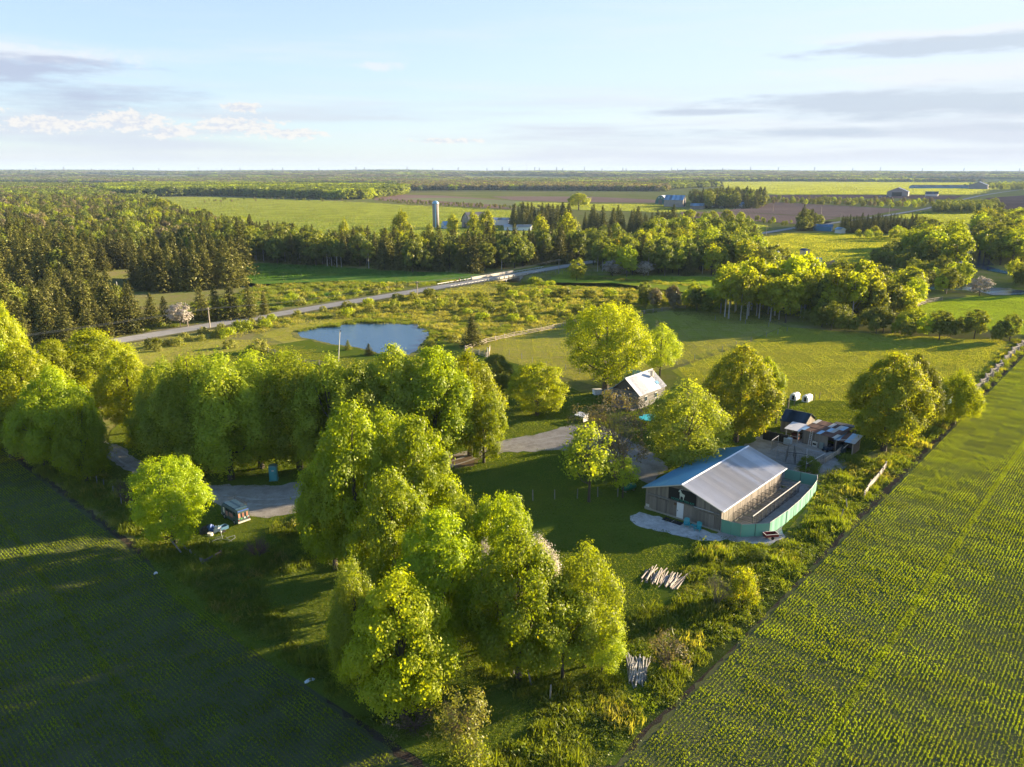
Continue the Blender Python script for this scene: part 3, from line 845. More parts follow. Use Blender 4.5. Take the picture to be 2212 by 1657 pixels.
proto('elm', me, trunk_mesh('elm_trunk', M_bark, 16, lc, lr, r0=.6, seed=37, limbs=14, sides=5, base=.35))
for i in range(2):
    me, lc, lr = crown_mesh('shrub_crown', L_shrub, 220 + i, H=2.6, Wd=3.4, base=.0, prof='dome', nl=12, nt=80, k=13, leaf=.17, tuft=.24, up=.6)
    proto('shrub%d' % i, me, None)
for i in range(3):
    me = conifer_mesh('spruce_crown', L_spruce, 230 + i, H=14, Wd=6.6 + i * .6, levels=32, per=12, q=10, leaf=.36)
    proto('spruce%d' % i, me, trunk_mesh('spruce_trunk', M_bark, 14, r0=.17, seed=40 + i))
# far distance: one mesh each
for i in range(2):
    me, lc, lr = crown_mesh('far_crown', L_wood, 240 + i, H=13, Wd=8.5, base=.08, prof=('egg', 'round')[i], nl=12, nt=46, k=9, leaf=.85, tuft=.8)
    proto('far%d' % i, me, None)
me = conifer_mesh('far_spruce_crown', L_spruce, 250, H=14, Wd=6, levels=14, per=7, q=4, leaf=.8); proto('farspruce', me, None)


def recol(me, m, name=None):
    c = me.copy(); c.materials.clear(); c.materials.append(m)
    if name: c.name = name
    return c


_rc = {}
def crownof(key, m):
    me = PROTO[key][0]
    if m is None or me.materials[0] == m: return me
    k = (key, m.name)
    if k not in _rc: _rc[k] = recol(me, m)
    return _rc[k]


def refh(key):
    return SIZE[key]


def plant_tree(name, key, x, y, h, w, label, cat='tree', group=None, m=None, bark=None, rz=None, z=None):
    H0, W0 = refh(key); s = h / H0; sw = w / W0
    t = thing(name, label, cat, (x, y, T(x, y) if z is None else z), rz if rz is not None else random.uniform(0, 6.28), group)
    t.scale = (sw, sw, s)
    inst('crown', crownof(key, m), t)
    tm = PROTO[key][1]
    if tm is not None:
        inst('trunk', tm if bark is None else recol(tm, bark), t)
    return t


def vtree(name, key, u, vb, vt, wpx, label, cat='tree', group=None, m=None, rz=None, bark=None):
    """tree whose foot, top and width were surveyed in the picture frame"""
    x, y = G(u, vb); h = hgt(u, vb, vt)
    depth = y * math.cos(PITCH) + CAM_H * math.sin(PITCH)
    return plant_tree(name, key, x, y, h, wpx * depth / FPX, label, cat, group, m, bark, rz)


# ---- scatter with geometry nodes (only for what nobody would count)
HID = bpy.data.collections.new('seedlings')       # never linked to the scene: source shapes only


def source_coll(name, meshes):
    c = bpy.data.collections.new(name)
    for i, me in enumerate(meshes):
        o = bpy.data.objects.new('%s_%02d' % (name, i), me); c.objects.link(o)
    return c


def scatter(name, pts, meshes, label, kind='stuff'):
    """pts: rows of x, y, z, rot, scale xy, scale z, index"""
    pts = np.asarray(pts, np.float32)
    me = bpy.data.meshes.new(name); me.vertices.add(len(pts)); me.vertices.foreach_set('co', pts[:, :3].ravel())
    a = me.attributes.new('rz', 'FLOAT_VECTOR', 'POINT'); v = np.zeros((len(pts), 3), np.float32); v[:, 2] = pts[:, 3]; a.data.foreach_set('vector', v.ravel())
    a = me.attributes.new('sc', 'FLOAT_VECTOR', 'POINT'); a.data.foreach_set('vector', pts[:, [4, 4, 5]].ravel())
    a = me.attributes.new('ix', 'INT', 'POINT'); a.data.foreach_set('value', pts[:, 6].astype(np.int32))
    o = bpy.data.objects.new(name, me); C.objects.link(o)
    coll = source_coll(name + '_source', meshes)
    ng = bpy.data.node_groups.new(name, 'GeometryNodeTree')
    ng.interface.new_socket('Geometry', in_out='INPUT', socket_type='NodeSocketGeometry')
    ng.interface.new_socket('Geometry', in_out='OUTPUT', socket_type='NodeSocketGeometry')
    n = ng.nodes; L = ng.links
    gi = n.new('NodeGroupInput'); go = n.new('NodeGroupOutput')
    ci = n.new('GeometryNodeCollectionInfo'); ci.inputs['Collection'].default_value = coll
    ci.inputs['Separate Children'].default_value = True; ci.inputs['Reset Children'].default_value = True
    ip = n.new('GeometryNodeInstanceOnPoints'); ip.inputs['Pick Instance'].default_value = True
    def at(nm, ty):
        q = n.new('GeometryNodeInputNamedAttribute'); q.data_type = ty; q.inputs[0].default_value = nm
        return q.outputs[0]
    L.new(gi.outputs[0], ip.inputs['Points']); L.new(ci.outputs[0], ip.inputs['Instance'])
    L.new(at('ix', 'INT'), ip.inputs['Instance Index']); L.new(at('rz', 'FLOAT_VECTOR'), ip.inputs['Rotation'])
    L.new(at('sc', 'FLOAT_VECTOR'), ip.inputs['Scale']); L.new(ip.outputs[0], go.inputs[0])
    md = o.modifiers.new('scatter', 'NODES'); md.node_group = ng
    return tag(o, label, kind=kind)


def inpoly(x, y, P):
    x = np.asarray(x); y = np.asarray(y); c = np.zeros(x.shape, bool); n = len(P)
    for i in range(n):
        x1, y1 = P[i]; x2, y2 = P[(i + 1) % n]
        if y1 == y2: continue
        k = ((y1 > y) != (y2 > y)) & (x < (x2 - x1) * (y - y1) / (y2 - y1) + x1)
        c ^= k
    return c


def fill(poly, sp, rng=R, world=False, jit=.42, excl=False):
    P = poly if world else [G(*p) for p in poly]
    A = np.array(P); x0, y0 = A.min(0); x1, y1 = A.max(0)
    X, Y = np.meshgrid(np.arange(x0, x1 + sp, sp), np.arange(y0, y1 + sp, sp))
    X = (X + rng.uniform(-jit, jit, X.shape) * sp).ravel(); Y = (Y + rng.uniform(-jit, jit, Y.shape) * sp).ravel()
    k = inpoly(X, Y, P) & offroad(X, Y)
    if excl:
        for e in EXCL: k &= ~inpoly(X, Y, e)
    return np.stack([X[k], Y[k]], 1)


def offroad(x, y, w=7.0):
    b = np.abs((np.asarray(x) - RA.x) * RNR.x + (np.asarray(y) - RA.y) * RNR.y)
    return (b > w) | (np.asarray(y) > 600)


def inview(x, y, pad=1.12):
    """keep what the picture, or one taken a step aside, could show"""
    d = y * math.cos(PITCH) + CAM_H * math.sin(PITCH)
    return (d > 20) & (np.abs(x) < d * (1106 / FPX) * pad + 12)

# ------------------------------------------------------------------ crop rows, weeds, tall grass
def crop_patch(seed, dens=1.0, h=.15, rows=None):
    r = np.random.default_rng(seed); P = []
    for i in range(10 if rows is None else rows):
        x = -1.35 + i * .3 if rows is None else (i - rows / 2) * .15
        n = 34
        ys = -1.5 + (np.arange(n) + r.uniform(.05, .95, n)) * 3 / n
        ys = ys[(r.random(n) < .9 * dens) & (np.sin(ys * 2.1 + i * 1.7 + seed) + r.normal(size=n) * .8 > -1.5)]
        P.append(np.stack([x + r.normal(size=len(ys)) * .03, ys, np.zeros(len(ys))], 1))
    P = np.concatenate(P); k = 4
    s = r.uniform(.5, 1.25, len(P)) * (1 + .25 * np.sin(P[:, 1] * 1.3 + seed))
    c = P[:, None, :] + r.normal(size=(len(P), k, 3)) * np.array([.035, .035, 0])
    c[:, :, 2] = h * .48 * s[:, None] * r.uniform(.7, 1.2, (len(P), k))
    tint = np.clip(r.random(len(P))[:, None] * .6 + r.random((len(P), k)) * .4, 0, 1)
    n_ = r.normal(size=(len(P) * k, 3))
    return leaves('crop_patch', c.reshape(-1, 3), n_, (h * .55 * s[:, None] * r.uniform(.7, 1.2, (len(P), k))).ravel(), tint.ravel(), L_crop, asp=.30, rng=r, upright=.45)


def blade_patch(seed, m, size=2.4, n=520, h=.55, asp=.10, clump=10):
    """tall grass: upright blades thicker round a few tussocks"""
    r = np.random.default_rng(seed); Q = r.uniform(-size / 2, size / 2, (clump, 2)); ii = r.integers(0, clump, n)
    xy = np.where(r.random(n)[:, None] < .72, Q[ii] + r.normal(size=(n, 2)) * .26, r.uniform(-size / 2, size / 2, (n, 2)))
    hh = h * r.uniform(.45, 1.15, n) * (.6 + .7 * r.random(clump))[ii]
    c = np.concatenate([xy, hh[:, None] * .5], 1)
    return leaves('blade_patch', c, r.normal(size=(n, 3)), hh * .52, np.clip(r.random(clump)[ii] * .5 + r.random(n) * .5, 0, 1), m, asp=asp, rng=r, upright=.38)


def weed_patch(seed, m, size=2.4, clumps=16, k=26, h=.5, leaf=.085, up=.6):
    r = np.random.default_rng(seed)
    P = r.uniform(-size / 2, size / 2, (clumps, 2)); hh = h * r.uniform(.3, 1.25, clumps); w = r.uniform(.16, .62, clumps)
    c = np.zeros((clumps, k, 3)); g = r.normal(size=(clumps, k, 2)) * .5
    c[:, :, :2] = P[:, None, :] + g * w[:, None, None] * 1.3
    q = np.clip(1 - (g ** 2).sum(-1) * .7, .15, 1)
    c[:, :, 2] = hh[:, None] * q * r.uniform(.45, 1.05, (clumps, k))
    n_ = r.normal(size=c.shape) * .7 + np.array([0, 0, up]); n_[:, :, :2] += g * .8
    tint = np.clip(r.random(clumps)[:, None] * .65 + r.random((clumps, k)) * .35, 0, 1)
    return leaves('weed_patch', c.reshape(-1, 3), n_.reshape(-1, 3), (leaf * r.uniform(.6, 1.4, (clumps, k))).ravel(), tint.ravel(), m, rng=r)


cp = [crop_patch(s) for s in range(4)] + [crop_patch(9, .8), crop_patch(10, .9, .13, 4)]
pr = []; pl = []
for a in np.arange(-36, 225, 3.0):
    for b in np.arange(2.45, 150, 3.0):
        x, y = RF(a, b)
        if inview(x, y): pr.append((x, y, .02, rad(-40.7) + (math.pi if R.random() < .5 else 0), 1, R.uniform(.85, 1.1) * (1 + .28 * math.sin(x * .23 + 2 * math.sin(y * .11)) * math.sin(y * .19 + x * .07)), R.integers(0, 5)))
        x, y = LF(a, b)
        if a < 150 and inview(x, y): pl.append((x, y, .02, rad(47) + (math.pi if R.random() < .5 else 0), 1, R.uniform(.85, 1.1), R.integers(0, 5)))
for tr_ in (11.3, 23.2, 35.0):
    for a in np.arange(-30, 222, 2.9):
        for k_ in (0,):
            x, y = RF(a, tr_ + k_)
            if inview(x, y): pr.append((x, y, .02, rad(-40.7), 1, 1.0, 5))
for a in np.arange(-10, 100, 2.9):
    x, y = LF(a, 13.2 - a * .068)
    if inview(x, y): pl.append((x, y, .02, rad(47), 1, 1.0, 5))
scatter('crop_rows', pr, cp, 'young green crop plants standing in rows on the right field')
scatter('crop_rows', pl, cp, 'young crop plants in rows on the shaded left field')

wp = [weed_patch(20 + i, L_weed, clumps=20, k=34, leaf=.07) for i in range(3)] + [blade_patch(25 + i, L_grass, n=620) for i in range(2)] + [weed_patch(30, L_weed, h=.75, leaf=.10, clumps=12, k=40), blade_patch(31, L_strawy, n=300, h=.7), blade_patch(32, L_grass, n=520, h=.8), weed_patch(33, L_olive, clumps=14, k=34, leaf=.06, h=.4)]


CLEAR = [(10.8, 58.9, 2.6), (10.2, 57.4, 2.0), (16.2, 74.6, 2.8), (32.8, 86.0, 1.6), (10.0, 55.5, 1.6)]


def weeds(name, poly, sp, label, idx=(0, 1, 2, 3, 4, 3, 7, 5, 0, 8, 7, 4, 1, 2, 6), sc=(.8, 1.25), hs=(.6, 1.4), world=False):
    q = fill(poly, sp, world=world, excl=True)
    q = q[inview(q[:, 0], q[:, 1])]
    bR = (q[:, 0] - R0.x) * RN.x + (q[:, 1] - R0.y) * RN.y; bL = (q[:, 0] - L0.x) * LN.x + (q[:, 1] - L0.y) * LN.y
    q = q[(bR < -.75) & (bL < -.75)]
    for cx_, cy_, cr_ in CLEAR: q = q[np.hypot(q[:, 0] - cx_, q[:, 1] - cy_) > cr_]
    pts = [(x, y, T(x, y) + .02, R.uniform(0, 6.28), R.uniform(*sc), R.uniform(*hs) * (1 + .5 * math.sin(x * .35) * math.cos(y * .3)), R.choice(idx)) for x, y in q]
    return scatter(name, pts, wp, label)


WR = [(1320, 1640), (1474, 1503), (1574, 1412), (1721, 1262), (1874, 1095), (2074, 900), (2108, 865), (2212, 745), (2205, 735), (2090, 850), (1990, 930), (1905, 1000), (1830, 985), (1770, 1015), (1765, 1060), (1755, 1120), (1700, 1180), (1640, 1186), (1520, 1178), (1490, 1215), (1480, 1290), (1350, 1350), (1370, 1420), (1250, 1490), (1160, 1480), (1060, 1440), (1110, 1490), (1180, 1560), (1170, 1610), (1060, 1640), (1000, 1680), (1290, 1680)]
weeds('weeds', WR, 1.25, 'tall weeds and grass along the edge of the right field')
WL = [(930, 1670), (720, 1500), (550, 1385), (460, 1320), (400, 1230), (330, 1165), (240, 1085), (130, 1003), (180, 992), (250, 1040), (340, 1140), (400, 1180), (470, 1195), (560, 1185), (640, 1175), (690, 1205), (620, 1235), (500, 1250), (560, 1340), (700, 1440), (790, 1530), (900, 1600), (1010, 1680)]
weeds('weeds', [LF(22, -.5), LF(112, -.5), LF(112, -4.6), LF(60, -5.5), LF(22, -3)], 1.2, 'rough weeds between the soil furrow and the left trees', world=True)
weeds('weeds', WL, 1.25, 'weeds and rough grass along the edge of the left field')
weeds('weeds', [(600, 1150), (680, 1100), (720, 1160), (740, 1230), (680, 1190)], 1.3, 'weeds beside the gravel at the foot of the tall maples')
q_ = 0
weeds('reeds', [(640, 715), (700, 702), (800, 690), (880, 691), (940, 712), (985, 720), (940, 740), (915, 750), (930, 722), (900, 701), (800, 698), (700, 709), (650, 716)], 2.0, 'reeds and sedge round the far side of the pond', idx=(3, 4), sc=(.7, 1.0), hs=(.8, 1.6))
mp = [(500, 690), (740, 650), (950, 630), (1060, 634), (1340, 640), (1560, 655), (1600, 680), (1440, 670), (1180, 703), (1010, 746), (960, 728), (880, 690), (700, 688), (560, 718)]
q = fill(mp, 3.4)
scatter('meadow_grass', [(x, y, T(x, y), R.uniform(0, 6.28), R.uniform(1, 1.5), R.uniform(.7, 1.3), R.choice((3, 4, 6, 6, 6))) for x, y in q], wp, 'tall rough grass of the scrubby meadow beyond the pond')
q = fill([(500, 640), (620, 600), (860, 604), (1040, 606), (1000, 615), (880, 626), (700, 655), (560, 676), (300, 730), (300, 690)], 3.6)
scatter('meadow_grass', [(x, y, T(x, y), R.uniform(0, 6.28), R.uniform(1.0, 1.6), R.uniform(.8, 1.8), R.choice((3, 4, 6, 7))) for x, y in q], wp, 'lush marsh grass between the road and the stream')
q = fill([(1060, 612), (1300, 600), (1560, 620), (1640, 640), (1500, 655), (1330, 640), (1100, 634)], 3.4)
scatter('meadow_grass', [(x, y, T(x, y), R.uniform(0, 6.28), R.uniform(1.0, 1.6), R.uniform(.6, 1.5), R.choice((3, 4, 6))) for x, y in q], wp, 'rough grass on the stream banks right of the bridge')
# turf on the open fields: upright blades catch the low sun
def turf_patch(seed, m, size, dens, h, leaf):
    r = np.random.default_rng(seed); n = int(size * size * dens)
    c = np.stack([r.uniform(-size / 2, size / 2, n), r.uniform(-size / 2, size / 2, n), r.uniform(.1, 1, n) * h], 1)
    return leaves('turf_patch', c, r.normal(size=(n, 3)) * np.array([1, 1, .35]) + np.array([0, 0, .25]), leaf * r.uniform(.6, 1.3, n), np.clip(.5 + .28 * r.normal(size=n), 0, 1), m, asp=.7, rng=r)


def turf(name, poly, m, label, size=4.0, dens=32, h=.10, leaf=.052, world=False, hs=(.8, 1.2)):
    src = [turf_patch(60 + i, m, size, dens, h, leaf) for i in range(3)]
    q = fill(poly, size * .93, world=world, jit=.02)
    q = q[inview(q[:, 0], q[:, 1], 1.05)]
    scatter(name, [(x, y, T(x, y) + .02, R.integers(0, 4) * math.pi / 2, 1, R.uniform(*hs), R.integers(0, 3)) for x, y in q], src, label)


turf('turf', [(1690, 706), (1900, 722), (2180, 738), (2165, 762), (2090, 852), (1900, 870), (1700, 872), (1540, 862), (1450, 800), (1600, 748)], L_turf, 'short grass of the mown field behind the sheds')
turf('turf', [(1005, 757), (1100, 728), (1240, 700), (1440, 673), (1600, 679), (1690, 705), (1600, 745), (1455, 792), (1300, 838), (1180, 805), (1060, 770)], L_turf, 'short yellowish grass of the paddock')
turf('turf', [(300, 790), (280, 752), (420, 728), (545, 735), (640, 752), (700, 765), (820, 780), (980, 765), (1010, 790), (1190, 812), (1260, 850), (1230, 900), (1100, 900), (600, 860), (300, 830)], L_turf, 'short grass between the tree row and the pond')
turf('turf', [(560, 722), (640, 702), (760, 681), (880, 680), (960, 702), (985, 728), (950, 725), (900, 697), (800, 692), (700, 703), (640, 720), (645, 740), (600, 740)], L_turf, 'mown grass of the pond bank')
turf('turf', [(1962, 668), (2030, 650), (2110, 640), (2260, 637), (2400, 700), (2230, 726), (2150, 716), (2080, 705), (2010, 690)], L_turfg, 'bright grass of the field behind the right hedge')
turf('turf', [(1215, 585), (1262, 596), (1560, 598), (1620, 604), (1590, 625), (1480, 632), (1330, 612), (1240, 611), (1180, 610)], L_turfg, 'pasture grass across the stream', size=6, dens=9, h=.2, leaf=.12)
turf('turf', [(500, 568), (690, 574), (830, 585), (1030, 592), (1080, 602), (960, 604), (860, 608), (740, 602), (560, 610), (500, 603)], L_lush, 'lush grass of the wet meadow', size=6, dens=9, h=.3, leaf=.14)
turf('turf', [(1610, 522), (1700, 505), (1830, 503), (2000, 517), (2060, 540), (1990, 575), (1800, 566), (1700, 557), (1630, 542)], L_turf, 'grass of the sunlit hayfield', size=8, dens=5, h=.25, leaf=.17)
turf('turf', [(253, 434), (300, 427), (467, 425.5), (737, 435.5), (1114, 456), (1110, 475), (1265, 500), (1255, 540), (900, 545), (640, 515), (400, 462)], L_fieldfar, 'young crop of the wide green field', size=14, dens=1.6, h=.35, leaf=.30)
turf('turf', [(1112, 436), (1260, 441), (1420, 442), (1480, 452), (1475, 460), (1250, 454), (1118, 447)], L_fieldfar, 'crop of the light green field', size=18, dens=1.0, h=.4, leaf=.4)
turf('turf', [(1535, 394), (1700, 393.5), (2230, 396), (2230, 404), (2120, 412), (2080, 421), (1660, 420.5), (1560, 405)], L_fieldfar, 'crop of the long pale field', size=40, dens=.3, h=.7, leaf=.8)
turf('turf', [(1508, 480), (1560, 477), (1650, 487), (1660, 498), (1600, 506), (1508, 502)], L_fieldfar, 'grass of the small field by the road', size=10, dens=3, h=.3, leaf=.22)
turf('turf', [(1930, 470), (1995, 456), (2190, 458), (2230, 470), (2180, 480), (2040, 484)], L_fieldfar, 'grass of the pale meadow', size=12, dens=2, h=.35, leaf=.28)
turf('turf', [(1262, 500), (1320, 505), (1330, 540), (1262, 548)], L_turf, 'grass left of the mixed wood', size=8, dens=5, h=.25, leaf=.17)
turf('turf', [(300, 745), (200, 760), (200, 700), (560, 680), (1000, 606), (1180, 580), (1262, 560), (1300, 600), (1600, 625), (1700, 700), (1560, 700), (1430, 672), (1240, 700), (1010, 750), (960, 700), (640, 700), (560, 722)], L_strawy, 'rough tan grass of the open ground round the road and the marsh', size=5, dens=9, h=.22, leaf=.11)
# short turf on the lawns, leaving the drives bare
LG = [(380, 1300), (210, 1040), (240, 930), (430, 900), (600, 860), (1100, 900), (1230, 880), (1260, 850), (1660, 860), (1880, 870), (2010, 850), (2100, 855), (1980, 925), (1820, 1010), (1600, 1260), (1330, 1655), (930, 1655)]
lsrc = [turf_patch(80 + i, m_, 2.0, 60, .075, .040) for i, m_ in enumerate((L_lawn, L_lawn, L_lawn))] + [turf_patch(84, L_weed, 2.0, 45, .09, .05)]
q = fill(LG, 1.9, jit=.05, excl=True); q = q[inview(q[:, 0], q[:, 1], 1.05)]
scatter('lawn_grass', [(x, y, .05, R.integers(0, 4) * math.pi / 2, 1, R.uniform(.8, 1.4), 3 if math.sin(x * .31 + 2 * math.sin(y * .17)) > .82 else R.integers(0, 3)) for x, y in q], lsrc, 'short grass of the farm lawns')

# ------------------------------------------------------------------ the trees of the home farm, one by one
random.seed(5)
G1 = 'maples in the clump at the bottom of the picture'
vtree('maple_tree', 'maple0', 873, 1548, 1246, 235, 'bright yellow green maple standing foremost at the bottom centre', m=L_yellow, rz=.4)
vtree('maple_tree', 'silver0', 778, 1500, 1218, 126, 'darker green tree tucked behind the left side of the foremost maple', m=L_silver, rz=1)
vtree('maple_tree', 'maple1', 775, 1240, 880, 206, 'tallest maple of the clump, its rounded top above the gravel yard', rz=.2)
vtree('maple_tree', 'maple2', 900, 1225, 905, 179, 'tall maple right of the clump\'s tallest, edge against the shaded lawn', rz=2.2)
vtree('maple_tree', 'maple0', 725, 1230, 1000, 147, 'lower maple at the left foot of the tallest maple', rz=3.0)
vtree('maple_tree', 'maple1', 855, 1310, 1020, 169, 'maple below the tallest one, in the middle of the clump', rz=4.2)
vtree('maple_tree', 'maple2', 955, 1400, 1112, 200, 'broad maple right behind the foremost maple', rz=5.1, m=L_maple)
vtree('maple_tree', 'round', 1085, 1345, 1075, 137, 'rounded maple on the right shoulder of the clump above the ash patch', rz=.7)
vtree('maple_tree', 'silver1', 1010, 1340, 1080, 116, 'feathery topped tree between two rounded maples of the clump', m=L_silver, rz=2)
vtree('maple_tree', 'maple0', 1120, 1470, 1150, 211, 'large dark green maple over the two leaning posts', rz=1.2)
vtree('maple_tree', 'loose', 1262, 1440, 1180, 158, 'soft lime green willow at the right end of the clump', m=L_willow, rz=.6)
vtree('maple_tree', 'loose', 1215, 1465, 1260, 147, 'low lime green willow in front of the right end of the clump', m=L_willow, rz=2.6)
vtree('maple_tree', 'loose', 1300, 1455, 1330, 116, 'small lime willow nearest the lower log pile', m=L_willow, rz=3.6)
vtree('cherry_tree', 'loose', 1160, 1380, 1162, 121, 'white flowering cherry half hidden in the maple clump', m=L_blossom, rz=.3)
vtree('cherry_tree', 'loose', 1050, 1400, 1175, 79, 'small white flowering tree between two maples of the clump', m=L_blossom, rz=1.3)
vtree('maple_tree', 'round', 378, 1178, 994, 156, 'round headed single maple beside the painted van', rz=.9)

vtree('maple_tree', 'maple0', 835, 1150, 892, 190, 'maple at the back of the clump behind the tallest one', rz=2.9)  # added inside the clump's outline to block sun on the left field
G2 = 'maples along the left drive'
for (k, u, vb, vt, w, lab, m_) in [
        ('maple0', 10, 860, 642, 120, 'golden topped maple cut by the left edge of the picture', L_yellow),
        ('maple1', 75, 985, 745, 170, 'yellow green maple second from the left edge over the dark field', L_yellow),
        ('maple2', -10, 985, 720, 170, 'maple filling the left edge above the dark field corner', L_maple),
        ('maple2', 215, 880, 716, 170, 'golden broad maple behind the bend of the drive', L_yellow),
        ('maple0', 140, 1022, 800, 165, 'shaded maple overhanging the left crop field', L_maple),
        ('silver0', 190, 1046, 862, 110, 'low dark maple beside the first fence posts of the left field', L_maple),
        ('maple1', 290, 935, 764, 135, 'maple right of the drive bend under golden tops', L_yellow),
        ('maple2', 130, 900, 738, 120, 'tall golden maple in the second rank of the left drive', L_yellow),
        ('maple1', 25, 990, 830, 150, 'low shaded maple hanging over the far corner of the left field', L_maple),
        ('maple0', 100, 1010, 850, 140, 'dark low maple between the edge row and the left crop field', L_silver),
        ('maple0', -60, 900, 690, 130, 'maple just past the left edge of the picture', L_maple)]:
    vtree('maple_tree', k, u, vb, vt, w, lab, group=None, m=m_)
for (k, u, vb, vt, w, lab) in [
        ('silver0', 375, 1000, 784, 150, 'silver maple at the left end of the middle row behind the round maple'),
        ('silver1', 430, 1030, 774, 190, 'silver maple second in the middle row above the round maple'),
        ('silver0', 500, 1036, 772, 190, 'silver maple left of the turquoise toilet with shaggy pale top'),
        ('silver1', 565, 1012, 766, 185, 'silver maple directly behind the turquoise toilet'),
        ('silver0', 648, 1014, 770, 180, 'silver maple right of the turquoise toilet'),
        ('silver1', 722, 1032, 776, 170, 'silver maple in the dark gap before the tall lime crowns'),
        ('silver0', 455, 965, 772, 160, 'silver maple in the back rank of the middle row, left part'),
        ('silver1', 620, 970, 768, 160, 'silver maple in the back rank of the middle row, right part')]:
    vtree('silver_maple', k, u, vb, vt, w, lab)
for (k, u, vb, vt, w, lab, m_) in [
        ('maple1', 855, 1012, 752, 178, 'tall lime maple at the left of the crowns beside the drive', L_silver),
        ('maple2', 942, 1006, 757, 172, 'tall lime maple in the middle of the crowns beside the drive', L_maple),
        ('maple0', 1015, 985, 765, 145, 'lime maple facing the open lawn with a sunny right side', L_yellow),
        ('maple1', 785, 1030, 788, 145, 'shaded maple joining the middle row to the lime crowns', L_silver),
        ('round', 1045, 1000, 850, 96, 'small maple with a visible trunk on the lawn edge by the drive', L_maple)]:
    vtree('maple_tree', k, u, vb, vt, w, lab, m=m_)
vtree('maple_tree', 'round', 1160, 897, 790, 122, 'small round maple standing alone on the lawn left of the house', m=L_yellow)
vtree('maple_tree', 'maple2', 1072, 850, 766, 78, 'dull olive tree behind the sunny lime maple', m=L_olive)
vtree('maple_tree', 'broad', 1308, 842, 660, 178, 'large spreading old maple with forked trunk left of the house', m=L_yellow, rz=.5)
vtree('maple_tree', 'loose', 1425, 812, 702, 84, 'thin maple with a bare dead top behind the house', m=L_silver)
vtree('maple_tree', 'loose', 1450, 985, 838, 105, 'pale leaved ash pressed against the right wall of the house', m=L_pale, rz=2.2)
vtree('maple_tree', 'loose', 1475, 1030, 826, 180, 'pale leaved ash hiding the right half of the house', m=L_pale, rz=.2)
vtree('maple_tree', 'maple1', 1590, 955, 752, 165, 'ochre tinged maple between the pale ash and the sheds', m=L_orange, rz=.2)
vtree('maple_tree', 'maple0', 1648, 905, 776, 80, 'dark green young maple behind the ochre tinged one', m=L_maple)
vtree('maple_tree', 'airy', 1272, 1085, 915, 120, 'slender airy tree on the shaded lawn left of the white table', m=L_silver, rz=.2)
vtree('maple_tree', 'airy', 1345, 1076, 985, 66, 'smallest airy tree beside the green tank', m=L_willow, rz=1.2)
vtree('maple_tree', 'maple2', 1908, 974, 768, 168, 'dense olive gold tree between the rusty shed and the crop field', m=L_orange, rz=3.3)
vtree('maple_tree', 'maple1', 1962, 948, 770, 110, 'olive tree just behind the dense one by the crop field', m=L_olive, rz=2.3)
vtree('maple_tree', 'silver0', 2060, 915, 802, 92, 'glowing yellow green tree at the end of the pale rail fence', m=L_yellow, rz=2.3)
vtree('maple_tree', 'airy', 2005, 915, 815, 66, 'thin pale barked tree beside the glowing yellow one', m=L_willow, bark=M_pbark)
# twiggy trees and shrubs
def twiggy(name, u, vb, vt, wpx, label, m_tw, crown=None, cat='shrub', seed=0, n0=9, depth=4, spread=.8, nt=60, key='airy'):
    x, y = G(u, vb); h = hgt(u, vb, vt); dp = y * math.cos(PITCH) + CAM_H * math.sin(PITCH); w = wpx * dp / FPX
    t = thing(name, label, cat, (x, y, T(x, y)))
    me = twig_mesh('branches', m_tw, seed, H=h, n0=n0, spread=spread, depth=depth, r0=.03 + h * .006)
    xs = np.array([v.co[:] for v in me.vertices]); hh = xs[:, 2].max(); ww = np.abs(xs[:, :2]).max() * 2
    inst('branches', me, t, sc=(w / ww, w / ww, h / hh))
    if crown is not None:
        c_, _, _ = crown_mesh('foliage', crown, seed + 900, H=h, Wd=w, base=.12, prof='round', nl=16, nt=nt, k=14, leaf=.075 + h * .004, tuft=.2 + h * .012)
        inst('foliage', c_, t)
    return t


twiggy('budding_tree', 1330, 1045, 838, 130, 'half bare tree with greyish twigs in front of the log house', M_twig, L_grey, 'tree', 1, 7, 5, .45, nt=420)
twiggy('budding_tree', 1265, 1000, 870, 80, 'half bare grey tree left of the other budding tree', M_twig, L_grey, 'tree', 2, 6, 5, .5, nt=150)
twiggy('dead_shrub', 1548, 1310, 1228, 92, 'bare grey shrub beside the yellow bush', M_twig, None, seed=3, n0=12, depth=5, spread=1.2)
twiggy('budding_shrub', 1440, 1440, 1372, 80, 'reddish brown shrub right of the lower log pile', M_twigd, L_grey, seed=4, n0=12, nt=60)
twiggy('budding_shrub', 1000, 1625, 1493, 118, 'large brownish shrub with fine twigs at the bottom centre', M_twigd, L_shrub, seed=5, n0=14, depth=5, nt=190)
twiggy('budding_shrub', 1020, 1668, 1590, 75, 'pale flowering shrub at the bottom edge', M_twigd, L_pale, seed=6, n0=10, nt=90)
twiggy('dead_shrub', 560, 1205, 1160, 70, 'dark leafless brush pile by the left rail fence', M_twigd, None, seed=7, n0=16, depth=4, spread=1.6)
twiggy('dead_shrub', 280, 1090, 1030, 80, 'dark bramble thicket left of the round maple', M_twigd, L_olive, seed=8, n0=14, depth=4, spread=1.4, nt=60)
twiggy('dead_shrub', 895, 1570, 1535, 120, 'low russet brush under the foremost maple', M_twigd, L_grey, seed=9, n0=16, depth=4, spread=1.9, nt=40)
twiggy('budding_tree', 1418, 775, 682, 38, 'leafless dead tree top rising beside the thin maple', M_twig, None, 'tree', 10, 4, 5, .35)
vtree('bush', 'bush', 1603, 1308, 1228, 66, 'yellow leaved bush right of the bare grey shrub', 'shrub', m=L_orange)
vtree('bush', 'bush', 1745, 1020, 985, 50, 'small bush at the corner of the rusty shed yard', 'shrub', m=L_weed)
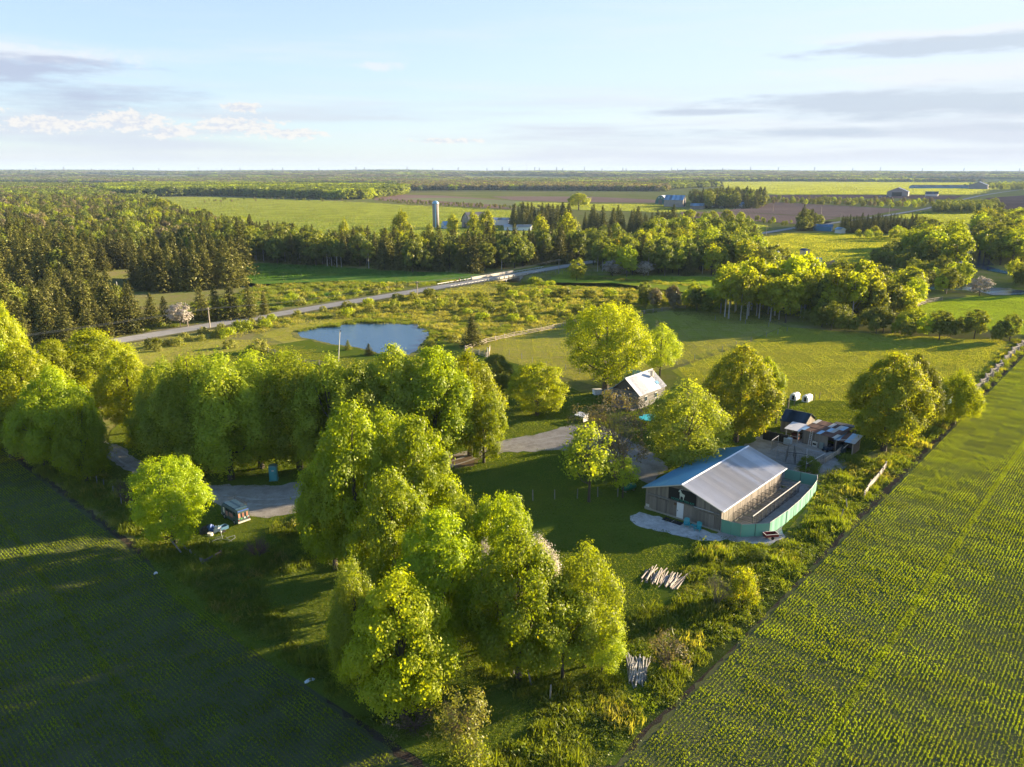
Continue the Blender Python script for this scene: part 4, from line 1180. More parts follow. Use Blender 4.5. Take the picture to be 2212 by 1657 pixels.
vtree('bush', 'bush', 1640, 1210, 1185, 44, 'low bush near the red wagon', 'shrub', m=L_weed)
vtree('bush', 'bush', 300, 960, 925, 60, 'sunlit bush beside the left drive', 'shrub', m=L_yellow)
vtree('bush', 'bush', 425, 1215, 1190, 30, 'small bush by the broken left fence', 'shrub', m=L_weed)
vtree('bush', 'bush', 1120, 835, 812, 26, 'small bush beside the lone wooden gate post', 'shrub', m=L_olive)
vtree('spruce_tree', 'spruce0', 1020, 748, 684, 50, 'lone dark spruce at the right shore of the pond', cat='tree')
vtree('spruce_tree', 'spruce1', 797, 767, 742, 22, 'small young spruce on the near shore of the pond', cat='tree')
vtree('spruce_tree', 'spruce2', 752, 756, 734, 17, 'pale little conifer left of the other on the pond shore', m=L_olive, cat='tree')
vtree('oak_tree', 'elm', 1250, 454, 418, 52, 'umbrella shaped tree standing alone in the light green field')
vtree('cherry_tree', 'mid2', 390, 707, 655, 50, 'white blossoming tree beside the country road', m=L_blossom)
vtree('cherry_tree', 'mid2', 1323, 597, 562, 42, 'greyish white blossoming tree, left of the pair under the dark wood', m=L_blossom)
vtree('cherry_tree', 'mid2', 1391, 597, 564, 38, 'greyish white blossoming tree, right of the pair under the dark wood', m=L_blossom)
vtree('cherry_tree', 'mid2', 2115, 640, 598, 44, 'faded blossoming tree near the right river bend', m=L_blossom)
vtree('ash_tree', 'mid1', 1246, 606, 551, 37, 'lone lime tree where the road leaves the wood', m=L_gold)
for u, vb, vt, w, lab in [(867, 528, 455, 46, 'tall golden poplar left of the silo field path'), (745, 545, 474, 30, 'golden poplar rising out of the dark wood left'), (978, 515, 462, 27, 'poplar in front of the old gambrel barn, left'),
                          (1024, 515, 455, 28, 'poplar in front of the old gambrel barn, right'), (1050, 518, 452, 40, 'broad poplar right of the old barn'), (1167, 548, 463, 40, 'poplar on the left of the tall yellow pair'),
                          (1224, 550, 458, 48, 'broad yellow poplar on the right of the tall pair'), (928, 515, 482, 17, 'small golden poplar beside the silo foot'), (350, 470, 428, 45, 'golden tree at the corner of the wide green field'),
                          (1540, 472, 455, 20, 'lime tree by the ploughed field, first of four'), (1490, 472, 452, 24, 'lime tree by the dark spruces, second of four'), (1570, 478, 452, 30, 'broad lime tree by the ploughed field, third of four'),
                          (1600, 482, 457, 20, 'slim lime tree by the ploughed field, fourth of four')]:
    vtree('poplar_tree', 'poplar', u, vb, vt, w, lab, m=L_gold if u != 350 else L_orange)

# ------------------------------------------------------------------ woods: every tree that shows is an object, the rest is woodland mass
pool = {'spruce': [], 'mid': [], 'aspen': [], 'shrub': []}


PLACE = {'spruces of the plantation left of the pond': 'left roadside plantation', 'spruces deep in the left plantation': 'deep left plantation',
         'spruces of the square block': 'square block', 'spruces of the second rank': 'second left wood', 'mixed trees of the upper left wood': 'upper left wood',
         'mixed trees of the wood behind the marsh': 'wood behind marsh', 'aspens edging the wet meadow': 'wet meadow edge', 'trees of the wood behind the pasture': 'wood behind pasture',
         'lime crowned trees in the wood': 'lime crowned group', 'spruces round the white bungalow': 'white bungalow', 'spruces of the middle shelter row': 'middle shelter row', 'trees beside the small farmyard': 'small farmyard',
         'aspens of the golden grove': 'golden grove', 'lime trees right of the golden grove': 'right of golden grove', 'rounded lime trees near the river': 'by the river', 'small trees left of the golden grove': 'left of golden grove',
         'hedge trees behind the striped field': 'long hedge', 'trees left of the pale river reach': 'left of river reach', 'trees between the river bends': 'between river bends', 'trees at the right edge above the bend': 'above river bend',
         'spruces of the windbreak row': 'windbreak row', 'round lime trees below the windbreak': 'below windbreak', 'dark rounded trees behind the grove': 'behind golden grove', 'dark trees by the blue shed': 'by blue shed', 'trees round the far farmhouse': 'far farmhouse',
         'trees of the block below the far road': 'below far road', 'bushy trees between the ploughed fields': 'between ploughed fields', 'trees round the upper right farm': 'upper right farm', 'bushes on the field boundary': 'field boundary',
         'hedge bushes by the ploughed strip': 'ploughed strip', 'hedge bushes below the ploughed field': 'below ploughed field', 'willow shrubs of the scrubby meadow': 'scrubby meadow', 'shrubs between the road and the pond': 'between road and pond',
         'roadside shrubs by the paddock': 'roadside paddock', 'shrubs on the far side of the road': 'far roadside', 'shrubs on the right shore of the pond': 'right pond shore', 'willow shrubs at the bridge': 'bridge end'}


def stand(poly, sp, mixk, label, hr, group):
    """mixk: list of (kind, key, material, weight)"""
    q = fill(poly, sp, rng=R)
    q = q[inview(q[:, 0], q[:, 1], 1.08)]
    w = np.array([k[3] for k in mixk], float); w /= w.sum()
    place = PLACE.get(group, group.split(' of the ')[-1] if ' of the ' in group else group)
    x0_, x1_ = q[:, 0].min(), q[:, 0].max(); y0_, y1_ = q[:, 1].min(), q[:, 1].max()
    def lab_of(kind, m_, x, y, h):
        ton = {L_wood: 'mid green', L_olive: 'dull olive', L_willow: 'lime green', L_grey: 'half bare greyish', L_orange: 'ochre', L_gold: 'golden', L_yellow: 'yellow green', L_pale: 'pale green', L_spruce: 'dark', L_shrub: 'tan green'}[m_]
        kd = {'spruce': 'spruce', 'mid': 'tree', 'aspen': 'aspen', 'shrub': 'shrub'}[kind]
        fx = (x - x0_) / (x1_ - x0_ + 1e-6); fy = (y - y0_) / (y1_ - y0_ + 1e-6)
        px = ['at the left end', 'left of the middle', 'in the middle', 'right of the middle', 'at the right end'][min(4, int(fx * 5))] if len(q) > 30 else ['on the left', 'in the middle', 'on the right'][min(2, int(fx * 3))]
        py = ['front', 'middle', 'back'][min(2, int(fy * 3))] if len(q) > 30 else ('front' if fy < .5 else 'back')
        sz_ = 'tall' if h > hr[0] * .45 + hr[1] * .55 else 'low'
        return f"{sz_} {ton} {kd}, {py} rank {px}, {place}", f"{sz_} {ton} {kd}s, {py} rank {px}, {place}"
    # kinds grow in drifts
    for x, y in q:
        ph = .5 + .5 * math.sin(x * .045 + 1.3 * math.sin(y * .02)) * math.cos(y * .035 + 2)
        i = int(R.choice(len(mixk), p=w)) if R.random() < .6 else min(len(mixk) - 1, int(ph * len(mixk)))
        kind, key, m_, _ = mixk[i]
        H0, W0 = refh(key); h = (hr[0] + (hr[1] - hr[0]) * R.beta(1.6, 1.6)) * (R.uniform(.8, 1.28) if kind == 'spruce' else R.uniform(.8, 1.12))
        wd = h / H0 * W0 * R.uniform(.85, 1.25)
        d = math.hypot(x, y)
        lb, gp_ = lab_of(kind, m_, x, y, h)
        pool[kind].append((h * wd / d ** 2, x, y, h, wd, key, m_, lb, gp_))


S_ = ('spruce', 'spruce0', L_spruce, 3); S1_ = ('spruce', 'spruce1', L_spruce, 3); S2_ = ('spruce', 'spruce2', L_spruce, 3)
Bw = ('mid', 'mid0', L_wood, 2); Bo = ('mid', 'mid1', L_olive, 2); By = ('mid', 'mid2', L_willow, 1); Bg = ('mid', 'mid0', L_grey, 1); Bor = ('mid', 'mid2', L_orange, 1)
As = ('aspen', 'aspen0', L_olive, 1); Ag = ('aspen', 'aspen1', L_gold, 1); As2 = ('aspen', 'aspen0', L_wood, 1)
gS = 'spruces of the plantation left of the pond'
stand([(-40, 650), (130, 650), (215, 655), (290, 695), (330, 712), (270, 735), (100, 760), (-40, 730)], 7.4, [S_, S1_, S2_, S_, S1_, S2_, S_, Bo], 'dark spruce in the plantation beside the road at the left', (8.5, 16), gS)
stand([(-60, 560), (60, 570), (190, 602), (200, 640), (120, 645), (-60, 640)], 7.6, [S_, S1_, S2_, S_, Bw, S1_], 'tall dark spruce deep in the left plantation', (14, 19), 'spruces deep in the left plantation')
stand([(285, 600), (400, 592), (520, 588), (532, 622), (420, 634), (290, 636)], 7.2, [S_, S1_, S2_], 'dark spruce in the square block above the flowering tree', (14, 18), 'spruces of the square block')
stand([(60, 545), (290, 548), (310, 585), (200, 590), (60, 565)], 6.5, [S_, S1_, S2_, Bw], 'spruce in the second rank of the left woods', (12, 16), 'spruces of the second rank')
for i, (u, vb, vt, w) in enumerate([(330, 705, 632, 42), (358, 700, 640, 36), (437, 690, 618, 46), (468, 692, 612, 40), (500, 690, 606, 48), (540, 688, 610, 40), (572, 680, 628, 26), (300, 712, 650, 36), (262, 722, 640, 40), (232, 728, 655, 40), (196, 735, 640, 42), (150, 745, 650, 46), (95, 750, 690, 30), (60, 755, 680, 30)]):
    vtree('spruce_tree', 'spruce%d' % (i % 3), u, vb, vt, w, ['spruce in the open row between the flowering tree and the marsh', 'spruce in the front row of the left plantation facing the road'][0 if 430 < u else 1], group=['spruces in the open row above the road', 'spruces in the front row facing the road'][0 if 430 < u else 1])
gM = 'mixed trees of the wood behind the marsh'
stand([(-80, 440), (200, 440), (360, 455), (400, 480), (540, 520), (520, 560), (300, 545), (-80, 545)], 8.0, [S_, Bg, Bw, S1_, Bor, Bo, Bg, S_, By], 'tree in the mixed wood at the upper left', (10, 14), 'mixed trees of the upper left wood')
stand([(400, 500), (560, 525), (700, 548), (900, 553), (1100, 550), (1255, 546), (1258, 566), (1170, 574), (1040, 588), (900, 592), (740, 578), (620, 572), (510, 566), (420, 548)], 6.5, [As2, S_, Bw, S1_, Bo, S2_, As, Bor], 'tree in the mixed wood beyond the wet meadow', (11, 15), gM)
stand([(500, 560), (690, 571), (740, 580), (720, 570), (510, 556)], 4.5, [As, As2], 'pale trunked aspen at the edge of the wet meadow', (12, 14), 'aspens edging the wet meadow')
stand([(1270, 545), (1400, 535), (1620, 540), (1640, 590), (1560, 598), (1400, 600), (1310, 598), (1275, 580)], 6.5, [Bo, S_, Bw, As2, By, Bor], 'tree in the wood right of the road behind the pasture', (11, 15), 'trees of the wood behind the pasture')
stand([(1400, 520), (1500, 515), (1620, 530), (1640, 545), (1400, 540)], 9, [By, Bw, Bo], 'broad lime crowned tree in the middle of the wood', (13, 17), 'lime crowned trees in the wood')
stand([(1105, 484), (1230, 480), (1235, 496), (1110, 498)], 8, [S_, S1_], 'dark spruce sheltering the white bungalow', (12, 16), 'spruces round the white bungalow')
stand([(1245, 500), (1350, 500), (1500, 500), (1510, 508), (1380, 510), (1250, 508)], 8, [S_, S1_, S2_], 'dark spruce in the shelter row before the light green field', (12, 16), 'spruces of the middle shelter row')
stand([(1630, 575), (1700, 580), (1650, 600), (1625, 596)], 7, [Bor, Bo, By], 'ochre tree beside the small farmyard', (9, 12), 'trees beside the small farmyard')
# poplar wood behind the striped field
stand([(1560, 668), (1620, 655), (1720, 650), (1830, 660), (1890, 672), (1900, 690), (1800, 708), (1690, 700), (1600, 694), (1550, 690)], 4.6, [('aspen', 'aspen1', L_gold, 2), ('aspen', 'aspen0', L_yellow, 2), ('mid', 'mid1', L_gold, 1), ('mid', 'mid0', L_olive, 1)], 'golden aspen in the grove behind the striped field', (11, 16), 'aspens of the golden grove')
stand([(1800, 650), (1960, 640), (2010, 655), (1960, 690), (1880, 700)], 6.5, [By, Bo, ('mid', 'mid1', L_gold, 1)], 'lime green tree at the right end of the golden grove', (8, 12), 'lime trees right of the golden grove')
stand([(1970, 600), (2080, 600), (2090, 634), (1990, 642)], 7, [By, Bo], 'rounded lime tree near the right river', (7, 10), 'rounded lime trees near the river')
stand([(1375, 655), (1480, 650), (1560, 672), (1540, 688), (1420, 668)], 6, [Bo, Bg, By], 'grey green small tree at the left foot of the golden grove', (5, 8), 'small trees left of the golden grove')
stand([(1720, 700), (1850, 712), (1960, 712), (2050, 722), (2140, 730), (2190, 735), (2170, 742), (2000, 736), (1850, 724), (1720, 712)], 4.5, [('mid', 'mid2', L_olive, 3), Bo, By], 'rounded grey green bush tree in the hedge behind the striped field', (4.5, 8), 'hedge trees behind the striped field')
stand([(1990, 530), (2080, 545), (2075, 590), (2000, 580), (1960, 570)], 8, [Bor, Bo, By], 'yellow green tree left of the pale river reach', (12, 17), 'trees left of the pale river reach')
stand([(2110, 500), (2230, 490), (2240, 580), (2160, 578), (2115, 560)], 8, [Bor, Bo, By], 'yellow green tree between the river bends at the right edge', (12, 17), 'trees between the river bends')
stand([(2180, 600), (2250, 610), (2260, 640), (2200, 625)], 7, [Bo, Bor], 'tree at the right edge above the river bend', (8, 11), 'trees at the right edge above the bend')
stand([(1815, 498), (1890, 494), (2010, 500), (2012, 507), (1900, 505), (1816, 505)], 5.2, [S_, S1_, S2_], 'small spruce in the straight windbreak row', (8, 11), 'spruces of the windbreak row')
stand([(1840, 512), (1980, 512), (2000, 520), (1850, 522)], 9, [By, Bor], 'small round lime tree below the windbreak row', (6, 8), 'round lime trees below the windbreak')
stand([(1890, 565), (1960, 572), (1985, 590), (1920, 590), (1880, 580)], 6, [Bo, ('mid', 'mid2', L_olive, 2)], 'dark rounded tree behind the golden grove', (7, 10), 'dark rounded trees behind the grove')
stand([(1725, 490), (1765, 486), (1770, 498), (1728, 502)], 6, [S_, Bo], 'dark tree in the clump by the blue shed', (11, 14), 'dark trees by the blue shed')
stand([(1490, 440), (1560, 432), (1650, 436), (1652, 450), (1600, 452), (1500, 452)], 11, [Bw, S_, S1_, Bo], 'dark tree sheltering the far farmhouse', (15, 20), 'trees round the far farmhouse')
stand([(2012, 455), (2090, 449), (2150, 447), (2165, 455), (2110, 462), (2015, 462)], 10, [Bo, ('mid', 'mid1', L_wood, 2)], 'dark tree in the block below the far road', (9, 12), 'trees of the block below the far road')
stand([(1620, 432), (1850, 437), (2000, 440), (2080, 442), (1980, 452), (1800, 446), (1640, 441)], 17, [By, Bo, Bg], 'scattered bushy tree between the ploughed fields', (6, 9), 'bushy trees between the ploughed fields')
stand([(2080, 404), (2240, 398), (2240, 412), (2150, 412)], 24, [Bo, By], 'tree round the far upper right farm', (10, 14), 'trees round the upper right farm')
stand([(430, 435), (600, 428), (760, 436), (760, 440), (600, 434), (440, 440)], 26, [Bo, Bg], 'dark bush on the field boundary', (3, 5), 'bushes on the field boundary')
stand([(800, 432), (1060, 445), (1250, 452), (1060, 453), (860, 441)], 13, [Bo, Bg], 'hedge bush between the green field and the ploughed strip', (3, 5), 'hedge bushes by the ploughed strip')
stand([(1480, 462), (1720, 484), (1700, 490), (1480, 470)], 12, [Bo, By], 'bush in the hedge below the ploughed field', (3, 5), 'hedge bushes below the ploughed field')
# willow shrubs
stand([(700, 668), (900, 640), (1060, 634), (1330, 640), (1540, 655), (1480, 668), (1250, 690), (1130, 705), (1000, 700), (900, 675), (720, 690)], 7.2, [('shrub', 'shrub0', L_shrub, 3), ('shrub', 'shrub1', L_olive, 2), ('shrub', 'shrub0', L_pale, 1), ('shrub', 'shrub1', L_willow, 1)], 'yellowish willow shrub in the scrubby meadow', (1.2, 3.6), 'willow shrubs of the scrubby meadow')
stand([(440, 712), (560, 686), (740, 655), (760, 664), (600, 700), (470, 740), (560, 760), (620, 778), (600, 780), (520, 762), (430, 735)], 5.2, [('shrub', 'shrub0', L_shrub, 3), ('shrub', 'shrub1', L_willow, 3)], 'yellow green shrub between the road and the pond', (1.6, 3.2), 'shrubs between the road and the pond')
stand([(300, 755), (420, 722), (440, 735), (310, 768)], 4, [('shrub', 'shrub0', L_shrub, 3), ('shrub', 'shrub1', L_olive, 3)], 'shrub along the roadside by the paddock', (1.4, 2.4), 'roadside shrubs by the paddock')
stand([(600, 650), (740, 635), (860, 618), (870, 630), (620, 664)], 6, [('shrub', 'shrub0', L_shrub, 3), ('shrub', 'shrub1', L_willow, 3)], 'pale shrub on the far side of the road', (1.6, 3.2), 'shrubs on the far side of the road')
stand([(870, 700), (940, 712), (1000, 730), (930, 760), (905, 765), (930, 738), (925, 716)], 4, [('shrub', 'shrub1', L_shrub, 3)], 'tan shrub on the right shore of the pond', (1.2, 2.4), 'shrubs on the right shore of the pond')
stand([(1120, 606), (1180, 603), (1200, 618), (1140, 618)], 4, [('shrub', 'shrub1', L_willow, 3)], 'willow shrub at the bridge end', (2, 4), 'willow shrubs at the bridge')

rest = []
names = {'spruce': 'spruce_tree', 'mid': 'broadleaf_tree', 'aspen': 'aspen_tree', 'shrub': 'shrub'}
quota = {'spruce': 278, 'mid': 292, 'aspen': 240, 'shrub': 285}
for kind, L_ in pool.items():
    L_.sort(key=lambda r: -r[0])
    for r_ in L_[:quota[kind]]:
        _, x, y, h, wd, key, m_, lab, grp = r_
        bark = None
        if kind == 'shrub':
            H0, W0 = refh(key)
            o = inst('shrub', crownof(key, m_), None, (x, y, T(x, y)), (0, 0, random.uniform(0, 6.28)), (wd / W0, wd / W0, h / H0))
            tag(o, lab, 'shrub', grp)
        else:
            plant_tree(names[kind], key, x, y, h, wd, lab, 'tree', grp, m_)
    rest += L_[quota[kind]:]
print('pool', {k: len(v) for k, v in pool.items()}, 'rest', len(rest))
keys = sorted({(r_[5], r_[6].name) for r_ in rest})
srcs = [crownof(k, bpy.data.materials[mn]) for k, mn in keys]
scatter('woodland', [(r_[1], r_[2], T(r_[1], r_[2]), R.uniform(0, 6.28), r_[4] / refh(r_[5])[1], r_[3] / refh(r_[5])[0], keys.index((r_[5], r_[6].name))) for r_ in rest], srcs, 'closed woodland of spruce and broadleaf trees behind the nearest rows')

# ------------------------------------------------------------------ far woods
FM = [L_wood, L_olive, L_grey, L_willow, L_pale]
fsrc = [crownof('far0', m_) for m_ in FM] + [crownof('far1', m_) for m_ in (L_wood, L_olive, L_grey)] + [PROTO['farspruce'][0]]


def farwood(name, poly, sp, label, idx, hr=(9, 14), world=False, drift=300.0, gaps=0):
    q = fill(poly, sp, rng=R, world=world)
    q = q[inview(q[:, 0], q[:, 1], 1.06)]
    x, y = q[:, 0], q[:, 1]
    ph = np.sin(x / drift + 1.7 * np.sin(y / drift * .7)) * .5 + .5
    ii = np.where(R.random(len(q)) < .35, R.choice(idx, len(q)), np.array(idx)[np.minimum((ph * len(idx)).astype(int), len(idx) - 1)])
    if gaps:
        kp = (np.sin(x / 330 + 2 * np.sin(y / 900)) + np.sin(y / 410 + x / 1300) + .5 * np.sin(x / 130 + y / 170)) > -gaps
        q = q[kp]; x, y, ii = x[kp], y[kp], ii[kp]
    h = R.uniform(hr[0], hr[1], len(q)); H = hills(x, y)
    w = h * R.uniform(.75, 1.25, len(q)) * max(1.0, sp / 9.0)
    pts = np.stack([x, y, H - .3, R.uniform(0, 6.28, len(q)), w / 8.5, h / 13, ii], 1)
    print(name, len(pts))
    return scatter(name, pts, fsrc, label)


farwood('far_wood', [(235, 424), (300, 425), (470, 423), (740, 432), (800, 430), (870, 421), (880, 412), (700, 408), (300, 404), (200, 412)], 9, 'belt of bright broadleaf wood beyond the wide green field', [0, 3, 0, 1, 4], (13, 18))
farwood('far_wood', [(-60, 400), (230, 404), (240, 432), (340, 440), (300, 446), (-60, 442)], 9, 'mixed wood at the far left', [2, 8, 3, 8, 1, 8, 0], (9, 14), drift=120)
farwood('far_wood', [(830, 412), (1100, 411), (1440, 414), (1445, 404), (1300, 398), (900, 398)], 10, 'belt of grey leafless and dark trees beyond the ploughed fields', [2, 2, 8, 1, 0, 3], (11, 15))
farwood('far_wood', [(1440, 408), (1560, 404), (1540, 397), (1400, 396)], 12, 'wood beside the long pale field', [3, 0, 8], (12, 16))
farwood('far_wood', [(-200, 392), (240, 396), (700, 400), (870, 402), (1440, 396), (1440, 388), (-200, 384)], 16, 'broad far woodland across the plain', [2, 2, 3, 2, 1, 8, 0], (9, 14), drift=160, gaps=1.1)
farwood('far_wood', [(1440, 393), (1700, 392.6), (2400, 394.5), (2400, 385), (1440, 385)], 17, 'far woodland beyond the long pale field', [3, 2, 0, 2, 1, 8], (10, 15), drift=170, gaps=1.2)
farwood('far_wood', [(-3600, 4200), (3600, 4200), (7400, 9300), (-7400, 9300)], 52, 'distant woods fading to blue at the horizon', [2, 1, 3, 2, 8], (12, 20), world=True, drift=500, gaps=.9)

# ------------------------------------------------------------------ materials of built things
M_wood = plain('weathered_boards', (.27, .235, .20), .85, var=.28, scale=2.2, streak=(5, 5, .7), bump=.5)
M_woodd = plain('dark_boards', (.14, .12, .105), .85, var=.3, scale=2.2, streak=(5, 5, .7), bump=.4)
M_rail = plain('old_rails', (.44, .37, .29), .85, var=.3, scale=2.5, bump=.3)
M_railg = plain('grey_rails', (.26, .24, .22), .85, var=.3, scale=2.5, bump=.3)
M_metal = plain('galvanised_roof', (.64, .63, .64), .48, metal=.3, var=.09, scale=.9, bump=.25)
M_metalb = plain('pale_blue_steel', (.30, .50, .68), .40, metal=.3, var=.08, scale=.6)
M_bluesteel = plain('blue_steel', (.13, .36, .58), .45, metal=.2, var=.06, scale=.6)  # left barn roof slope, set bluer than the right one
M_metald = plain('blue_grey_roof', (.065, .11, .16), .45, metal=.2, var=.1, scale=1.5)
M_rust = plain('rusty_sheet', (.17, .085, .06), .8, var=.4, scale=1.5, metal=.1)
M_white = plain('white_paint', (.80, .81, .84), .5, var=.03)
M_whited = plain('worn_white', (.62, .60, .56), .7, var=.12, scale=2)
M_conc = plain('concrete', (.40, .37, .32), .9, var=.12, scale=1.2)
M_concl = plain('pale_concrete', (.55, .51, .44), .9, var=.15, scale=.8)
M_black = plain('black', (.015, .016, .018), .6)
M_dark = plain('dark_opening', (.012, .012, .014), .9)
M_pipe = plain('steel_pipe', (.40, .41, .42), .4, metal=.6, var=.05)
M_piped = plain('dark_pipe', (.07, .08, .085), .5, metal=.3)
M_screen = plain('green_screen', (.17, .40, .29), .8, var=.08, scale=1.0)
M_teal = plain('teal_plastic', (.02, .36, .42), .45, var=.04)
M_toilet = plain('toilet_turquoise', (.06, .28, .34), .5, var=.05)
M_green = plain('tank_green', (.015, .20, .10), .4, var=.1)
M_red = plain('red_metal', (.22, .03, .03), .5)
M_blue = plain('blue_tarp', (.015, .07, .30), .5, var=.15, scale=2)
M_rubber = plain('rubber', (.02, .02, .022), .9)
M_glass = plain('window_glass', (.03, .05, .07), .12, spec=.8)
M_signtext = plain('sign_green', (.04, .26, .20), .6)
M_goat = plain('goat_cream', (.62, .66, .58), .7)
M_blueroof = plain('blue_shed_paint', (.06, .22, .38), .5)
M_barnred = plain('silvery_barn_boards', (.30, .26, .23), .9, var=.3, scale=.6, streak=(2, 2, .3))
M_silo = plain('silo_blocks', (.24, .22, .21), .9, var=.12, scale=.5, streak=(1, 1, 3))
M_dkgreen = plain('dark_green_paint', (.03, .12, .10), .6)
M_log = plain('grey_logs', (.17, .165, .16), .85, var=.3, scale=1.5, streak=(.5, 3, 3))
M_chink = plain('pale_chinking', (.34, .33, .31), .9)


# ------------------------------------------------------------------ the kennel barn
bx, by = P2(0, 0)
barn = thing('barn', 'weathered board barn with pale metal roof and goat sign on its gable', 'barn', (bx, by, 0), TH)
WL_, WR_, LB = -5.2, 5.3, 18.4
HE, HR = 2.86, 4.87
SL = (HR - 2.96) / 5.6
def roofz(x): return HR - abs(x) * SL
# gable boards, one by one
rr_ = random.Random(1)
xs = WL_
while xs < WR_ - .01:
    w = min(rr_.uniform(.24, .34), WR_ - xs)
    x0, x1 = xs + .006, xs + w - .006
    for yy, out in ((.35, -1), (LB, 1)):
        if out == 1: continue
        t_h = rr_.uniform(.022, .04); y0 = yy
        za, zb = roofz(x0) - .10, roofz(x1) - .10
        mb = MB()
        poly = [(x0, y0, .27), (x1, y0, .27), (x1, y0, zb), (x0, y0, za)]
        if x0 < 0 < x1: poly = [(x0, y0, .27), (x1, y0, .27), (x1, y0, zb), (0, y0, HR - .10), (x0, y0, za)]
        mb.prism(poly, (0, -t_h * out, 0)).build('board', M_wood, barn)
    xs += w
# side boards on the kennel side share three meshes
bm_ = [MB().box((0, 0, (HE - .3) / 2 + .27), (.03 + .01 * i, .272, HE - .3)).mesh('board', M_wood) for i in range(3)]
k = 0; y = .38
while y < LB - .2:
    inst('board', bm_[rr_.randrange(3)], barn, (WR_ + rr_.uniform(-.012, .012), y + .14, rr_.uniform(-.02, .02))); y += .283
MB().box((WL_, LB / 2 + .2, HE / 2 + .1), (.08, LB - .4, HE - .2)).box((0, LB, (HE - .3) / 2 + .2), (WR_ - WL_, .08, HE - .3)).prism([(WL_, LB + .04, HE - .2), (WR_, LB + .04, HE - .2), (0, LB + .04, HR - .12)], (0, -.08, 0)).build('wall', M_woodd, barn)
MB().box((0, .42, 1.4), (WR_ - WL_ - .1, .05, 2.7)).box((WR_ - .06, LB / 2, 1.45), (.04, LB - .7, 2.6)).build('backing', M_dark, barn)
MB().box((.05, .33, .13), (WR_ - WL_ + .1, .16, .26)).box((WR_, LB / 2, .13), (.16, LB - .1, .26)).box((WL_ + .5, .24, .2), (1.0, .14, .4)).build('foundation', M_conc, barn)
# roof panels with ribs
def roof_panel(w, run, rise, m, th=.03, nr=6, rib=.03):
    """ribbed sheet lying from the ridge (0,0,0) down to (run, -, -rise), w wide along y"""
    mb = MB(); s = math.hypot(run, rise); d = Vector((run / s, 0, -rise / s)); n = Vector((rise / s, 0, run / s)) if run > 0 else Vector((-rise / s, 0, -run / s))
    prof = []
    st = w / nr
    for i in range(nr):
        y0 = i * st
        prof += [(y0, 0), (y0 + st * .70, 0), (y0 + st * .78, rib), (y0 + st * .92, rib)]
    prof.append((w, 0))
    vs = []
    for e in (Vector((0, 0, 0)), d * s):
        for yy, h in prof: vs.append(e + Vector((0, yy, 0)) + n * h)
    k_ = len(prof)
    fs = [(i, i + k_, i + k_ + 1, i + 1) for i in range(k_ - 1)]
    mb.add(vs, fs)
    mb.prism([(0, 0, 0), (0, w, 0), tuple(d * s + Vector((0, w, 0))), tuple(d * s)], tuple(n * -th))
    return mb.mesh('roof_panel', m)
LR = 18.73; npan = 20; pw = LR / npan
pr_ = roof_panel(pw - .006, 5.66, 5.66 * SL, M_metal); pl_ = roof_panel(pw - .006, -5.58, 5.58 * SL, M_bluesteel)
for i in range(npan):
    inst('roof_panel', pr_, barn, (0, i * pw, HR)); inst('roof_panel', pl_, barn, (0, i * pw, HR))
MB().prism([(-.16, -.02, HR - .04), (0, -.02, HR + .05), (.16, -.02, HR - .04), (0, -.02, HR + .02)], (0, LR + .04, 0)).build('ridge_cap', M_white, barn)
MB().beam((0, -.03, HR - .04), (5.66, -.03, HR - .04 - 5.66 * SL), .04, .13).beam((0, -.03, HR - .05), (-5.58, -.03, HR - .05 - 5.58 * SL), .04, .12).build('verge_trim', M_whited, barn)
MB().box((5.70, LR / 2, HR - 5.66 * SL - .03), (.10, LR + .05, .14)).build('gutter', M_white, barn)
# sliding doors with rail, braces
def plank_door(x0, x1, z0, z1, yy, parent, name='door', m=M_wood):
    d = MB().box(((x0 + x1) / 2, yy - .01, (z0 + z1) / 2), (x1 - x0, .03, z1 - z0)).build(name, M_woodd, parent)
    n = int((x1 - x0) / .24); w = (x1 - x0) / n
    me = MB().box((0, 0, (z1 - z0) / 2), (w - .014, .03, z1 - z0)).mesh('plank', m)
    for i in range(n): inst('plank', me, d, (x0 + w * (i + .5), yy - .045 - .006 * (i % 2), z0))
    return d
plank_door(-4.55, -2.05, .3, 2.05, .29, barn); plank_door(2.0, 4.5, .3, 2.05, .29, barn)
for a, b in ((-4.9, -1.6), (1.75, 5.1)):
    h_ = MB().box(((a + b) / 2, .20, 2.32), (b - a, .16, .12)).build('door_rail', M_railg, barn)
    MB().beam((a + .15, .22, 1.9), (a + .6, .20, 2.28), .07).beam((b - .15, .22, 1.9), (b - .6, .20, 2.28), .07).build('brace', M_railg, h_)
MB().box((0.1, .22, 2.36), (9.9, .10, .09)).build('trim_board', M_railg, barn)
MB().box((3.1, .12, 2.40), (2.6, .10, .05)).build('rail_cover', M_whited, barn)
dr = MB().box((-.15, .26, 1.30), (.92, .06, 2.04)).build('door', M_white, barn)
MB().box((-.47, .21, 1.2), (.05, .05, .16)).build('handle', M_black, dr)
MB().box((-.15, .24, 2.50 - .12), (.3, .1, .12)).build('lamp', M_black, barn)
MB().box((-.85, .25, 1.95), (.32, .08, .30)).build('flower_wreath', plain('dried_wreath', (.16, .09, .05), .9, var=.5, scale=8), barn)
MB().box((-4.8, .24, .62), (.5, .05, .35)).build('vent', M_whited, barn)
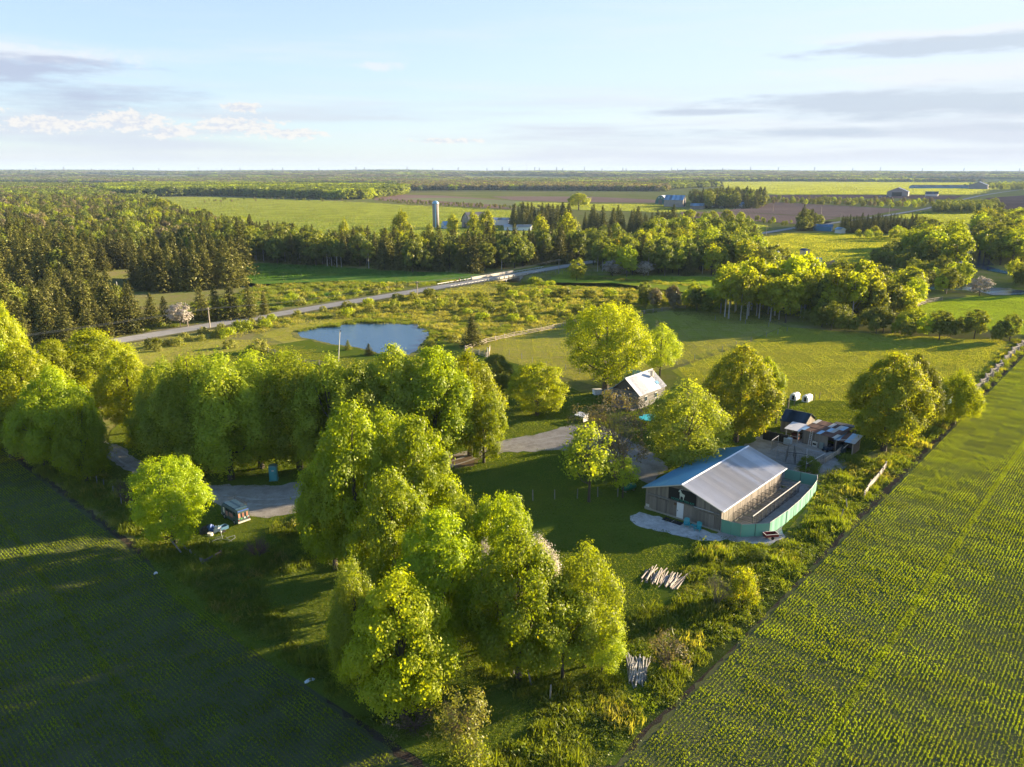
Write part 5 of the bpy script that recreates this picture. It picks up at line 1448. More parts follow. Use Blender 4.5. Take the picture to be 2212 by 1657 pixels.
# sign: dark board, goat, lettering
sg = MB().prism([(-1.85, .27, 2.45), (1.95, .27, 2.45), (1.95, .27, 3.95), (1.2, .27, 4.12), (-1.85, .27, 4.0)], (0, -.06, 0)).build('sign', M_black, barn)
goat = [(.30, .30), (.36, .30), (.38, .62), (.42, .74), (.62, .74), (.74, .66), (.76, .30), (.83, .30), (.86, .62), (.93, .78), (.97, .98), (.90, 1.08), (.70, 1.10), (.52, 1.20), (.42, 1.42), (.33, 1.55), (.30, 1.62), (.22, 1.56), (.12, 1.40), (.08, 1.30), (.14, 1.24), (.24, 1.30), (.28, 1.16), (.26, .95), (.30, .70)]
MB().prism([(-.55 + x_ * 1.0, .20, 2.45 + .05 + (z_ - .3) * .98 + .28) for x_, z_ in goat], (0, -.025, 0)).build('goat_emblem', M_goat, sg)
MB().tube([(-.24, .19, 4.02 + .0), (-.14, .19, 4.10), (.0, .19, 4.12), (.10, .19, 4.07)], [.02, .03, .03, .02], 5).build('goat_horn', M_goat, sg)
cu = bpy.data.curves.new('lettering', 'FONT'); cu.body = 'MOOI OTTEX KM'; cu.size = .40; cu.extrude = .012; cu.align_x = 'CENTER'
to = bpy.data.objects.new('lettering_source', cu); C.objects.link(to)
bpy.context.view_layer.update()
lm = bpy.data.meshes.new_from_object(to.evaluated_get(bpy.context.evaluated_depsgraph_get()))
C.objects.unlink(to); lm.materials.clear(); lm.materials.append(M_signtext)
lo = inst('lettering', lm, sg, (.15, .19, 2.52), (math.pi / 2, 0, 0), (1.0, 1.0, 1))


def P3(lx, ly, z=0): p = P2(lx, ly); return (p[0], p[1], z)


# door mats, chairs, table
for i, (x_, y_) in enumerate(((-1.2, -.75), (.15, -.75))):
    tag(MB().box((0, 0, .075), (1.28, .95, .02)).build('door_mat', M_rubber), ['black rubber mat before the barn door, the one farther left', 'black rubber mat before the barn door, the one beside the chairs'][i], 'mat', 'rubber mats at the barn door')
    o = bpy.data.objects['door_mat' if i == 0 else 'door_mat.001']; o.location = P3(x_, y_); o.rotation_euler = (0, 0, TH)
chair = thing('garden_chair', 'turquoise slatted garden chair nearer the barn door', 'chair', P3(1.55, -1.0, .07), TH + .5, 'turquoise chairs on the gravel')
MB().beam((0, -.42, .36), (0, .28, .22), .56, .03).build('seat', M_teal, chair)
for i in range(5):
    MB().beam(((i - 2) * .115, .22, .22), ((i - 2) * .135, .52, 1.02 - abs(i - 2) * .05), .10, .025).build('back_slat', M_teal, chair)
for s in (-1, 1):
    MB().box((s * .33, -.08, .56), (.12, .74, .03)).build('armrest', M_teal, chair)
    MB().box((s * .31, -.38, .28), (.05, .09, .56)).build('leg', M_teal, chair); MB().beam((s * .29, -.40, .34), (s * .29, .5, .03), .05, .10).build('leg', M_teal, chair)
c2 = dup(chair, P3(3.1, -1.05, .07), TH + .15, 'turquoise slatted garden chair near the barn corner')
tb = thing('side_table', 'small turquoise table between the two garden chairs', 'table', P3(2.3, -.85, .07), TH)
MB().box((0, 0, .42), (.5, .45, .035)).build('tabletop', M_teal, tb)
for a in (-1, 1):
    for b in (-1, 1): MB().box((a * .19, b * .17, .2), (.04, .04, .4)).build('leg', M_teal, tb)

# green screen fence
scr = [P2(WR_ + .05, .4), P2(7.75, .7), (30.7, 84.9), (33.9, 88.3), (36.9, 91.9), (39.4, 95.2), (41.4, 98.3), (42.0, 99.9), (38.4, 102.4)]
fe = thing('screen_fence', 'green cloth screen fence enclosing the dog runs beside the barn', 'fence', (0, 0, 0))
for i, (a, b) in enumerate(zip(scr[:-1], scr[1:])):
    A = Vector((*a, 0)); B = Vector((*b, 0)); d = B - A; n = max(2, int(d.length / .25)); sd_ = Vector((-d.y, d.x, 0)).normalized()
    mb = MB(); vs = []; h_ = 1.72 - .05 * (i % 2)
    for j in range(n + 1):
        p = A + d * (j / n) + sd_ * .03 * math.sin(j * 1.1 + i); w_ = .03 * math.sin(j * .9 + i * 2)
        vs += [p + Vector((0, 0, .06)), p + Vector((0, 0, h_ + w_))]
    mb.add(vs, [(2 * j, 2 * j + 2, 2 * j + 3, 2 * j + 1) for j in range(n)])
    sc_ = mb.build('screen_panel', M_screen, fe)
    MB().tube([A + Vector((0, 0, h_ + .02)), B + Vector((0, 0, h_ + .02))], .025, 5).build('top_rail', M_pipe if i < 2 or i > 6 else M_whited, fe)
for p in scr:
    MB().tube([(*p, 0), (*p, 1.82)], .035, 6).build('post', M_pipe, fe)
for a, b in zip(scr[:-1], scr[1:]):
    p = ((a[0] + b[0]) / 2, (a[1] + b[1]) / 2)
    MB().tube([(*p, 0), (*p, 1.76)], .03, 6).build('post', M_piped, fe)

# dog runs: a long outer panel and eleven partitions
ru = thing('dog_run', 'row of steel dog runs with a long white capped front panel', 'kennel', (bx, by, 0), TH)
def bars(p, q, h, name, parent, m=M_piped, sp=.16, top=M_piped):
    p = Vector(p); q = Vector(q); d = q - p; n = max(1, int(d.length / sp))
    f = MB().beam(p + Vector((0, 0, h)), q + Vector((0, 0, h)), .05).beam(p + Vector((0, 0, .1)), q + Vector((0, 0, .1)), .04).beam(p, p + Vector((0, 0, h)), .05).beam(q, q + Vector((0, 0, h)), .05).build(name, top, parent)
    mb = MB()
    for j in range(1, n): mb.beam(p + d * j / n + Vector((0, 0, .1)), p + d * j / n + Vector((0, 0, h)), .014)
    for z in (.5, 1.0): mb.beam(p + Vector((0, 0, z)), q + Vector((0, 0, z)), .014)
    tag(mb.build('wire_mesh', m, f), kind='stuff')
    return f
for i in range(12):
    y_ = 3.9 + i * 1.32
    bars((WR_ + .1, y_, .06), (7.70, y_, .06), 1.5, 'partition', ru)
for i in range(11):
    y_ = 3.9 + i * 1.32
    bars((7.75, y_, .06), (7.75, y_ + 1.29, .06), 1.55, 'gate_panel', ru)
MB().beam((7.75, 3.85, 1.66), (7.75, 18.5, 1.66), .09, .07).build('cap_rail', M_whited, ru)

# red trailer
w_ = thing('trailer', 'small red sided trailer with a pale rim outside the green fence', 'trailer', (*G(1664, 1163), .05), TH + .9, None, (.8, .8, .8))
MB().box((0, 0, .38), (1.9, 1.05, .06)).build('floor_panel', M_dark, w_)
for s in (-1, 1):
    MB().box((0, s * .55, .58), (2.0, .05, .4)).build('side_panel', M_red, w_); MB().box((0, s * .55, .80), (2.04, .08, .04)).build('rim', M_whited, w_)
    MB().box((s * 1.0, 0, .58), (.05, 1.05, .4)).build('side_panel', M_red, w_); MB().box((s * 1.0, 0, .80), (.08, 1.1, .04)).build('rim', M_whited, w_)
    wh = MB(); wh.tube([(0, s * .62, .24), (0, s * .72, .24)], .24, 12); wh.build('wheel', M_rubber, w_)
MB().beam((1.0, 0, .36), (1.9, 0, .3), .07).build('drawbar', M_piped, w_)

# ------------------------------------------------------------------ sheds behind the barn
def shed(name, label, origin, th, w, d, he, hr, m_wall, m_roof, ridge='x', over=.25, board=.26, cat='shed', front_open=False, npan=8):
    """simple gable shed; origin = front-left foot; x along the front, y backwards; ridge runs along x"""
    t = thing(name, label, cat, (*origin, 0), th)
    def zroof(y): return hr - abs(y - d / 2) * (hr - he) / (d / 2)
    n = int(w / board); bw = w / n
    if not front_open:
        me = MB().box((0, 0, he / 2), (bw - .012, .035, he)).mesh('board', m_wall)
        for i in range(n): inst('board', me, t, (bw * (i + .5), rr_.uniform(-.01, .01), 0), sc=(1, 1, rr_.uniform(.985, 1.0)))
    n2 = int(d / board); b2 = d / n2
    for i in range(n2):
        y0, y1 = b2 * i + .006, b2 * (i + 1) - .006
        poly = [(w, y0, 0), (w, y1, 0), (w, y1, zroof(y1) - .05), (w, y0, zroof(y0) - .05)]
        if y0 < d / 2 < y1: poly = poly[:3] + [(w, d / 2, hr - .05)] + poly[3:]
        MB().prism(poly, (.035, 0, 0)).build('board', m_wall, t)
    MB().prism([(.02, .03, 0), (.02, d - .03, 0), (.02, d - .03, he - .05), (.02, d / 2, hr - .05), (.02, .03, he - .05)], (.05, 0, 0)).box((w / 2, d, he / 2), (w, .05, he)).build('wall', m_wall, t)
    MB().box((w / 2, d / 2, .05), (w - .1, d - .1, .04)).build('floor_panel', M_dark, t)
    pw_ = (w + 2 * over) / npan
    sl = (hr - he) / (d / 2); run = d / 2 + over
    for sgn in (-1, 1):
        me = roof_panel(pw_ - .006, run, run * sl, m_roof, nr=4, rib=.022)
        for i in range(npan):
            if sgn < 0: inst('roof_panel', me, t, (-over + pw_ * i, d / 2, hr), (0, 0, -math.pi / 2))
            else: inst('roof_panel', me, t, (-over + pw_ * (i + 1), d / 2, hr), (0, 0, math.pi / 2))
    return t, zroof


sh1, _ = shed('shed', 'board shed with dark blue grey metal roof and small gable', (44.9, 123.6), TH, 3.9, 4.6, 2.15, 3.45, M_wood, M_metald)
# lean-to shelter with white metal roof
sh2 = thing('shelter', 'open timber shelter with pale flat metal roof in front of the dark roofed shed', 'shelter', (44.2, 119.2, 0), TH)
for x_ in (0.1, 2.0):
    for y_, h_ in ((0.1, 1.95), (2.9, 2.25)): MB().box((x_, y_, h_ / 2), (.11, .11, h_)).build('post', M_whited, sh2)
MB().beam((.0, .1, .95), (2.1, .1, .95), .09).beam((2.05, .1, .95), (2.05, 2.9, .95), .09).build('rail', M_rail, sh2)
MB().beam((.0, .1, 1.95), (2.1, .1, 1.95), .10).beam((2.05, .1, 1.95), (2.05, 2.9, 2.24), .09).build('beam', M_rail, sh2)
for i in range(5):
    MB().prism([(-.2 + i * .5, -.2, 2.02), (.29 + i * .5, -.2, 2.02), (.29 + i * .5, 3.2, 2.36), (-.2 + i * .5, 3.2, 2.36)], (0, 0, .03)).box((.27 + i * .5, 1.5, 2.21), (.03, 3.4, .03), rx=.1).build('roof_panel', M_metal, sh2)
MB().box((1.05, 2.9, 1.1), (1.9, .05, 2.1)).build('back_wall', M_woodd, sh2)
MB().box((1.0, 1.9, .5), (1.2, .8, .9)).build('crate', plain('red_brown_crate', (.12, .04, .03), .8), sh2)
# rusty shed
sh3 = thing('shed', 'long low shed with patched rusty sheet roof', 'shed', (46.6, 118.1, 0), TH - .18)
w3, d3 = 5.4, 4.3
me = MB().box((0, 0, 1.1), (.245, .04, 2.2)).mesh('board', M_wood)
for i in range(17): inst('board', me, sh3, (.13 + i * .252, rr_.uniform(-.02, .02), rr_.uniform(-.03, 0)))
for i in range(16): inst('board', me, sh3, (0, .13 + i * .26, 0), (0, 0, math.pi / 2), (1, 1, 1 + .012 * i))
MB().box((w3, d3 / 2, 1.1), (.05, d3, 2.2)).box((w3 / 2, d3, 1.3), (w3, .05, 2.6)).build('wall', M_woodd, sh3)
MB().box((w3 / 2, 1.5, .04), (w3 - .1, d3 - 1, .05)).build('floor_panel', M_dark, sh3)
for i in range(9):
    for j in range(3):
        y0 = -.35 + j * 1.65; x0 = -.25 + i * .66
        mm = M_rust if rr_.random() < .62 else (M_metalb if rr_.random() < .7 else M_whited)
        zz = lambda y: 2.27 + (y + .35) * .118 + .02 * j
        MB().prism([(x0, y0, zz(y0)), (x0 + .69, y0, zz(y0) + rr_.uniform(0, .03)), (x0 + .69, y0 + 1.72, zz(y0 + 1.72)), (x0, y0 + 1.72, zz(y0 + 1.72))], (0, 0, .02)).build('roof_sheet', mm, sh3)
lt = thing('lean_to', 'open lean-to with pale sheet roof at the right end of the rusty shed', 'shelter', (50.1, 113.6, 0), TH)
for x_, y_ in ((0, 0), (2.5, 0), (2.5, 3.2)): MB().box((x_, y_, 1.05), (.12, .12, 2.1)).build('post', M_rail, lt)
for i in range(4): MB().prism([(-.3 + i * .8, -.4, 2.12), (.49 + i * .8, -.4, 2.12), (.49 + i * .8, 3.4, 2.5), (-.3 + i * .8, 3.4, 2.5)], (0, 0, .03)).build('roof_sheet', [M_metalb, M_rust, M_metalb, M_whited][i], lt)
MB().beam((.2, -.5, 2.22), (2.9, 1.2, 2.42), .12, .04).build('loose_board', M_whited, lt)
MB().box((2.5, 1.6, 1.0), (.05, 3.2, 2.0)).box((1.2, 3.2, 1.1), (2.5, .05, 2.2)).build('wall', M_woodd, lt)
# things against the sheds
ib = thing('water_tank', 'white caged plastic water tank in front of the open shelter', 'tank', (43.9, 117.0, 0), TH)
MB().box((0, 0, .68), (1.05, .95, .95)).box((0, 0, 1.2), (.3, .3, .08)).build('container', plain('white_plastic', (.55, .66, .72), .4, var=.04), ib)
for z_ in (.25, .5, .75, 1.0, 1.17):
    MB().box((0, -.51, z_), (1.12, .03, .03)).box((0, .51, z_), (1.12, .03, .03)).box((-.56, 0, z_), (.03, 1.02, .03)).box((.56, 0, z_), (.03, 1.02, .03)).build('cage_bar', M_pipe, ib)
for x_ in (-.5, -.25, 0, .25, .5): MB().box((x_, -.52, .7), (.03, .03, 1.0)).build('cage_bar', M_pipe, ib)
MB().box((0, 0, .08), (1.1, 1.0, .14)).build('pallet', M_rail, ib)
bf = thing('solid_fence', 'black solid panel fence left of the caged water tank', 'fence', (41.0, 119.4, 0), TH)
for i in range(4):
    MB().box((.6 + i * 1.0 - .4, 0, .85), (.96, .05, 1.55)).build('panel', M_black, bf)
for i in range(5): MB().box((-.3 + i * 1.0, .05, .9), (.08, .08, 1.8)).build('post', M_piped, bf)
la = thing('ladder', 'white ladder leaning on the rusty shed', 'ladder', (47.3, 116.9, 0), TH - .18)
MB().beam((0, -.35, 0), (0, .0, 2.4), .05).beam((.38, -.35, 0), (.38, .0, 2.4), .05).build('rail', M_white, la)
for i in range(8): MB().beam((0, -.32 + i * .042, .2 + i * .28), (.38, -.32 + i * .042, .2 + i * .28), .035).build('rung', M_white, la)
sv = thing('old_stove', 'old cream kitchen stove against the rusty shed wall', 'stove', (48.0, 116.2, 0), TH - .18)
MB().box((0, 0, .45), (.75, .6, .9)).box((0, .28, 1.0), (.75, .08, .25)).build('body', M_whited, sv); MB().box((0, -.31, .5), (.55, .03, .3)).build('oven_door', M_black, sv)
for a in (-.2, .2): MB().box((a, -.05, .915), (.2, .2, .02)).build('burner', M_black, sv)
ck = thing('cabinet', 'grey green cabinet between the old stove and the covered machine', 'cabinet', (48.75, 115.4, 0), TH - .18)
MB().box((0, 0, .5), (.7, .5, 1.0)).build('body', plain('grey_green', (.22, .27, .25), .6), ck); MB().box((0, -.27, .5), (.6, .03, .85)).build('door', plain('grey_green2', (.26, .31, .29), .6), ck)
mw = thing('mower', 'dark riding mower parked before the open bay', 'mower', (49.4, 114.2, 0), TH - .4)
MB().box((0, 0, .5), (.8, 1.1, .35)).box((0, -.75, .55), (.55, .6, .4)).build('body', plain('navy', (.03, .06, .10), .4), mw); MB().box((0, .2, .85), (.45, .12, .4)).box((0, 0, .7), (.45, .42, .1)).build('seat', M_black, mw)
for x_, y_, r_ in ((-.45, .35, .3), (.45, .35, .3), (-.4, -.85, .2), (.4, -.85, .2)): MB().tube([(x_ - .09, y_, r_), (x_ + .09, y_, r_)], r_, 12).build('wheel', M_rubber, mw)
MB().tube([(0, -.35, .7), (0, -.15, 1.0)], .03, 5).lathe([(.18, 1.0), (.18, 1.03)], 10, (0, -.12, 0)).build('steering_wheel', M_black, mw)
tp_ = thing('covered_machine', 'machine under a dark tarpaulin inside the open lean-to', 'machine', (51.2, 114.0, 0), TH)
MB().lathe([(.8, 0), (.75, .5), (.55, .95), (.25, 1.15), (.02, 1.2)], 9).build('tarpaulin', plain('dark_tarp', (.03, .05, .06), .6, var=.3, scale=3), tp_)
MB().tube([(.5, -.6, .8), (1.0, -.2, 1.5)], .05, 6).build('pole', M_whited, tp_)
fr = thing('black_frame', 'black steel cattle frame behind the rusty shed roof', 'frame', (53.2, 122.4, 0), TH)
for x_ in (0, 1.6, 3.2):
    for y_ in (0, 1.4): MB().box((x_, y_, .9), (.1, .1, 1.8)).build('post', M_black, fr)
for z_ in (.5, 1.0, 1.75):
    MB().beam((0, 0, z_), (3.2, 0, z_), .08).beam((0, 1.4, z_), (3.2, 1.4, z_), .08).beam((0, 0, z_), (0, 1.4, z_), .08).beam((3.2, 0, z_), (3.2, 1.4, z_), .08).build('rail', M_black, fr)
MB().box((1.6, .7, 1.78), (3.2, 1.4, .05)).build('top_panel', M_black, fr)

# open wire pens behind the barn
def G3(u, v, h=0): return (*G(u, v, h), h)
s6 = lambda x, y: ((2820 + x / 5.821) * .576, (1500 + y / 5.821) * .576)
pen = thing('wire_pen', 'tall wire dog pens on gravel between the barn and the sheds', 'pen', (0, 0, 0))
pt = {k_: G(*s6(*v_), 1.85) for k_, v_ in dict(a=(432, 885), b=(585, 780), c=(815, 960), d=(1205, 1070), e=(1600, 1165), f=(1190, 1395), g=(930, 990), h=(560, 1075), i=(745, 1135), j=(1200, 1190), k=(965, 1160)).items()}
def wirepanel(a, b, m=M_pipe, h=1.85):
    A = Vector((*a, 0)); B = Vector((*b, 0)); d = B - A
    f = MB().tube([A + Vector((0, 0, h)), B + Vector((0, 0, h))], .04, 5).tube([A + Vector((0, 0, .08)), B + Vector((0, 0, .08))], .025, 5).tube([A, A + Vector((0, 0, h))], .045, 5).tube([B, B + Vector((0, 0, h))], .045, 5).build('panel_frame', m, pen)
    mb = MB(); n = max(2, int(d.length / .22))
    for j in range(1, n): mb.beam(A + d * j / n + Vector((0, 0, .1)), A + d * j / n + Vector((0, 0, h)), .008)
    for z in (.3, .6, .9, 1.2, 1.5): mb.beam(A + Vector((0, 0, z)), B + Vector((0, 0, z)), .008)
    tag(mb.build('wire_mesh', M_piped, f), kind='stuff')
for a, b, m_ in (('b', 'a', M_pipe), ('a', 'c', M_pipe), ('c', 'd', M_pipe), ('d', 'e', M_pipe), ('e', 'f', M_whited), ('c', 'i', M_piped), ('h', 'i', M_pipe), ('d', 'j', M_pipe), ('g', 'k', M_piped), ('i', 'k', M_piped), ('k', 'j', M_piped), ('j', 'f', M_pipe)):
    wirepanel(pt[a], pt[b], m_)

# ------------------------------------------------------------------ log house
ho = thing('log_house', 'grey squared log house with white metal roof beside the large maple', 'house', (20.9, 137.8, 0), TH)
hw, hl, he_, hr_ = 2.9, 9.0, 3.1, 5.5
# local frame: ridge along +y (backwards), gable faces the camera side
nlog = 9; lh = he_ / nlog
for i in range(nlog):
    MB().box((0, .15, lh * (i + .5)), (2 * hw + .3 * (i % 2), .2, lh * .72)).build('log', M_log, ho)
    MB().box((hw - .1, hl / 2 + .1, lh * (i + .5)), (.2, hl + .2, lh * .72)).build('log', M_log, ho)
MB().box((0, .2, he_ / 2), (2 * hw - .2, .1, he_)).box((hw - .15, hl / 2, he_ / 2), (.1, hl - .2, he_)).box((-hw + .1, hl / 2, he_ / 2), (.2, hl, he_)).box((0, hl, he_ / 2), (2 * hw, .2, he_)).build('chinking', M_chink, ho)
for yy in (.12, hl):
    MB().prism([(-hw, yy, he_), (hw, yy, he_), (0, yy, hr_ - .1)], (0, .1, 0)).build('gable', M_woodd, ho)
hsl = (hr_ - he_) / hw; run_ = hw + .45
for sgn in (1, -1):
    me = roof_panel(.93, sgn * run_, run_ * hsl, M_white if sgn > 0 else M_metalb, nr=3, rib=.035)  # left slope bluer: shade on the white roof put into its colour
    for i in range(10): inst('roof_panel', me, ho, (0, -.3 + i * .94, hr_))
MB().box((0, 4.5, hr_ + .03), (.3, 9.5, .05)).build('ridge_cap', M_white, ho)
MB().box((1.3, 7.0, 5.2), (.5, .5, 1.0)).box((1.3, 7.0, 5.72), (.6, .6, .06)).build('chimney', M_conc, ho)
MB().box((2.3, 7.2, hr_ - 2.3 * hsl + .07), (.7, .9, .03), ry=.68).build('roof_light', M_blueroof, ho)
for x_ in (-1.3, 1.1):
    wn = MB().box((x_, .02, 1.5), (.75, .06, .95)).build('window', M_white, ho); MB().box((x_, -.02, 1.5), (.6, .04, .8)).build('pane', M_glass, wn)
for y_ in (2.5, 6):
    wn = MB().box((hw + .03, y_, 1.6), (.06, .8, 1.0)).build('window', M_white, ho); MB().box((hw + .07, y_, 1.6), (.04, .65, .85)).build('pane', M_glass, wn)
# rear wing with blue sheet roof, low porch roof on the left
wg = MB().box((-3.6, 8.3, 1.5), (3.0, 3.4, 3.0)).build('rear_wing', M_wood, ho)
MB().prism([(-5.4, 6.4, 2.9), (-2.0, 6.4, 3.1), (-2.0, 8.3, 4.9), (-5.4, 8.3, 4.9)], (0, 0, .05)).prism([(-5.4, 8.3, 4.9), (-2.0, 8.3, 4.9), (-2.0, 10.2, 3.0), (-5.4, 10.2, 3.0)], (0, 0, .05)).build('wing_roof', M_metalb, wg)
for i in range(8): MB().beam((-5.3 + i * .45, 6.4, 2.97), (-5.3 + i * .45, 8.3, 4.97), .04).build('roof_rib', M_metalb, wg)
MB().prism([(-5.6, 1.0, 1.9), (-3.0, 1.0, 2.9), (-3.0, 6.2, 2.9), (-5.6, 6.2, 1.9)], (0, 0, .06)).build('porch_roof', M_metalb, ho)
for y_ in (1.2, 3.6, 6.0): MB().box((-5.4, y_, .95), (.12, .12, 1.9)).build('porch_post', M_whited, ho)
MB().box((.5, -1.0, .25), (4.6, 1.8, .12)).build('deck', M_railg, ho)

tr = thing('trampoline', 'round turquoise trampoline in the shade before the house', 'trampoline', (*G(1404, 912), 0))
MB().lathe([(1.75, .78), (1.75, .84), (0.02, .85)], 28).build('mat', M_teal, tr)
MB().lathe([(1.9, .76), (1.92, .86), (1.6, .88), (1.6, .76)], 28).build('pad', plain('turquoise_pad', (.02, .30, .36), .5), tr)
for a in range(6): MB().box((1.75 * math.cos(a * 1.047), 1.75 * math.sin(a * 1.047), .38), (.06, .06, .78)).build('leg', M_piped, tr)
hx = thing('feed_shelter', 'small open white roofed shelter at the end of the gravel drive', 'shelter', (*G(1256, 910), 0), TH)
MB().box((0, 0, 1.25), (1.9, 1.6, .08), rx=.12).build('roof', M_white, hx); MB().box((.92, 0, .7), (.06, 1.5, 1.0)).box((0, .75, .7), (1.8, .06, 1.0)).build('side_panel', M_whited, hx)
for a in (-.9, .9):
    for b in (-.7, .7): MB().box((a, b, .6), (.08, .08, 1.2)).build('leg', M_piped, hx)
wb = thing('white_box', 'white box under the large spreading maple', 'box', (*G(1290, 852), 0), .3)
MB().box((0, 0, .5), (1.6, 1.1, 1.0)).build('body', M_white, wb); MB().box((0, 0, 1.03), (1.7, 1.2, .06)).build('lid', M_whited, wb)
for x_ in (-.5, .5): MB().box((x_, -.57, .5), (.06, .04, .8)).build('batten', M_whited, wb)

# calf hutches
h1 = thing('calf_hutch', 'white plastic calf hutch, left of the pair in the mown field', 'hutch', (53.4, 141.9, 0), TH, 'white calf hutches')
prof_ = [(-.62, 0), (-.60, .9), (-.42, 1.25), (0, 1.38), (.42, 1.25), (.60, .9), (.62, 0)]
M_hut = plain('hutch_plastic', (.80, .80, .78), .4, var=.03)
mb = MB(); n_ = len(prof_)
for k_, y_ in enumerate([0, .35, .40, .75, .80, 1.15, 1.20, 1.6, 2.1]):
    s_ = (1.0 if k_ % 4 in (0, 1) else .95) * (1 - .08 * (k_ == 8))
    mb.v += [(x_ * s_, y_, z_ * s_) for x_, z_ in prof_]
for j in range(8):
    for i in range(n_ - 1): mb.f.append((j * n_ + i, j * n_ + i + 1, (j + 1) * n_ + i + 1, (j + 1) * n_ + i))
mb.f.append(tuple(8 * n_ + i for i in range(n_)))
mb.build('shell', M_hut, h1)
MB().prism([(-.62, 0, 0), (-.26, 0, 0), (-.26, 0, 1.28), (-.42, 0, 1.23), (-.60, 0, .9)], (0, -.04, 0)).prism([(.26, 0, 0), (.62, 0, 0), (.60, 0, .9), (.42, 0, 1.23), (.26, 0, 1.28)], (0, -.04, 0)).prism([(-.26, 0, 1.0), (.26, 0, 1.0), (.26, 0, 1.3), (0, 0, 1.38), (-.26, 0, 1.3)], (0, -.04, 0)).box((0, -.02, .08), (.52, .05, .16)).build('front', M_hut, h1)
MB().box((0, .3, .6), (.5, .02, 1.0)).build('doorway', M_dark, h1)
MB().lathe([(.12, 1.36), (.12, 1.42)], 10, (0, 1.0, 0)).build('vent', M_conc, h1)
dup(h1, (55.3, 140.8, 0), TH - .05, 'white plastic calf hutch, right of the pair in the mown field')

# propane tank
pt_ = thing('gas_tank', 'green horizontal gas tank lying beside the path to the barn', 'tank', (*G(1358, 1061), 0), TH + 1.25)
mb = MB(); mb.tube([(-1.15, 0, .62), (-1.05, 0, .62), (-.85, 0, .62), (.85, 0, .62), (1.05, 0, .62), (1.15, 0, .62)], [.08, .32, .44, .44, .32, .08], 16); mb.build('tank_body', M_green, pt_, True)
MB().lathe([(.16, 1.0), (.16, 1.18), (.02, 1.22)], 10).build('valve_cap', M_green, pt_)
for x_ in (-.7, .7): MB().box((x_, 0, .15), (.12, .6, .3)).build('foot', M_conc, pt_)

# portable toilet
wc = thing('portable_toilet', 'turquoise portable toilet under the silver maples by the drive', 'toilet', (*G(592, 1037), .05), .15)
MB().box((0, 0, 1.08), (1.08, 1.08, 2.0)).box((0, 0, .05), (1.2, 1.2, .1)).build('cabin', M_toilet, wc)
MB().prism([(-.58, -.58, 2.1), (.58, -.58, 2.1), (.0, -.58, 2.26)], (0, 1.16, 0)).build('roof', plain('pale_cap', (.25, .45, .48), .5), wc)
d_ = MB().box((0, -.56, 1.08), (.74, .04, 1.8)).build('door', plain('door_turquoise', (.07, .32, .38), .5), wc); MB().box((.3, -.6, 1.1), (.08, .04, .14)).build('handle', M_black, d_); MB().box((0, -.585, 1.55), (.3, .012, .2)).build('door_sign', M_whited, d_)
MB().tube([(.4, .4, 2.1), (.4, .4, 2.45)], .05, 6).build('vent_pipe', M_black, wc)

# ------------------------------------------------------------------ painted camper van
vn = thing('camper_van', 'camper van with painted rear, blue roof deck and roof rail parked off the drive', 'van', (-34.5, 89.4, .03), rad(-43))
M_van = plain('van_green', (.07, .115, .11), .5, var=.35, scale=2.5)
M_vanb = plain('van_blue', (.06, .14, .22), .5, var=.3, scale=3)
M_roofb = plain('roof_blue', (.02, .07, .13), .8, var=.12, scale=2)
# local: x to the right = rear end of the van ; y backwards
sec = [(-.86, .32), (-.88, 1.05), (-.80, 1.75), (-.66, 1.95), (.66, 1.95), (.80, 1.75), (.88, 1.05), (.86, .32)]
mb = MB(); st_ = [(-2.15, .80, .55), (-2.05, .95, .86), (-1.7, 1, .98), (-1.0, 1, 1), (1.0, 1, 1), (1.85, .99, .99), (2.0, .93, .96)]
for x_, sy, sz_ in st_: mb.v += [(x_, y_ * sy, .32 + (z_ - .32) * sz_) for y_, z_ in sec]
for j in range(len(st_) - 1):
    for i in range(8): mb.f.append((j * 8 + i, (j + 1) * 8 + i, (j + 1) * 8 + (i + 1) % 8, j * 8 + (i + 1) % 8))
mb.f.append(tuple(range(8))); mb.f.append(tuple(48 + i for i in range(7, -1, -1)))
mb.build('body', M_van, vn)
MB().box((.1, 0, 2.04), (3.0, 1.5, .14)).build('roof_deck', M_roofb, vn)
MB().box((-1.1, 0, 2.0), (.6, 1.3, .06)).build('sunroof', M_glass, vn)
for x_, w_ in ((-1.2, .7), (-.3, .75), (.55, .75), (1.35, .6)):
    for s in (-1, 1): MB().box((x_, s * .855, 1.42), (w_, .03, .42), rx=s * .1).build('side_window', M_glass, vn)
MB().box((-2.04, 0, 1.42), (.05, 1.3, .5), ry=.25).build('windscreen', M_glass, vn)
MB().box((1.985, 0, 1.42), (.05, 1.3, .48), ry=-.08).build('rear_window', M_glass, vn)
for i, y_ in enumerate((-.55, -.05, .48)):
    MB().box((2.03, y_, 1.30), (.03, .26, .55), ry=-.08).build('painted_figure', plain('painted_tan%d' % i, (.42, .20, .13), .7, var=.4, scale=9), vn)
MB().box((2.0, 0, 1.86), (.05, 1.45, .16)).build('painted_band', plain('painted_blue', (.04, .09, .30), .6, var=.5, scale=7), vn)
for y_, c_ in ((-.3, (.10, .30, .10)), (.15, (.40, .45, .48)), (-.62, (.08, .25, .22)), (.6, (.3, .42, .40))): MB().lathe([(.01, 0), (.13, .0), (.13, .02)], 10).build('painted_spot', plain('spot', c_, .7), vn); o = C.objects[-1]; o.location = (2.01, y_, .88); o.rotation_euler = (0, math.pi / 2, 0)
MB().box((.6, -.90, 1.1), (.9, .03, .5)).box((-.5, -.90, 1.0), (.5, .03, .6)).build('painted_panel', plain('mural', (.30, .16, .14), .7, var=.6, scale=6), vn)
MB().box((-1.2, -.905, 1.25), (.35, .03, .7)).build('painted_panel', M_whited, vn)
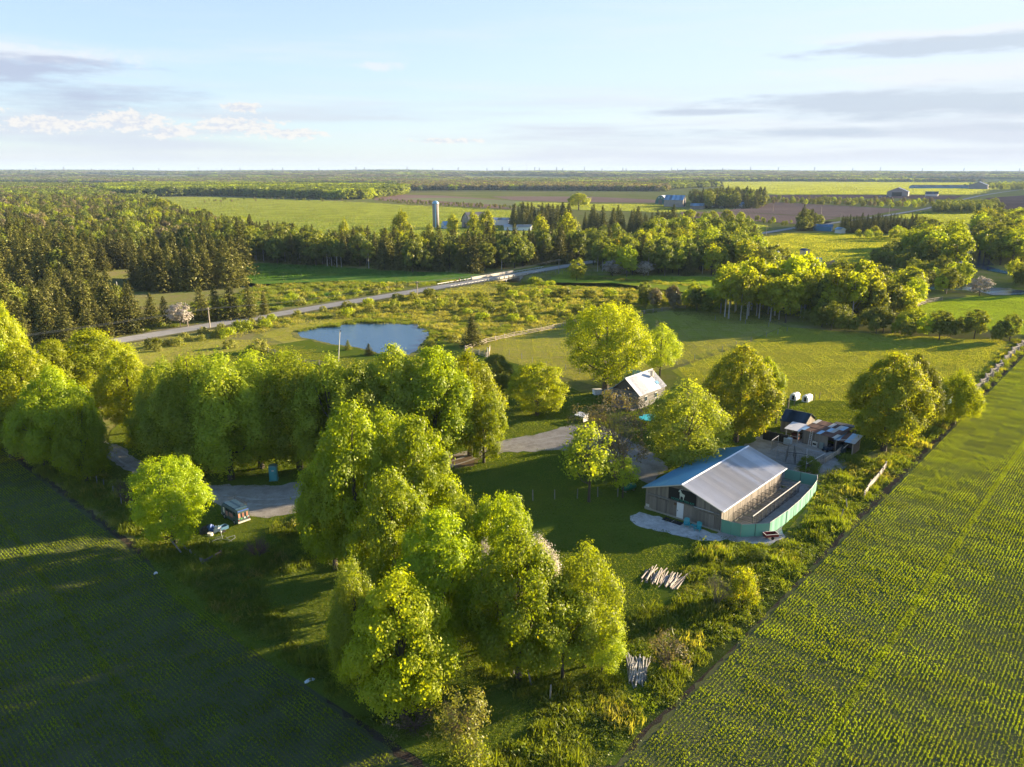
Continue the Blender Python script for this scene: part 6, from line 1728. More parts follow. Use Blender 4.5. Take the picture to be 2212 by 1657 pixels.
MB().box((2.08, 0, .45), (.14, 1.6, .16)).build('bumper', M_whited, vn); MB().box((-2.15, 0, .45), (.12, 1.6, .18)).build('bumper', M_whited, vn)
for x_ in (-1.25, 1.25):
    for s in (-1, 1):
        wh = MB().tube([(x_, s * .70, .33), (x_, s * .88, .33)], .33, 16).build('wheel', M_rubber, vn); MB().tube([(x_, s * .87, .33), (x_, s * .90, .33)], .17, 10).build('hubcap', M_pipe, wh)
for s in (-1, 1): MB().box((2.02, s * .66, .75), (.05, .12, .22)).build('tail_light', M_red, vn)
rk = MB()
for z_ in (2.30, 2.52): rk.beam((-1.4, .78, z_), (1.6, .78, z_), .03).beam((1.6, .78, z_), (1.6, -.1, z_), .03).beam((-1.4, .78, z_), (-1.4, -.2, z_), .03)
for x_ in (-1.4, -.6, .2, 1.0, 1.6): rk.beam((x_, .78, 2.05), (x_, .78, 2.52), .03)
rk.build('roof_rail', M_piped, vn)
jk = thing('tarp_heap', 'heap of junk under a blue tarpaulin beside the painted van', 'tarpaulin', (-36.4, 86.0, 0), .4)
r2 = np.random.default_rng(5)
def heap(m, w, d, h, seed, name, parent, off=(0, 0, 0)):
    n = 12; r = np.random.default_rng(seed); mb = MB(); g_ = r.random((n, n))
    for i in range(n):
        for j in range(n):
            a, b = i / (n - 1) * 2 - 1, j / (n - 1) * 2 - 1
            z = h * max(0, 1 - (a * a + b * b) * .75) ** .7 * (.7 + .5 * g_[i, j]); mb.v.append((a * w / 2 + off[0] + g_[j, i] * .06, b * d / 2 + off[1], z + off[2]))
    for i in range(n - 1):
        for j in range(n - 1): mb.f.append((i * n + j, (i + 1) * n + j, (i + 1) * n + j + 1, i * n + j + 1))
    return mb.build(name, m, parent)
heap(M_blue, 1.2, 1.3, .9, 1, 'blue_tarp', jk); heap(plain('white_sheet', (.5, .56, .62), .6, var=.15, scale=4), 1.2, .9, .75, 2, 'white_sheet', jk, (.75, -.35, 0)); heap(M_black, 2.0, 2.0, .7, 3, 'black_heap', jk, (-.3, .3, 0))
MB().lathe([(.01, .02), (.32, .02), (.32, .4), (.01, .4)], 12, (-.1, -1.15, 0)).build('tub', M_whited, jk)
bn = thing('cart', 'small blue open cart between the tarpaulin heap and the van', 'cart', (-34.9, 86.1, 0), .9)
MB().box((0, 0, .35), (1.0, .7, .04)).box((0, -.35, .55), (1.0, .04, .4)).box((0, .35, .55), (1.0, .04, .4)).box((.5, 0, .55), (.04, .7, .4)).build('tray', M_vanb, bn)
for s in (-.4, .4): MB().tube([(-.2, s - .04, .22), (-.2, s + .04, .22)], .22, 12).build('wheel', M_rubber, bn)
fm = thing('metal_frame', 'tangle of pale metal poles lying in the grass below the van', 'frame', (-34.7, 83.8, 0), .2)
for a, b in (((-1.6, 1.0, .3), (1.4, -.6, .1)), ((-.9, -.6, .1), (.3, 0, .3)), ((.1, 1.2, .9), (.5, -.1, .2)), ((.9, .1, .15), (1.6, -.8, .1)), ((.9, .1, .15), (1.8, .5, .2)), ((1.8, .5, .2), (1.9, 0, .1)), ((1.9, 0, .1), (1.3, -.9, .1)), ((-.4, .4, .2), (.6, .5, .25)), ((-.4, .1, .15), (.4, -.4, .1))):
    MB().tube([a, b], .03, 5).build('pole', M_pipe, fm)

# ------------------------------------------------------------------ log piles
def pile(label, P0, ax, L, n, w, r_, seed, m_=None):
    t = thing('log_pile', label, 'log pile', (*P0, 0), ax)
    r = random.Random(seed)
    for i in range(n):
        x_ = (i / (n - 1) - .5) * w + r.uniform(-.12, .12); lay = r.choice((0, 0, 1, 1, 2)); z_ = r_ + lay * r_ * 1.7
        a = r.gauss(0, .13) + (x_ / w) * .22; l_ = L * r.uniform(.5, 1.1) / 2; rr = r_ * r.uniform(.6, 1.15); dz = r.uniform(-.05, .10)
        c_ = Vector((x_, r.uniform(-.45, .45), z_)); d_ = Vector((math.sin(a), math.cos(a), dz))
        MB().tube([c_ - d_ * l_, c_, c_ + d_ * l_], [rr, rr * .9, rr * .7], 7).build('log', m_ or M_rail, t)
    return t
M_palelog = plain('bleached_logs', (.40, .345, .29), .85, var=.4, scale=1.2)
M_greylog = plain('silver_logs', (.33, .32, .31), .85, var=.35, scale=1.5)
pile('wide pile of bleached cedar logs on the grass', (16.2, 74.6), TH + .25, 3.4, 42, 4.0, .085, 1, M_palelog)
pile('narrow pile of silvery poles and scrap beside the willow', (10.9, 58.7), TH + .60, 4.0, 34, 1.6, .075, 2, M_greylog)

# ------------------------------------------------------------------ fences and posts
def rail_fence(name, label, pts, h=1.25, sp=2.6, m=M_rail, rails=4, rng_=3, zig=.0, world=False, thick=.10, postm=None, stagger=.08):
    r = random.Random(rng_); W_ = [p if world else G(*p) for p in pts]
    t = thing(name, label, 'fence', (W_[0][0], W_[0][1], 0)); O = Vector((W_[0][0], W_[0][1], 0))
    Q = []
    for a, b in zip(W_[:-1], W_[1:]):
        A = Vector((*a, 0)); B = Vector((*b, 0)); n = max(1, round((B - A).length / sp))
        Q += [A + (B - A) * i / n for i in range(n)]
    Q.append(Vector((*W_[-1], 0)))
    if zig:
        for i in range(1, len(Q) - 1):
            d = (Q[i + 1] - Q[i - 1]).normalized(); Q[i] = Q[i] + Vector((-d.y, d.x, 0)) * (zig if i % 2 else -zig)
    for i, q_ in enumerate(Q):
        p = q_ - O; a = r.uniform(-.06, .06)
        MB().tube([p, p + Vector((a, r.uniform(-.05, .05), h * r.uniform(1.0, 1.15)))], thick * .8, 6).build('post', postm or m, t)
        if i + 1 < len(Q):
            e = Q[i + 1] - O; d = (e - p).normalized()
            for k_ in range(rails):
                z_ = h * (k_ + .6) / rails; o_ = d * .25
                s1 = r.uniform(-stagger, stagger); s2 = r.uniform(-stagger, stagger)
                MB().tube([p - o_ + Vector((0, 0, z_ + s1)), e + o_ + Vector((0, 0, z_ + s2))], thick * r.uniform(.42, .65), 5).build('rail', m, t)
    return t


rail_fence('rail_fence', 'long bleached split rail fence along the top of the right field', [(2098, 862), (2122, 832), (2160, 795), (2190, 762), (2225, 735), (2300, 668)], m=M_palelog, sp=2.8, rails=6, zig=.45, thick=.15, rng_=1)
rail_fence('rail_fence', 'short leaning split rail fence in the weeds right of the barn', [(1866, 1078), (1880, 1056), (1897, 1037), (1912, 1015)], m=M_palelog, sp=2.2, rails=6, thick=.13, rng_=2, h=1.15)
rail_fence('rail_fence', 'rail fence running from the barn corner past the wire pens', [(1716, 1024), (1752, 1012), (1782, 1000), (1808, 985), (1828, 966)], m=M_rail, sp=2.3, rails=5, thick=.12, rng_=4, h=1.0)
rail_fence('rail_fence', 'curved rail fence round the yellowish paddock', [(1005, 758), (1050, 741), (1110, 727), (1170, 716), (1240, 700), (1330, 687), (1430, 672), (1480, 668)], m=M_rail, sp=4.2, rails=3, thick=.13, rng_=5, h=1.2)
rail_fence('rail_fence', 'small square corral of rails at the left end of the paddock fence', [(1005, 758), (1050, 772), (1056, 770), (1058, 757)], m=M_rail, sp=3.2, rails=4, thick=.13, rng_=6, h=1.2)
rail_fence('rail_fence', 'collapsed grey rail fence in the shade under the round maple', [(386, 1180), (412, 1202), (437, 1222)], m=M_railg, sp=2.0, rails=5, thick=.12, rng_=7, h=.8, stagger=.2)
rail_fence('rail_fence', 'short dark rail fence piece right of the collapsed one', [(442, 1222), (476, 1203)], m=M_woodd, sp=2.4, rails=5, thick=.12, rng_=8, h=.75)
rail_fence('rail_fence', 'dark rail fence beyond the trees at the left of the pond', [(565, 757), (610, 770), (660, 785), (720, 792)], m=M_railg, sp=3.2, rails=3, thick=.12, rng_=9, h=1.1)
rail_fence('rail_fence', 'pale rail fence beside the bright green field at the right', [(1965, 668), (2000, 655), (2035, 649)], m=M_rail, sp=5, rails=3, thick=.16, rng_=10, h=1.3)
tag(MB().beam((0, 0, .1), (2.1, 1.3, 1.7), .16, .08).build('leaning_board', M_greylog), 'single grey board leaning out of the collapsed fence', 'board'); o = C.objects[-1]; o.location = (*G(400, 1206), 0); o.rotation_euler = (0, 0, 2.0)


def posts(label, uv, group, h=1.15, m=M_railg, r_=.07, name='fence_post', lean=.03):
    me = MB().tube([(0, 0, -.02), (0, 0, h)], [r_ * 1.05, r_ * .9], 7).mesh(name, m)
    for i, (u, v) in enumerate(uv):
        x, y = G(u, v)
        o = inst(name, me, None, (x, y, T(x, y)), (random.uniform(-lean, lean), random.uniform(-lean, lean), random.uniform(0, 3)), (1, 1, random.uniform(.9, 1.15)))
        tag(o, label if isinstance(label, str) else label[i], 'post', group)


posts(['wooden post on the shaded lawn, first from the left of five', 'wooden post on the shaded lawn, second of five', 'wooden post on the shaded lawn, middle of five', 'wooden post under the slender airy tree', 'wooden post nearest the green gas tank'],
      [(1151, 1082), (1198, 1079), (1247, 1078), (1291, 1074), (1334, 1074)], 'posts across the shaded lawn', h=1.5)
posts('pale fence post along the left crop field', [(197, 1043), (211, 1048), (226, 1056), (246, 1071), (263, 1091), (283, 1104), (305, 1118)], 'posts along the left crop field', h=1.5, r_=.06, m=M_greylog)
posts(['long grey post under the maple clump, left of two', 'long grey post under the maple clump, right of two', 'short pale post in the weeds at the bottom'], [(1110, 1462), (1148, 1482), (1188, 1513)], 'posts under the clump', h=1.9, m=M_greylog, lean=.25)
posts('fence post across the paddock by the mown bank', [(1100, 768), (1127, 776), (1150, 783), (1180, 793), (1222, 800), (1252, 808), (1282, 820), (1330, 832)], 'posts of the wire fence in the paddock', h=1.3)
posts('fence post between the two mown fields', [(1462, 787), (1500, 778), (1560, 758), (1590, 748), (1622, 739), (1655, 728), (1680, 722), (1700, 716)], 'posts between the two mown fields', h=1.3)
posts('fence post of the wire fence around the calf hutches', [(1692, 848), (1724, 858), (1758, 866), (1770, 862), (1794, 868), (1835, 875), (1520, 830), (1547, 838), (1665, 895), (1682, 892), (1716, 877)], 'posts of the hutch paddock', h=1.4, m=M_woodd)
posts(['thick dark post beside the dark roofed shed', 'tall gate post behind the dark roofed shed'], [(1676, 915), (1702, 882)], 'thick posts by the shed', h=1.9, m=M_woodd, r_=.14)
posts('leaning post in the weeds between the barn and the right field', [(1815, 1125), (1830, 1100), (1960, 950), (1998, 925)], 'posts in the right weeds', h=1.4, lean=.2)
posts('fence post at the edge of the golden grove', [(1545, 692), (1610, 700), (1660, 706), (1250, 640), (1180, 592), (1200, 591), (1215, 592)], 'posts at the grove edge', h=1.3)
posts(['pole in the paddock beside the corral', 'dead pole behind the left spruces', 'leaning pole left of the pond'], [(1053, 795), (260, 650), (731, 782)], None, h=1, name='bare_pole', r_=.11, m=M_whited, lean=.02)
for nm, hh, ln in (('bare_pole', hgt(1053, 795, 750), 0), ('bare_pole.001', hgt(260, 650, 607), .08), ('bare_pole.002', hgt(731, 782, 714), -.10)):
    o = bpy.data.objects[nm]; o.scale = (1, 1, hh); o.rotation_euler = (0, ln * -1, 0)
    MB().tube([(0, 0, .985), (.3, 0, .99)], .02, 4).build('hook', M_piped, o)

# utility poles and wires along the road
tops = []
for i, (u, vb, vt, arm, lab) in enumerate([(406, 707, 653, 1.6, 'utility pole with crossarm before the flowering tree'), (454, 709, 664, 1.0, 'utility pole at the near side of the road'),
                                           (902, 648, 607, 1.6, 'utility pole on the near verge left of the bridge'), (1207, 592, 559, 1.6, 'utility pole right of the bridge'),
                                           (1655, 508, 486, 1.4, 'utility pole by the distant bend of the road'), (1774, 463, 446, 1.2, 'utility pole at the ploughed field, right of two'), (1670, 458, 442, 1.2, 'utility pole at the ploughed field, left of two'), (1813, 500, 462, 1.4, 'tall utility pole by the blue shed'), (1920, 466, 447, 1.2, 'utility pole near the far windbreak')]):
    x, y = G(u, vb); h = hgt(u, vb, vt)
    t = thing('utility_pole', lab, 'utility pole', (x, y, T(x, y)), math.atan2(RDIR.y, RDIR.x) + math.pi / 2, 'utility poles along the road')
    MB().tube([(0, 0, 0), (0, 0, h)], [.17, .11], 7).build('pole', M_rail, t)
    MB().box((0, 0, h - .5), (arm * 1.4, .12, .12)).build('crossarm', M_railg, t)
    for s in (-.6, 0, .6): MB().lathe([(.05, h - .44), (.06, h - .3)], 6, (s * arm, 0, 0)).build('insulator', M_whited, t)
    tops.append(Vector((x, y, h - .3)))
wr = thing('power_line', 'thin wires sagging between the road poles above the bridge', 'cable', (0, 0, 0))
c0 = G(262, 748)
for a, b in ((Vector((c0[0] - 60, c0[1] - 78, 9)), tops[1]), (tops[1], tops[2]), (tops[2], tops[3]), (tops[0], tops[1])):
    for s in (-.8, .8):
        o_ = RNR * s
        MB().tube([a.lerp(b, t_) + o_ + Vector((0, 0, -4 * 1.1 * t_ * (1 - t_))) for t_ in np.linspace(0, 1, 9)], .035, 3, cap=False).build('wire', M_piped, wr)

for i, (u, v, c_, lab) in enumerate([(668, 1472, (.62, .72, .76), 'torn pale plastic sheet caught in the soil furrow of the left field'), (336, 1240, (.7, .7, .7), 'small white scrap lying in the left crop field')]):
    lt_ = heap(plain('scrap', c_, .6, var=.1), .9 - .5 * i, .4 - .1 * i, .22, 7 + i, 'litter', None); x, y = G(u, v); lt_.location = (x, y, .03); lt_.rotation_euler = (0, 0, .6); tag(lt_, lab, 'litter')
# ------------------------------------------------------------------ bridge
br = thing('road_bridge', 'pale concrete road bridge over the stream', 'bridge', (0, 0, 0))
def along(p): return (Vector((*p, 0)) - RA).dot(RDIR)
# stream crossing point of the road axis
b0, b1 = BR_C - 12, BR_C + 12
print('bridge', b0, b1)
MB().beam(RP(b0, 0, -.22), RP(b1, 0, -.22), 8.4, .74).build('deck', M_conc, br)
for s in (-1, 1):
    pp = MB().beam(RP(b0 - 1.5, s * 4.05, .62), RP(b1 + 1.5, s * 4.05, .62), .34, .86).build('parapet', M_concl, br)
    MB().beam(RP(b0 - 1.6, s * 4.05, 1.09), RP(b1 + 1.6, s * 4.05, 1.09), .48, .12).build('coping', M_concl, pp)
    for a in np.arange(b0, b1 + .1, 3.0): MB().beam(RP(a, s * 4.25, .22), RP(a, s * 4.25, 1.0), .3, .3).build('pilaster', M_concl, pp)
for a, sg_ in ((b0 + 3.5, -1), (b1 - 3.5, 1)):
    ab = MB().beam(RP(a, -4.3, -1.7), RP(a, 4.3, -1.7), 2.4, 3.4).build('abutment', M_concl, br)
    MB().beam(RP(a, 4.2, -1.9), RP(a + sg_ * 4.5, 7.4, -2.2), .5, 2.6).build('wing_wall', M_concl, ab); MB().beam(RP(a, -4.2, -1.9), RP(a + sg_ * 4.5, -7.4, -2.2), .5, 2.6).build('wing_wall', M_concl, ab)
for s, a0, a1, lab in ((1, b0 - 24, b0 - 2, 'white steel guard rail before the bridge on the near side'), (-1, b0 - 22, b0 - 2, 'white steel guard rail before the bridge on the far side'), (1, b1 + 2, b1 + 14, 'steel guard rail beyond the bridge on the near side'), (-1, b1 + 2, b1 + 24, 'white steel guard rail beyond the bridge on the far side')):
    gr = thing('guard_rail', lab, 'guard rail', (0, 0, 0), 0, 'guard rails at the bridge')
    MB().beam(RP(a0, s * 3.95, .72), RP(a1, s * 3.95, .78), .06, .20).build('rail', M_whited, gr)
    for a in np.arange(a0 + .5, a1, 2.0): MB().beam(RP(a, s * 4.1, .0), RP(a, s * 4.1, .82), .2, .2).build('post', M_concl, gr)


def person(label, loc, rz, shirt, trousers, pose='stand', hat=None):
    """small standing or sitting figure grown from a skeleton"""
    t = thing('person', label, 'person', loc, rz)
    if pose == 'stand':
        J = [(0, 0, .95), (0, 0, 1.2), (0, .01, 1.45), (0, .0, 1.56), (0, -.02, 1.70), (.10, 0, .90), (.12, -.02, .50), (.13, 0, .08), (.13, -.14, .03), (-.10, 0, .90), (-.12, .03, .50), (-.13, .05, .08), (-.13, -.09, .03), (.20, 0, 1.42), (.27, .02, 1.15), (.24, -.14, .95), (-.20, 0, 1.42), (-.27, .02, 1.15), (-.22, -.16, .98)]
    else:
        J = [(0, 0, .78), (0, -.04, 1.02), (0, -.10, 1.25), (0, -.12, 1.36), (0, -.15, 1.50), (.12, -.06, .76), (.18, -.42, .62), (.16, -.30, .25), (.16, -.42, .18), (-.12, -.06, .76), (-.18, -.42, .62), (-.16, -.30, .25), (-.16, -.42, .18), (.20, -.12, 1.22), (.28, -.30, 1.02), (.24, -.52, 1.02), (-.20, -.12, 1.22), (-.28, -.30, 1.02), (-.24, -.52, 1.02)]
    E_ = [(0, 1), (1, 2), (2, 3), (3, 4), (0, 5), (5, 6), (6, 7), (7, 8), (0, 9), (9, 10), (10, 11), (11, 12), (2, 13), (13, 14), (14, 15), (2, 16), (16, 17), (17, 18)]
    Rr = [.15, .14, .15, .065, .10, .10, .07, .05, .04, .10, .07, .05, .04, .07, .05, .035, .07, .05, .035]
    me = bpy.data.meshes.new('body'); me.from_pydata(J, E_, [])
    o = bpy.data.objects.new('body', me); C.objects.link(o); o.parent = t
    o.modifiers.new('skin', 'SKIN'); sk = me.skin_vertices[0].data if me.skin_vertices else None
    if sk is None:
        # add the skin layer through a bmesh
        import bmesh
        bm = bmesh.new(); bm.from_mesh(me); bm.verts.layers.skin.verify(); bm.to_mesh(me); bm.free(); sk = me.skin_vertices[0].data
    for i, r_ in enumerate(Rr): sk[i].radius = (r_, r_)
    sk[0].use_root = True
    sb_ = o.modifiers.new('sub', 'SUBSURF'); sb_.levels = 1; sb_.render_levels = 1
    me.materials.append(plain('clothes', shirt, .8))
    MB().lathe([(.02, -.12), (.075, -.08), (.095, 0), (.085, .07), (.03, .115)], 10, (J[4][0], J[4][1], J[4][2] - .0)).build('head', plain('skin', (.42, .26, .19), .6), t, True)
    MB().lathe([(.10, .01), (.10, .06), (.07, .11), (.01, .13)], 10, (J[4][0], J[4][1] + .012, J[4][2])).build('hair' if not hat else 'helmet', plain('hair', hat or (.05, .035, .025), .7), t, True)
    mb = MB()
    for a, b in ((5, 6), (6, 7), (9, 10), (10, 11)): mb.tube([J[a], J[b]], [Rr[a] + .012, Rr[b] + .012], 8)
    mb.build('trousers', plain('trousers', trousers, .85), t)
    return t


def motorbike(label, loc, rz, col):
    t = thing('motorcycle', label, 'motorcycle', loc, rz, 'motorcycles by the bridge')
    for y_ in (-.72, .72):
        n = 16; mb = MB()
        ring = [(0, y_ + .31 * math.cos(2 * math.pi * i / n), .32 + .31 * math.sin(2 * math.pi * i / n)) for i in range(n + 1)]
        mb.tube(ring, .055, 6, cap=False); w_ = mb.build('wheel', M_rubber, t); MB().tube([(-.05, y_, .32), (.05, y_, .32)], .1, 8).build('hub', M_pipe, w_)
    MB().box((0, -.12, .82), (.24, .5, .24)).build('fuel_tank', plain('bike_paint', col, .3), t); MB().box((0, .38, .80), (.26, .62, .10)).build('seat', M_black, t)
    MB().box((0, 0, .45), (.32, .42, .34)).build('engine', M_pipe, t); MB().beam((0, -.72, .32), (0, -.45, .98), .07).build('fork', M_pipe, t)
    MB().tube([(-.36, -.34, 1.05), (0, -.45, 1.0), (.36, -.34, 1.05)], .025, 5).build('handlebar', M_piped, t); MB().lathe([(.02, -.08), (.09, -.02), (.08, .06)], 8, (0, -.6, .92)).build('headlight', M_whited, t)
    MB().tube([(.16, .1, .3), (.18, .85, .38)], .045, 6).build('exhaust', M_pipe, t); MB().box((0, .8, .6), (.16, .4, .06)).build('mudguard', plain('bike_paint', col, .3), t)
    return t


rzr = math.atan2(RDIR.y, RDIR.x)
q0 = b0 - 10
motorbike('dark red motorcycle at the far guard rail, left of two', RP(q0 - 3.2, -2.6, .21), rzr + 1.2, (.25, .03, .02))
motorbike('pale blue motorcycle at the far guard rail, right of two', RP(q0 + 3.6, -2.5, .21), rzr + 1.4, (.30, .38, .45))
person('person in a dark red jacket beside the dark red motorcycle', RP(q0 - 1.6, -2.0, .21), .4, (.22, .05, .04), (.03, .03, .04), hat=(.03, .03, .03))
person('person in black with a helmet between the two motorcycles', RP(q0 + .6, -2.6, .21), 2.0, (.03, .03, .035), (.04, .04, .06), hat=(.6, .6, .6))
person('person in a pale top standing at the start of the parapet', RP(q0 + 6.0, -2.2, .21), -.6, (.55, .55, .55), (.08, .10, .16))
wx, wy = G(1093, 622, -2.0)
person('person in a white top wading in the stream below the bridge', (wx, wy, stream_depth([wx], [wy])[0] + .02), .5, (.62, .60, .56), (.06, .06, .06))

# ------------------------------------------------------------------ far farms
def gable(name, label, u, v, w, d, he, hr, th, m_wall, m_roof, ridge='y', cat='barn', over=.4, doors=(), wins=()):
    """gable building, origin at the centre of its front gable; y runs back along the ridge"""
    x, y = G(u, v); t = thing(name, label, cat, (x, y, 0), th)
    MB().prism([(-w / 2, 0, 0), (w / 2, 0, 0), (w / 2, 0, he), (0, 0, hr), (-w / 2, 0, he)], (0, d, 0)).build('walls', m_wall, t)
    sl = (hr - he) / (w / 2); run = w / 2 + over
    n = max(3, int(d / 3)); pw_ = (d + 2 * over) / n
    for s in (1, -1):
        me = roof_panel(pw_ - .02, s * run, run * sl, m_roof, th=.12, nr=3, rib=.06)
        for i in range(n): inst('roof_panel', me, t, (0, -over + i * pw_, hr + .12))
    for x0, x1, z0, z1, m_ in doors: MB().box(((x0 + x1) / 2, -.05, (z0 + z1) / 2), (x1 - x0, .12, z1 - z0)).build('door', m_, t)
    for x0, z0, sz in wins: 
        f_ = MB().box((x0, -.06, z0), (sz, .12, sz)).build('window', M_white, t); MB().box((x0, -.13, z0), (sz * .75, .04, sz * .75)).build('pane', M_glass, f_)
    return t


# silo and gambrel barn
sx_, sy_ = G(942, 492)
si = thing('silo', 'tall concrete silo with pale domed cap', 'silo', (sx_, sy_, 0))
MB().lathe([(2.45, 0), (2.45, 18.2)], 24).build('shaft', M_silo, si, True)
for i in range(16): MB().lathe([(2.47, .6 + i * 1.1), (2.50, .65 + i * 1.1), (2.47, .7 + i * 1.1)], 24).build('hoop', M_railg, si)
MB().lathe([(2.6, 18.1), (2.55, 18.6), (2.2, 19.5), (1.4, 20.2), (.3, 20.5), (.02, 20.5)], 24).build('dome', M_metalb, si, True)
MB().box((0, -2.55, 9), (.7, .35, 18)).build('chute', M_metalb, si)
gx, gy = G(1006, 493)
gb = thing('gambrel_barn', 'old grey barn with steep dark roof right of the silo', 'barn', (gx, gy, 0), rad(-58))
gp = [(-6.2, 0), (6.2, 0), (6.2, 4.6), (4.6, 8.4), (0, 11.6), (-4.6, 8.4), (-6.2, 4.6)]
MB().prism([(x_, 0, z_) for x_, z_ in gp], (0, 1, 0)).build('front_wall', M_barnred, gb)
MB().prism([(x_, 1, z_) for x_, z_ in gp], (0, 19, 0)).build('walls', M_barnred, gb)
for (xa, za), (xb, zb) in (((6.7, 4.3), (4.75, 8.55)), ((4.75, 8.55), (0, 11.85)), ((0, 11.85), (-4.75, 8.55)), ((-4.75, 8.55), (-6.7, 4.3))):
    for i in range(5): MB().prism([(xa, -.5 + i * 4.2, za), (xb, -.5 + i * 4.2, zb), (xb, 3.68 + i * 4.2, zb), (xa, 3.68 + i * 4.2, za)], (0, 0, .15)).build('roof_panel', plain('old_roof', (.075, .075, .09), .6, var=.4, scale=.5) if i == 0 else bpy.data.materials['old_roof'], gb)
MB().box((0, -.06, 2.2), (4.2, .1, 4.2)).build('door', M_woodd, gb)
for x_, z_ in ((-4, 5.4), (4, 5.4), (0, 8.6)): wn = MB().box((x_, -.06, z_), (1.1, .1, 1.3)).build('window', M_white, gb); MB().box((x_, -.13, z_), (.8, .04, 1.0)).build('pane', M_glass, wn)
gable('annex', 'low pale annex between the silo and the old grey barn', 957, 494, 6, 6.5, 2.8, 5.4, rad(-58), M_whited, M_metalb, cat='shed', doors=[(-2, -.6, .1, 2.2, M_blueroof)], wins=[(1.2, 1.6, 1.0)])
gable('machine_shed', 'long white metal shed right of the old barn', 1101, 487, 9, 19, 4.6, 6.0, rad(78), M_white, M_metal, cat='shed', doors=[(-1.5, 3.2, .1, 3.2, M_blueroof)])
gable('bungalow', 'low white bungalow half hidden by spruces', 1148, 498, 7, 20, 2.7, 4.2, rad(80), M_white, M_whited, cat='house', wins=[(-2, 1.5, 1.2), (1.5, 1.5, 1.2)])
gable('garage', 'white garage at the left foot of the yellow poplars', 1112, 497, 5, 6, 2.6, 3.8, rad(10), M_white, M_whited, cat='garage', doors=[(-1.6, 1.6, .1, 2.2, M_glass)])
# twin barns
qx, qy = G(1426, 440.5)
qh = thing('quonset_barn', 'round roofed white barn with dark green front, far off', 'barn', (qx, qy, 0), rad(-50))
arc = [(9 * math.cos(a), 11 * math.sin(a)) for a in np.linspace(0, math.pi, 15)]
MB().prism([(x_, 0, z_) for x_, z_ in arc], (0, .6, 0)).build('front', M_dkgreen, qh)
for i in range(6): MB().prism([(x_ * 1.02, .5 + i * 5.0, z_ * 1.02) for x_, z_ in arc], (0, 4.95, 0)).build('roof_panel', M_white, qh)
MB().box((0, -.1, 2.8), (6.4, .2, 5.4)).build('door', M_woodd, qh)
for x_ in (-2.6, 2.6): MB().box((x_, -.1, 8.0), (1, .2, 1)).build('window', M_white, qh)
gable('far_barn', 'grey barn with blue roof and sunlit pale gable, far off', 1478, 447, 13, 24, 8.5, 14, rad(62), M_barnred, M_metalb, doors=[(-2.5, 2.5, .1, 4.5, M_woodd)])
gable('far_shed', 'small grey shed right of the far blue roofed barn', 1520, 452, 7, 15, 4, 6.4, rad(62), M_barnred, M_metalb, cat='shed')
gable('farmhouse', 'white farmhouse almost hidden in the far grove', 1556, 449, 8, 12, 5, 8, rad(20), M_white, M_metalb, cat='house', wins=[(-2, 3.4, 1.4), (2, 3.4, 1.4)])
gable('farmhouse', 'small pale house at the right of the far grove', 1588, 450, 7, 12, 4, 7, rad(-70), M_white, M_metalb, cat='house')
gable('machine_shed', 'wide grey shed with open dark front and cars beside it, far right', 1938, 424, 34, 30, 8, 15, rad(-30), M_silo, M_metal, cat='shed', doors=[(-9, 7, .2, 7, M_dark)])
gable('poultry_barn', 'very long low blue grey poultry barn on the far plain', 1969, 407.5, 24, 210, 5, 9, rad(-86), M_blueroof, M_metald)
gable('far_barn', 'grey barn with pale roof at the upper right', 2112, 409, 40, 45, 10, 18, rad(-35), M_silo, M_metal)
gable('farmhouse', 'dark roofed house on the far plain at the right', 2026, 424, 16, 20, 4, 8, rad(60), M_whited, M_metald, cat='house')
gable('far_barn', 'large pale blue roofed barn at the upper left edge', 40, 384, 40, 90, 12, 26, rad(80), M_metalb, M_metalb)
for i, (u, v, w, h, lab) in enumerate([(150, 387, 34, 14, 'beige farm building, leftmost of the far left cluster'), (172, 388, 46, 22, 'tallest beige building of the far left cluster'), (188, 388.5, 60, 12, 'long low beige building, right of the far left cluster'), (668, 386, 50, 12, 'tiny white farm building near the horizon')]):
    gable('farm_building', lab, u, v, w, w * .8, h * .6, h, rad(-20 + i * 30), M_concl, M_whited, cat='building')
# small farm yard behind the grove
gable('low_barn', 'low patched barn with pale blue and rusty roof behind the golden grove', 1772, 578, 9, 17, 2.6, 4.3, rad(70), M_whited, M_metalb, doors=[(-1, 1, .1, 2, M_dark)])
gable('low_barn', 'low rusty roofed annex left of the patched barn', 1738, 580, 8, 10, 2.4, 3.6, rad(75), M_whited, M_rust)
gable('small_shed', 'small pale shed standing tall behind the patched barn', 1742, 561, 3.2, 3.2, 4.6, 5.2, rad(20), M_concl, M_metald, cat='shed')
gable('small_shed', 'white topped shed at the left of the small farmyard', 1682, 557, 5, 7, 2.6, 3.4, rad(60), M_concl, M_white, cat='shed')
gable('blue_shed', 'blue shed beside the far bend of the road', 1797, 499, 9, 13, 3, 4.6, rad(62), M_blueroof, M_blueroof, cat='shed', doors=[(-3, 0, .1, 2.6, M_white)])
gable('small_shed', 'small white shed right of the blue shed', 1820, 505, 5, 5, 3, 4.2, rad(20), M_whited, M_metalb, cat='shed')
gable('small_shed', 'white shed glimpsed behind the trees of the right field edge', 2030, 880, 2.4, 3, 2.2, 3.0, TH, M_metalb, M_white, cat='shed')
bl = thing('hay_bale', 'round hay bale behind the golden grove', 'hay bale', (*G(1798, 571), 0), .6)
MB().tube([(-.75, 0, .95), (.75, 0, .95)], .95, 18).build('bale', plain('straw', (.30, .24, .16), .9, var=.3), bl)
trk = thing('tractor', 'red and white tractor beside the small pale shed', 'tractor', (*G(1716, 566), 0), .9)
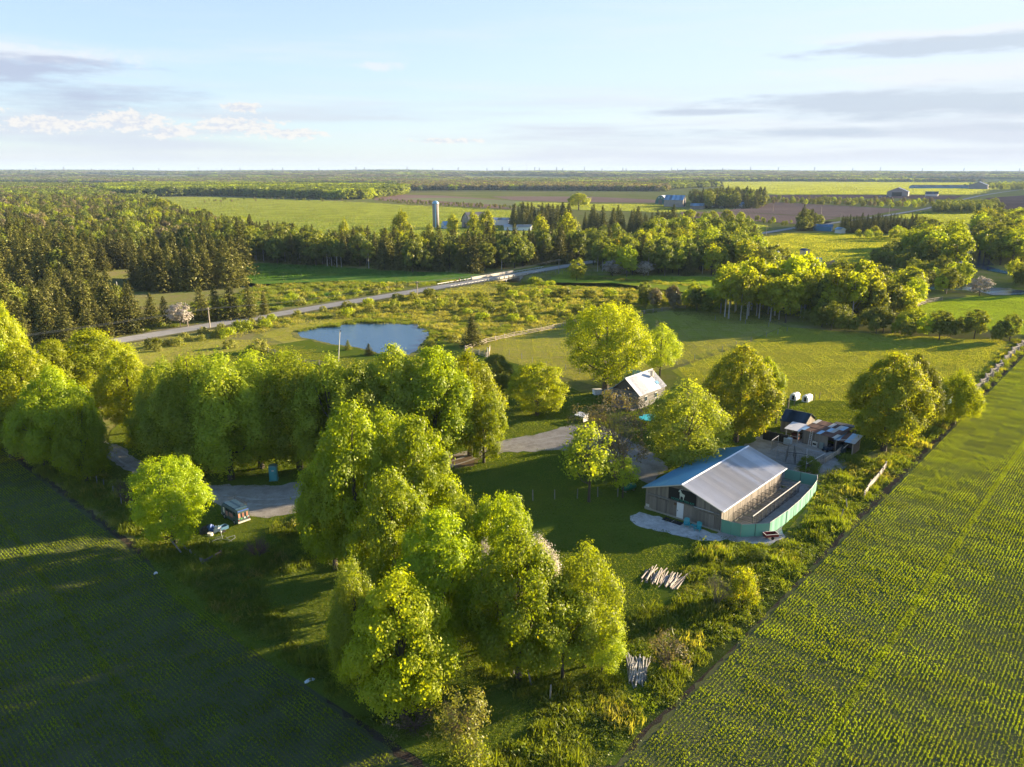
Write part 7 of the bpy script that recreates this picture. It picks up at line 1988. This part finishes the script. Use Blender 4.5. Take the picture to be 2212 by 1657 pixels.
MB().box((0, -.9, 1.2), (.9, 1.8, .8)).build('bonnet', M_red, trk); MB().box((0, .6, 1.9), (1.3, 1.2, 1.5)).build('cab', M_white, trk)
for x_, y_, r_ in ((-.85, .8, .85), (.85, .8, .85), (-.7, -1.3, .5), (.7, -1.3, .5)): MB().tube([(x_ - .2, y_, r_), (x_ + .2, y_, r_)], r_, 14).build('wheel', M_rubber, trk)
MB().tube([(.3, -.9, 1.6), (.3, -.9, 2.5)], .05, 6).build('exhaust', M_piped, trk)


def car(label, x, y, rz, col):
    t = thing('car', label, 'car', (x, y, .02), rz, 'cars parked at the far grey shed')
    MB().prism([(-2.2, -.88, .35), (2.2, -.88, .35), (2.15, -.88, .85), (1.2, -.88, .95), (.6, -.88, 1.42), (-1.2, -.88, 1.45), (-1.9, -.88, .98), (-2.2, -.88, .9)], (0, 1.76, 0)).build('body', plain('car_paint', col, .35), t)
    MB().prism([(1.05, -.9, .98), (.55, -.9, 1.36), (-1.15, -.9, 1.38), (-1.7, -.9, 1.0)], (0, 1.8, 0)).build('glazing', M_glass, t)
    for a in (-1.35, 1.35): MB().tube([(a, -.92, .33), (a, .92, .33)], .33, 12).build('wheel', M_rubber, t)
for i, (u, c_, lab) in enumerate([(1902, (.5, .5, .5), 'silver car, leftmost at the far grey shed'), (1910, (.04, .05, .07), 'dark car second from the left at the far grey shed'), (1917, (.03, .04, .06), 'dark car third from the left at the far grey shed'), (1924, (.45, .48, .52), 'pale car nearest the far grey shed')]):
    x, y = G(u, 425.5); car(lab, x, y, .3, c_)

# transmission towers on the horizon
tw = MB()
for s in (-1, 1):
    for q_ in (-1, 1): tw.beam((s * 4.5, q_ * 4.5, 0), (s * .8, q_ * .8, 44), 1.0)
for i in range(6):
    z0, z1 = i * 7, (i + 1) * 7; w0, w1 = 4.5 - z0 * .084, 4.5 - z1 * .084
    tw.beam((-w0, -w0, z0), (w1, -w1, z1), .6).beam((w0, w0, z0), (-w1, w1, z1), .6)
for z_, a_ in ((30, 9), (36, 7), (42, 5)): tw.beam((-a_, 0, z_), (a_, 0, z_), .9)
twm = tw.mesh('transmission_tower', M_railg)
for i, u in enumerate([80, 140, 200, 290, 345, 430, 480, 520, 590, 612, 690, 770, 788, 880, 935, 990, 1052, 1085, 1100, 1155, 1165, 1202, 1215, 1262, 1300, 1345, 1352, 1450, 1463, 1480, 1560, 1620, 1680, 1758, 1840, 1900, 1990, 2080, 2150, 2200]):
    d_ = 6800 + 350 * math.sin(i * 1.7) + (i % 3) * 250
    x = (u - 1106) / FPX * (d_ * math.cos(PITCH) + 11)
    o = inst('transmission_tower', twm, None, (x, d_, T(x, d_)), (0, 0, .4), (1, 1, 1.0 + .15 * (i % 2)))
    tag(o, 'grey lattice transmission tower on the horizon', 'pylon', 'transmission towers on the horizon')
o = inst('radio_mast', MB().tube([(0, 0, 0), (0, 0, 95)], .8, 4).mesh('radio_mast', M_railg), None, ((1137 - 1106) / FPX * 6900, 6950, 25)); tag(o, 'tall thin radio mast on the horizon, right of centre', 'mast')

# ------------------------------------------------------------------ air
hz = MB(); hz.box((0, 6950, 60), (29000, 14300, 124))
hm = bpy.data.materials.new('haze'); hm.use_nodes = True; hm.node_tree.nodes.clear()
ho_ = hm.node_tree.nodes.new('ShaderNodeOutputMaterial'); pv = hm.node_tree.nodes.new('ShaderNodeVolumePrincipled')
pv.inputs['Density'].default_value = 0.000045; pv.inputs['Color'].default_value = (.50, .70, 1, 1)
hm.node_tree.links.new(pv.outputs[0], ho_.inputs['Volume'])
tag(hz.build('haze', hm), 'pale evening haze over the far plain', kind='stuff')
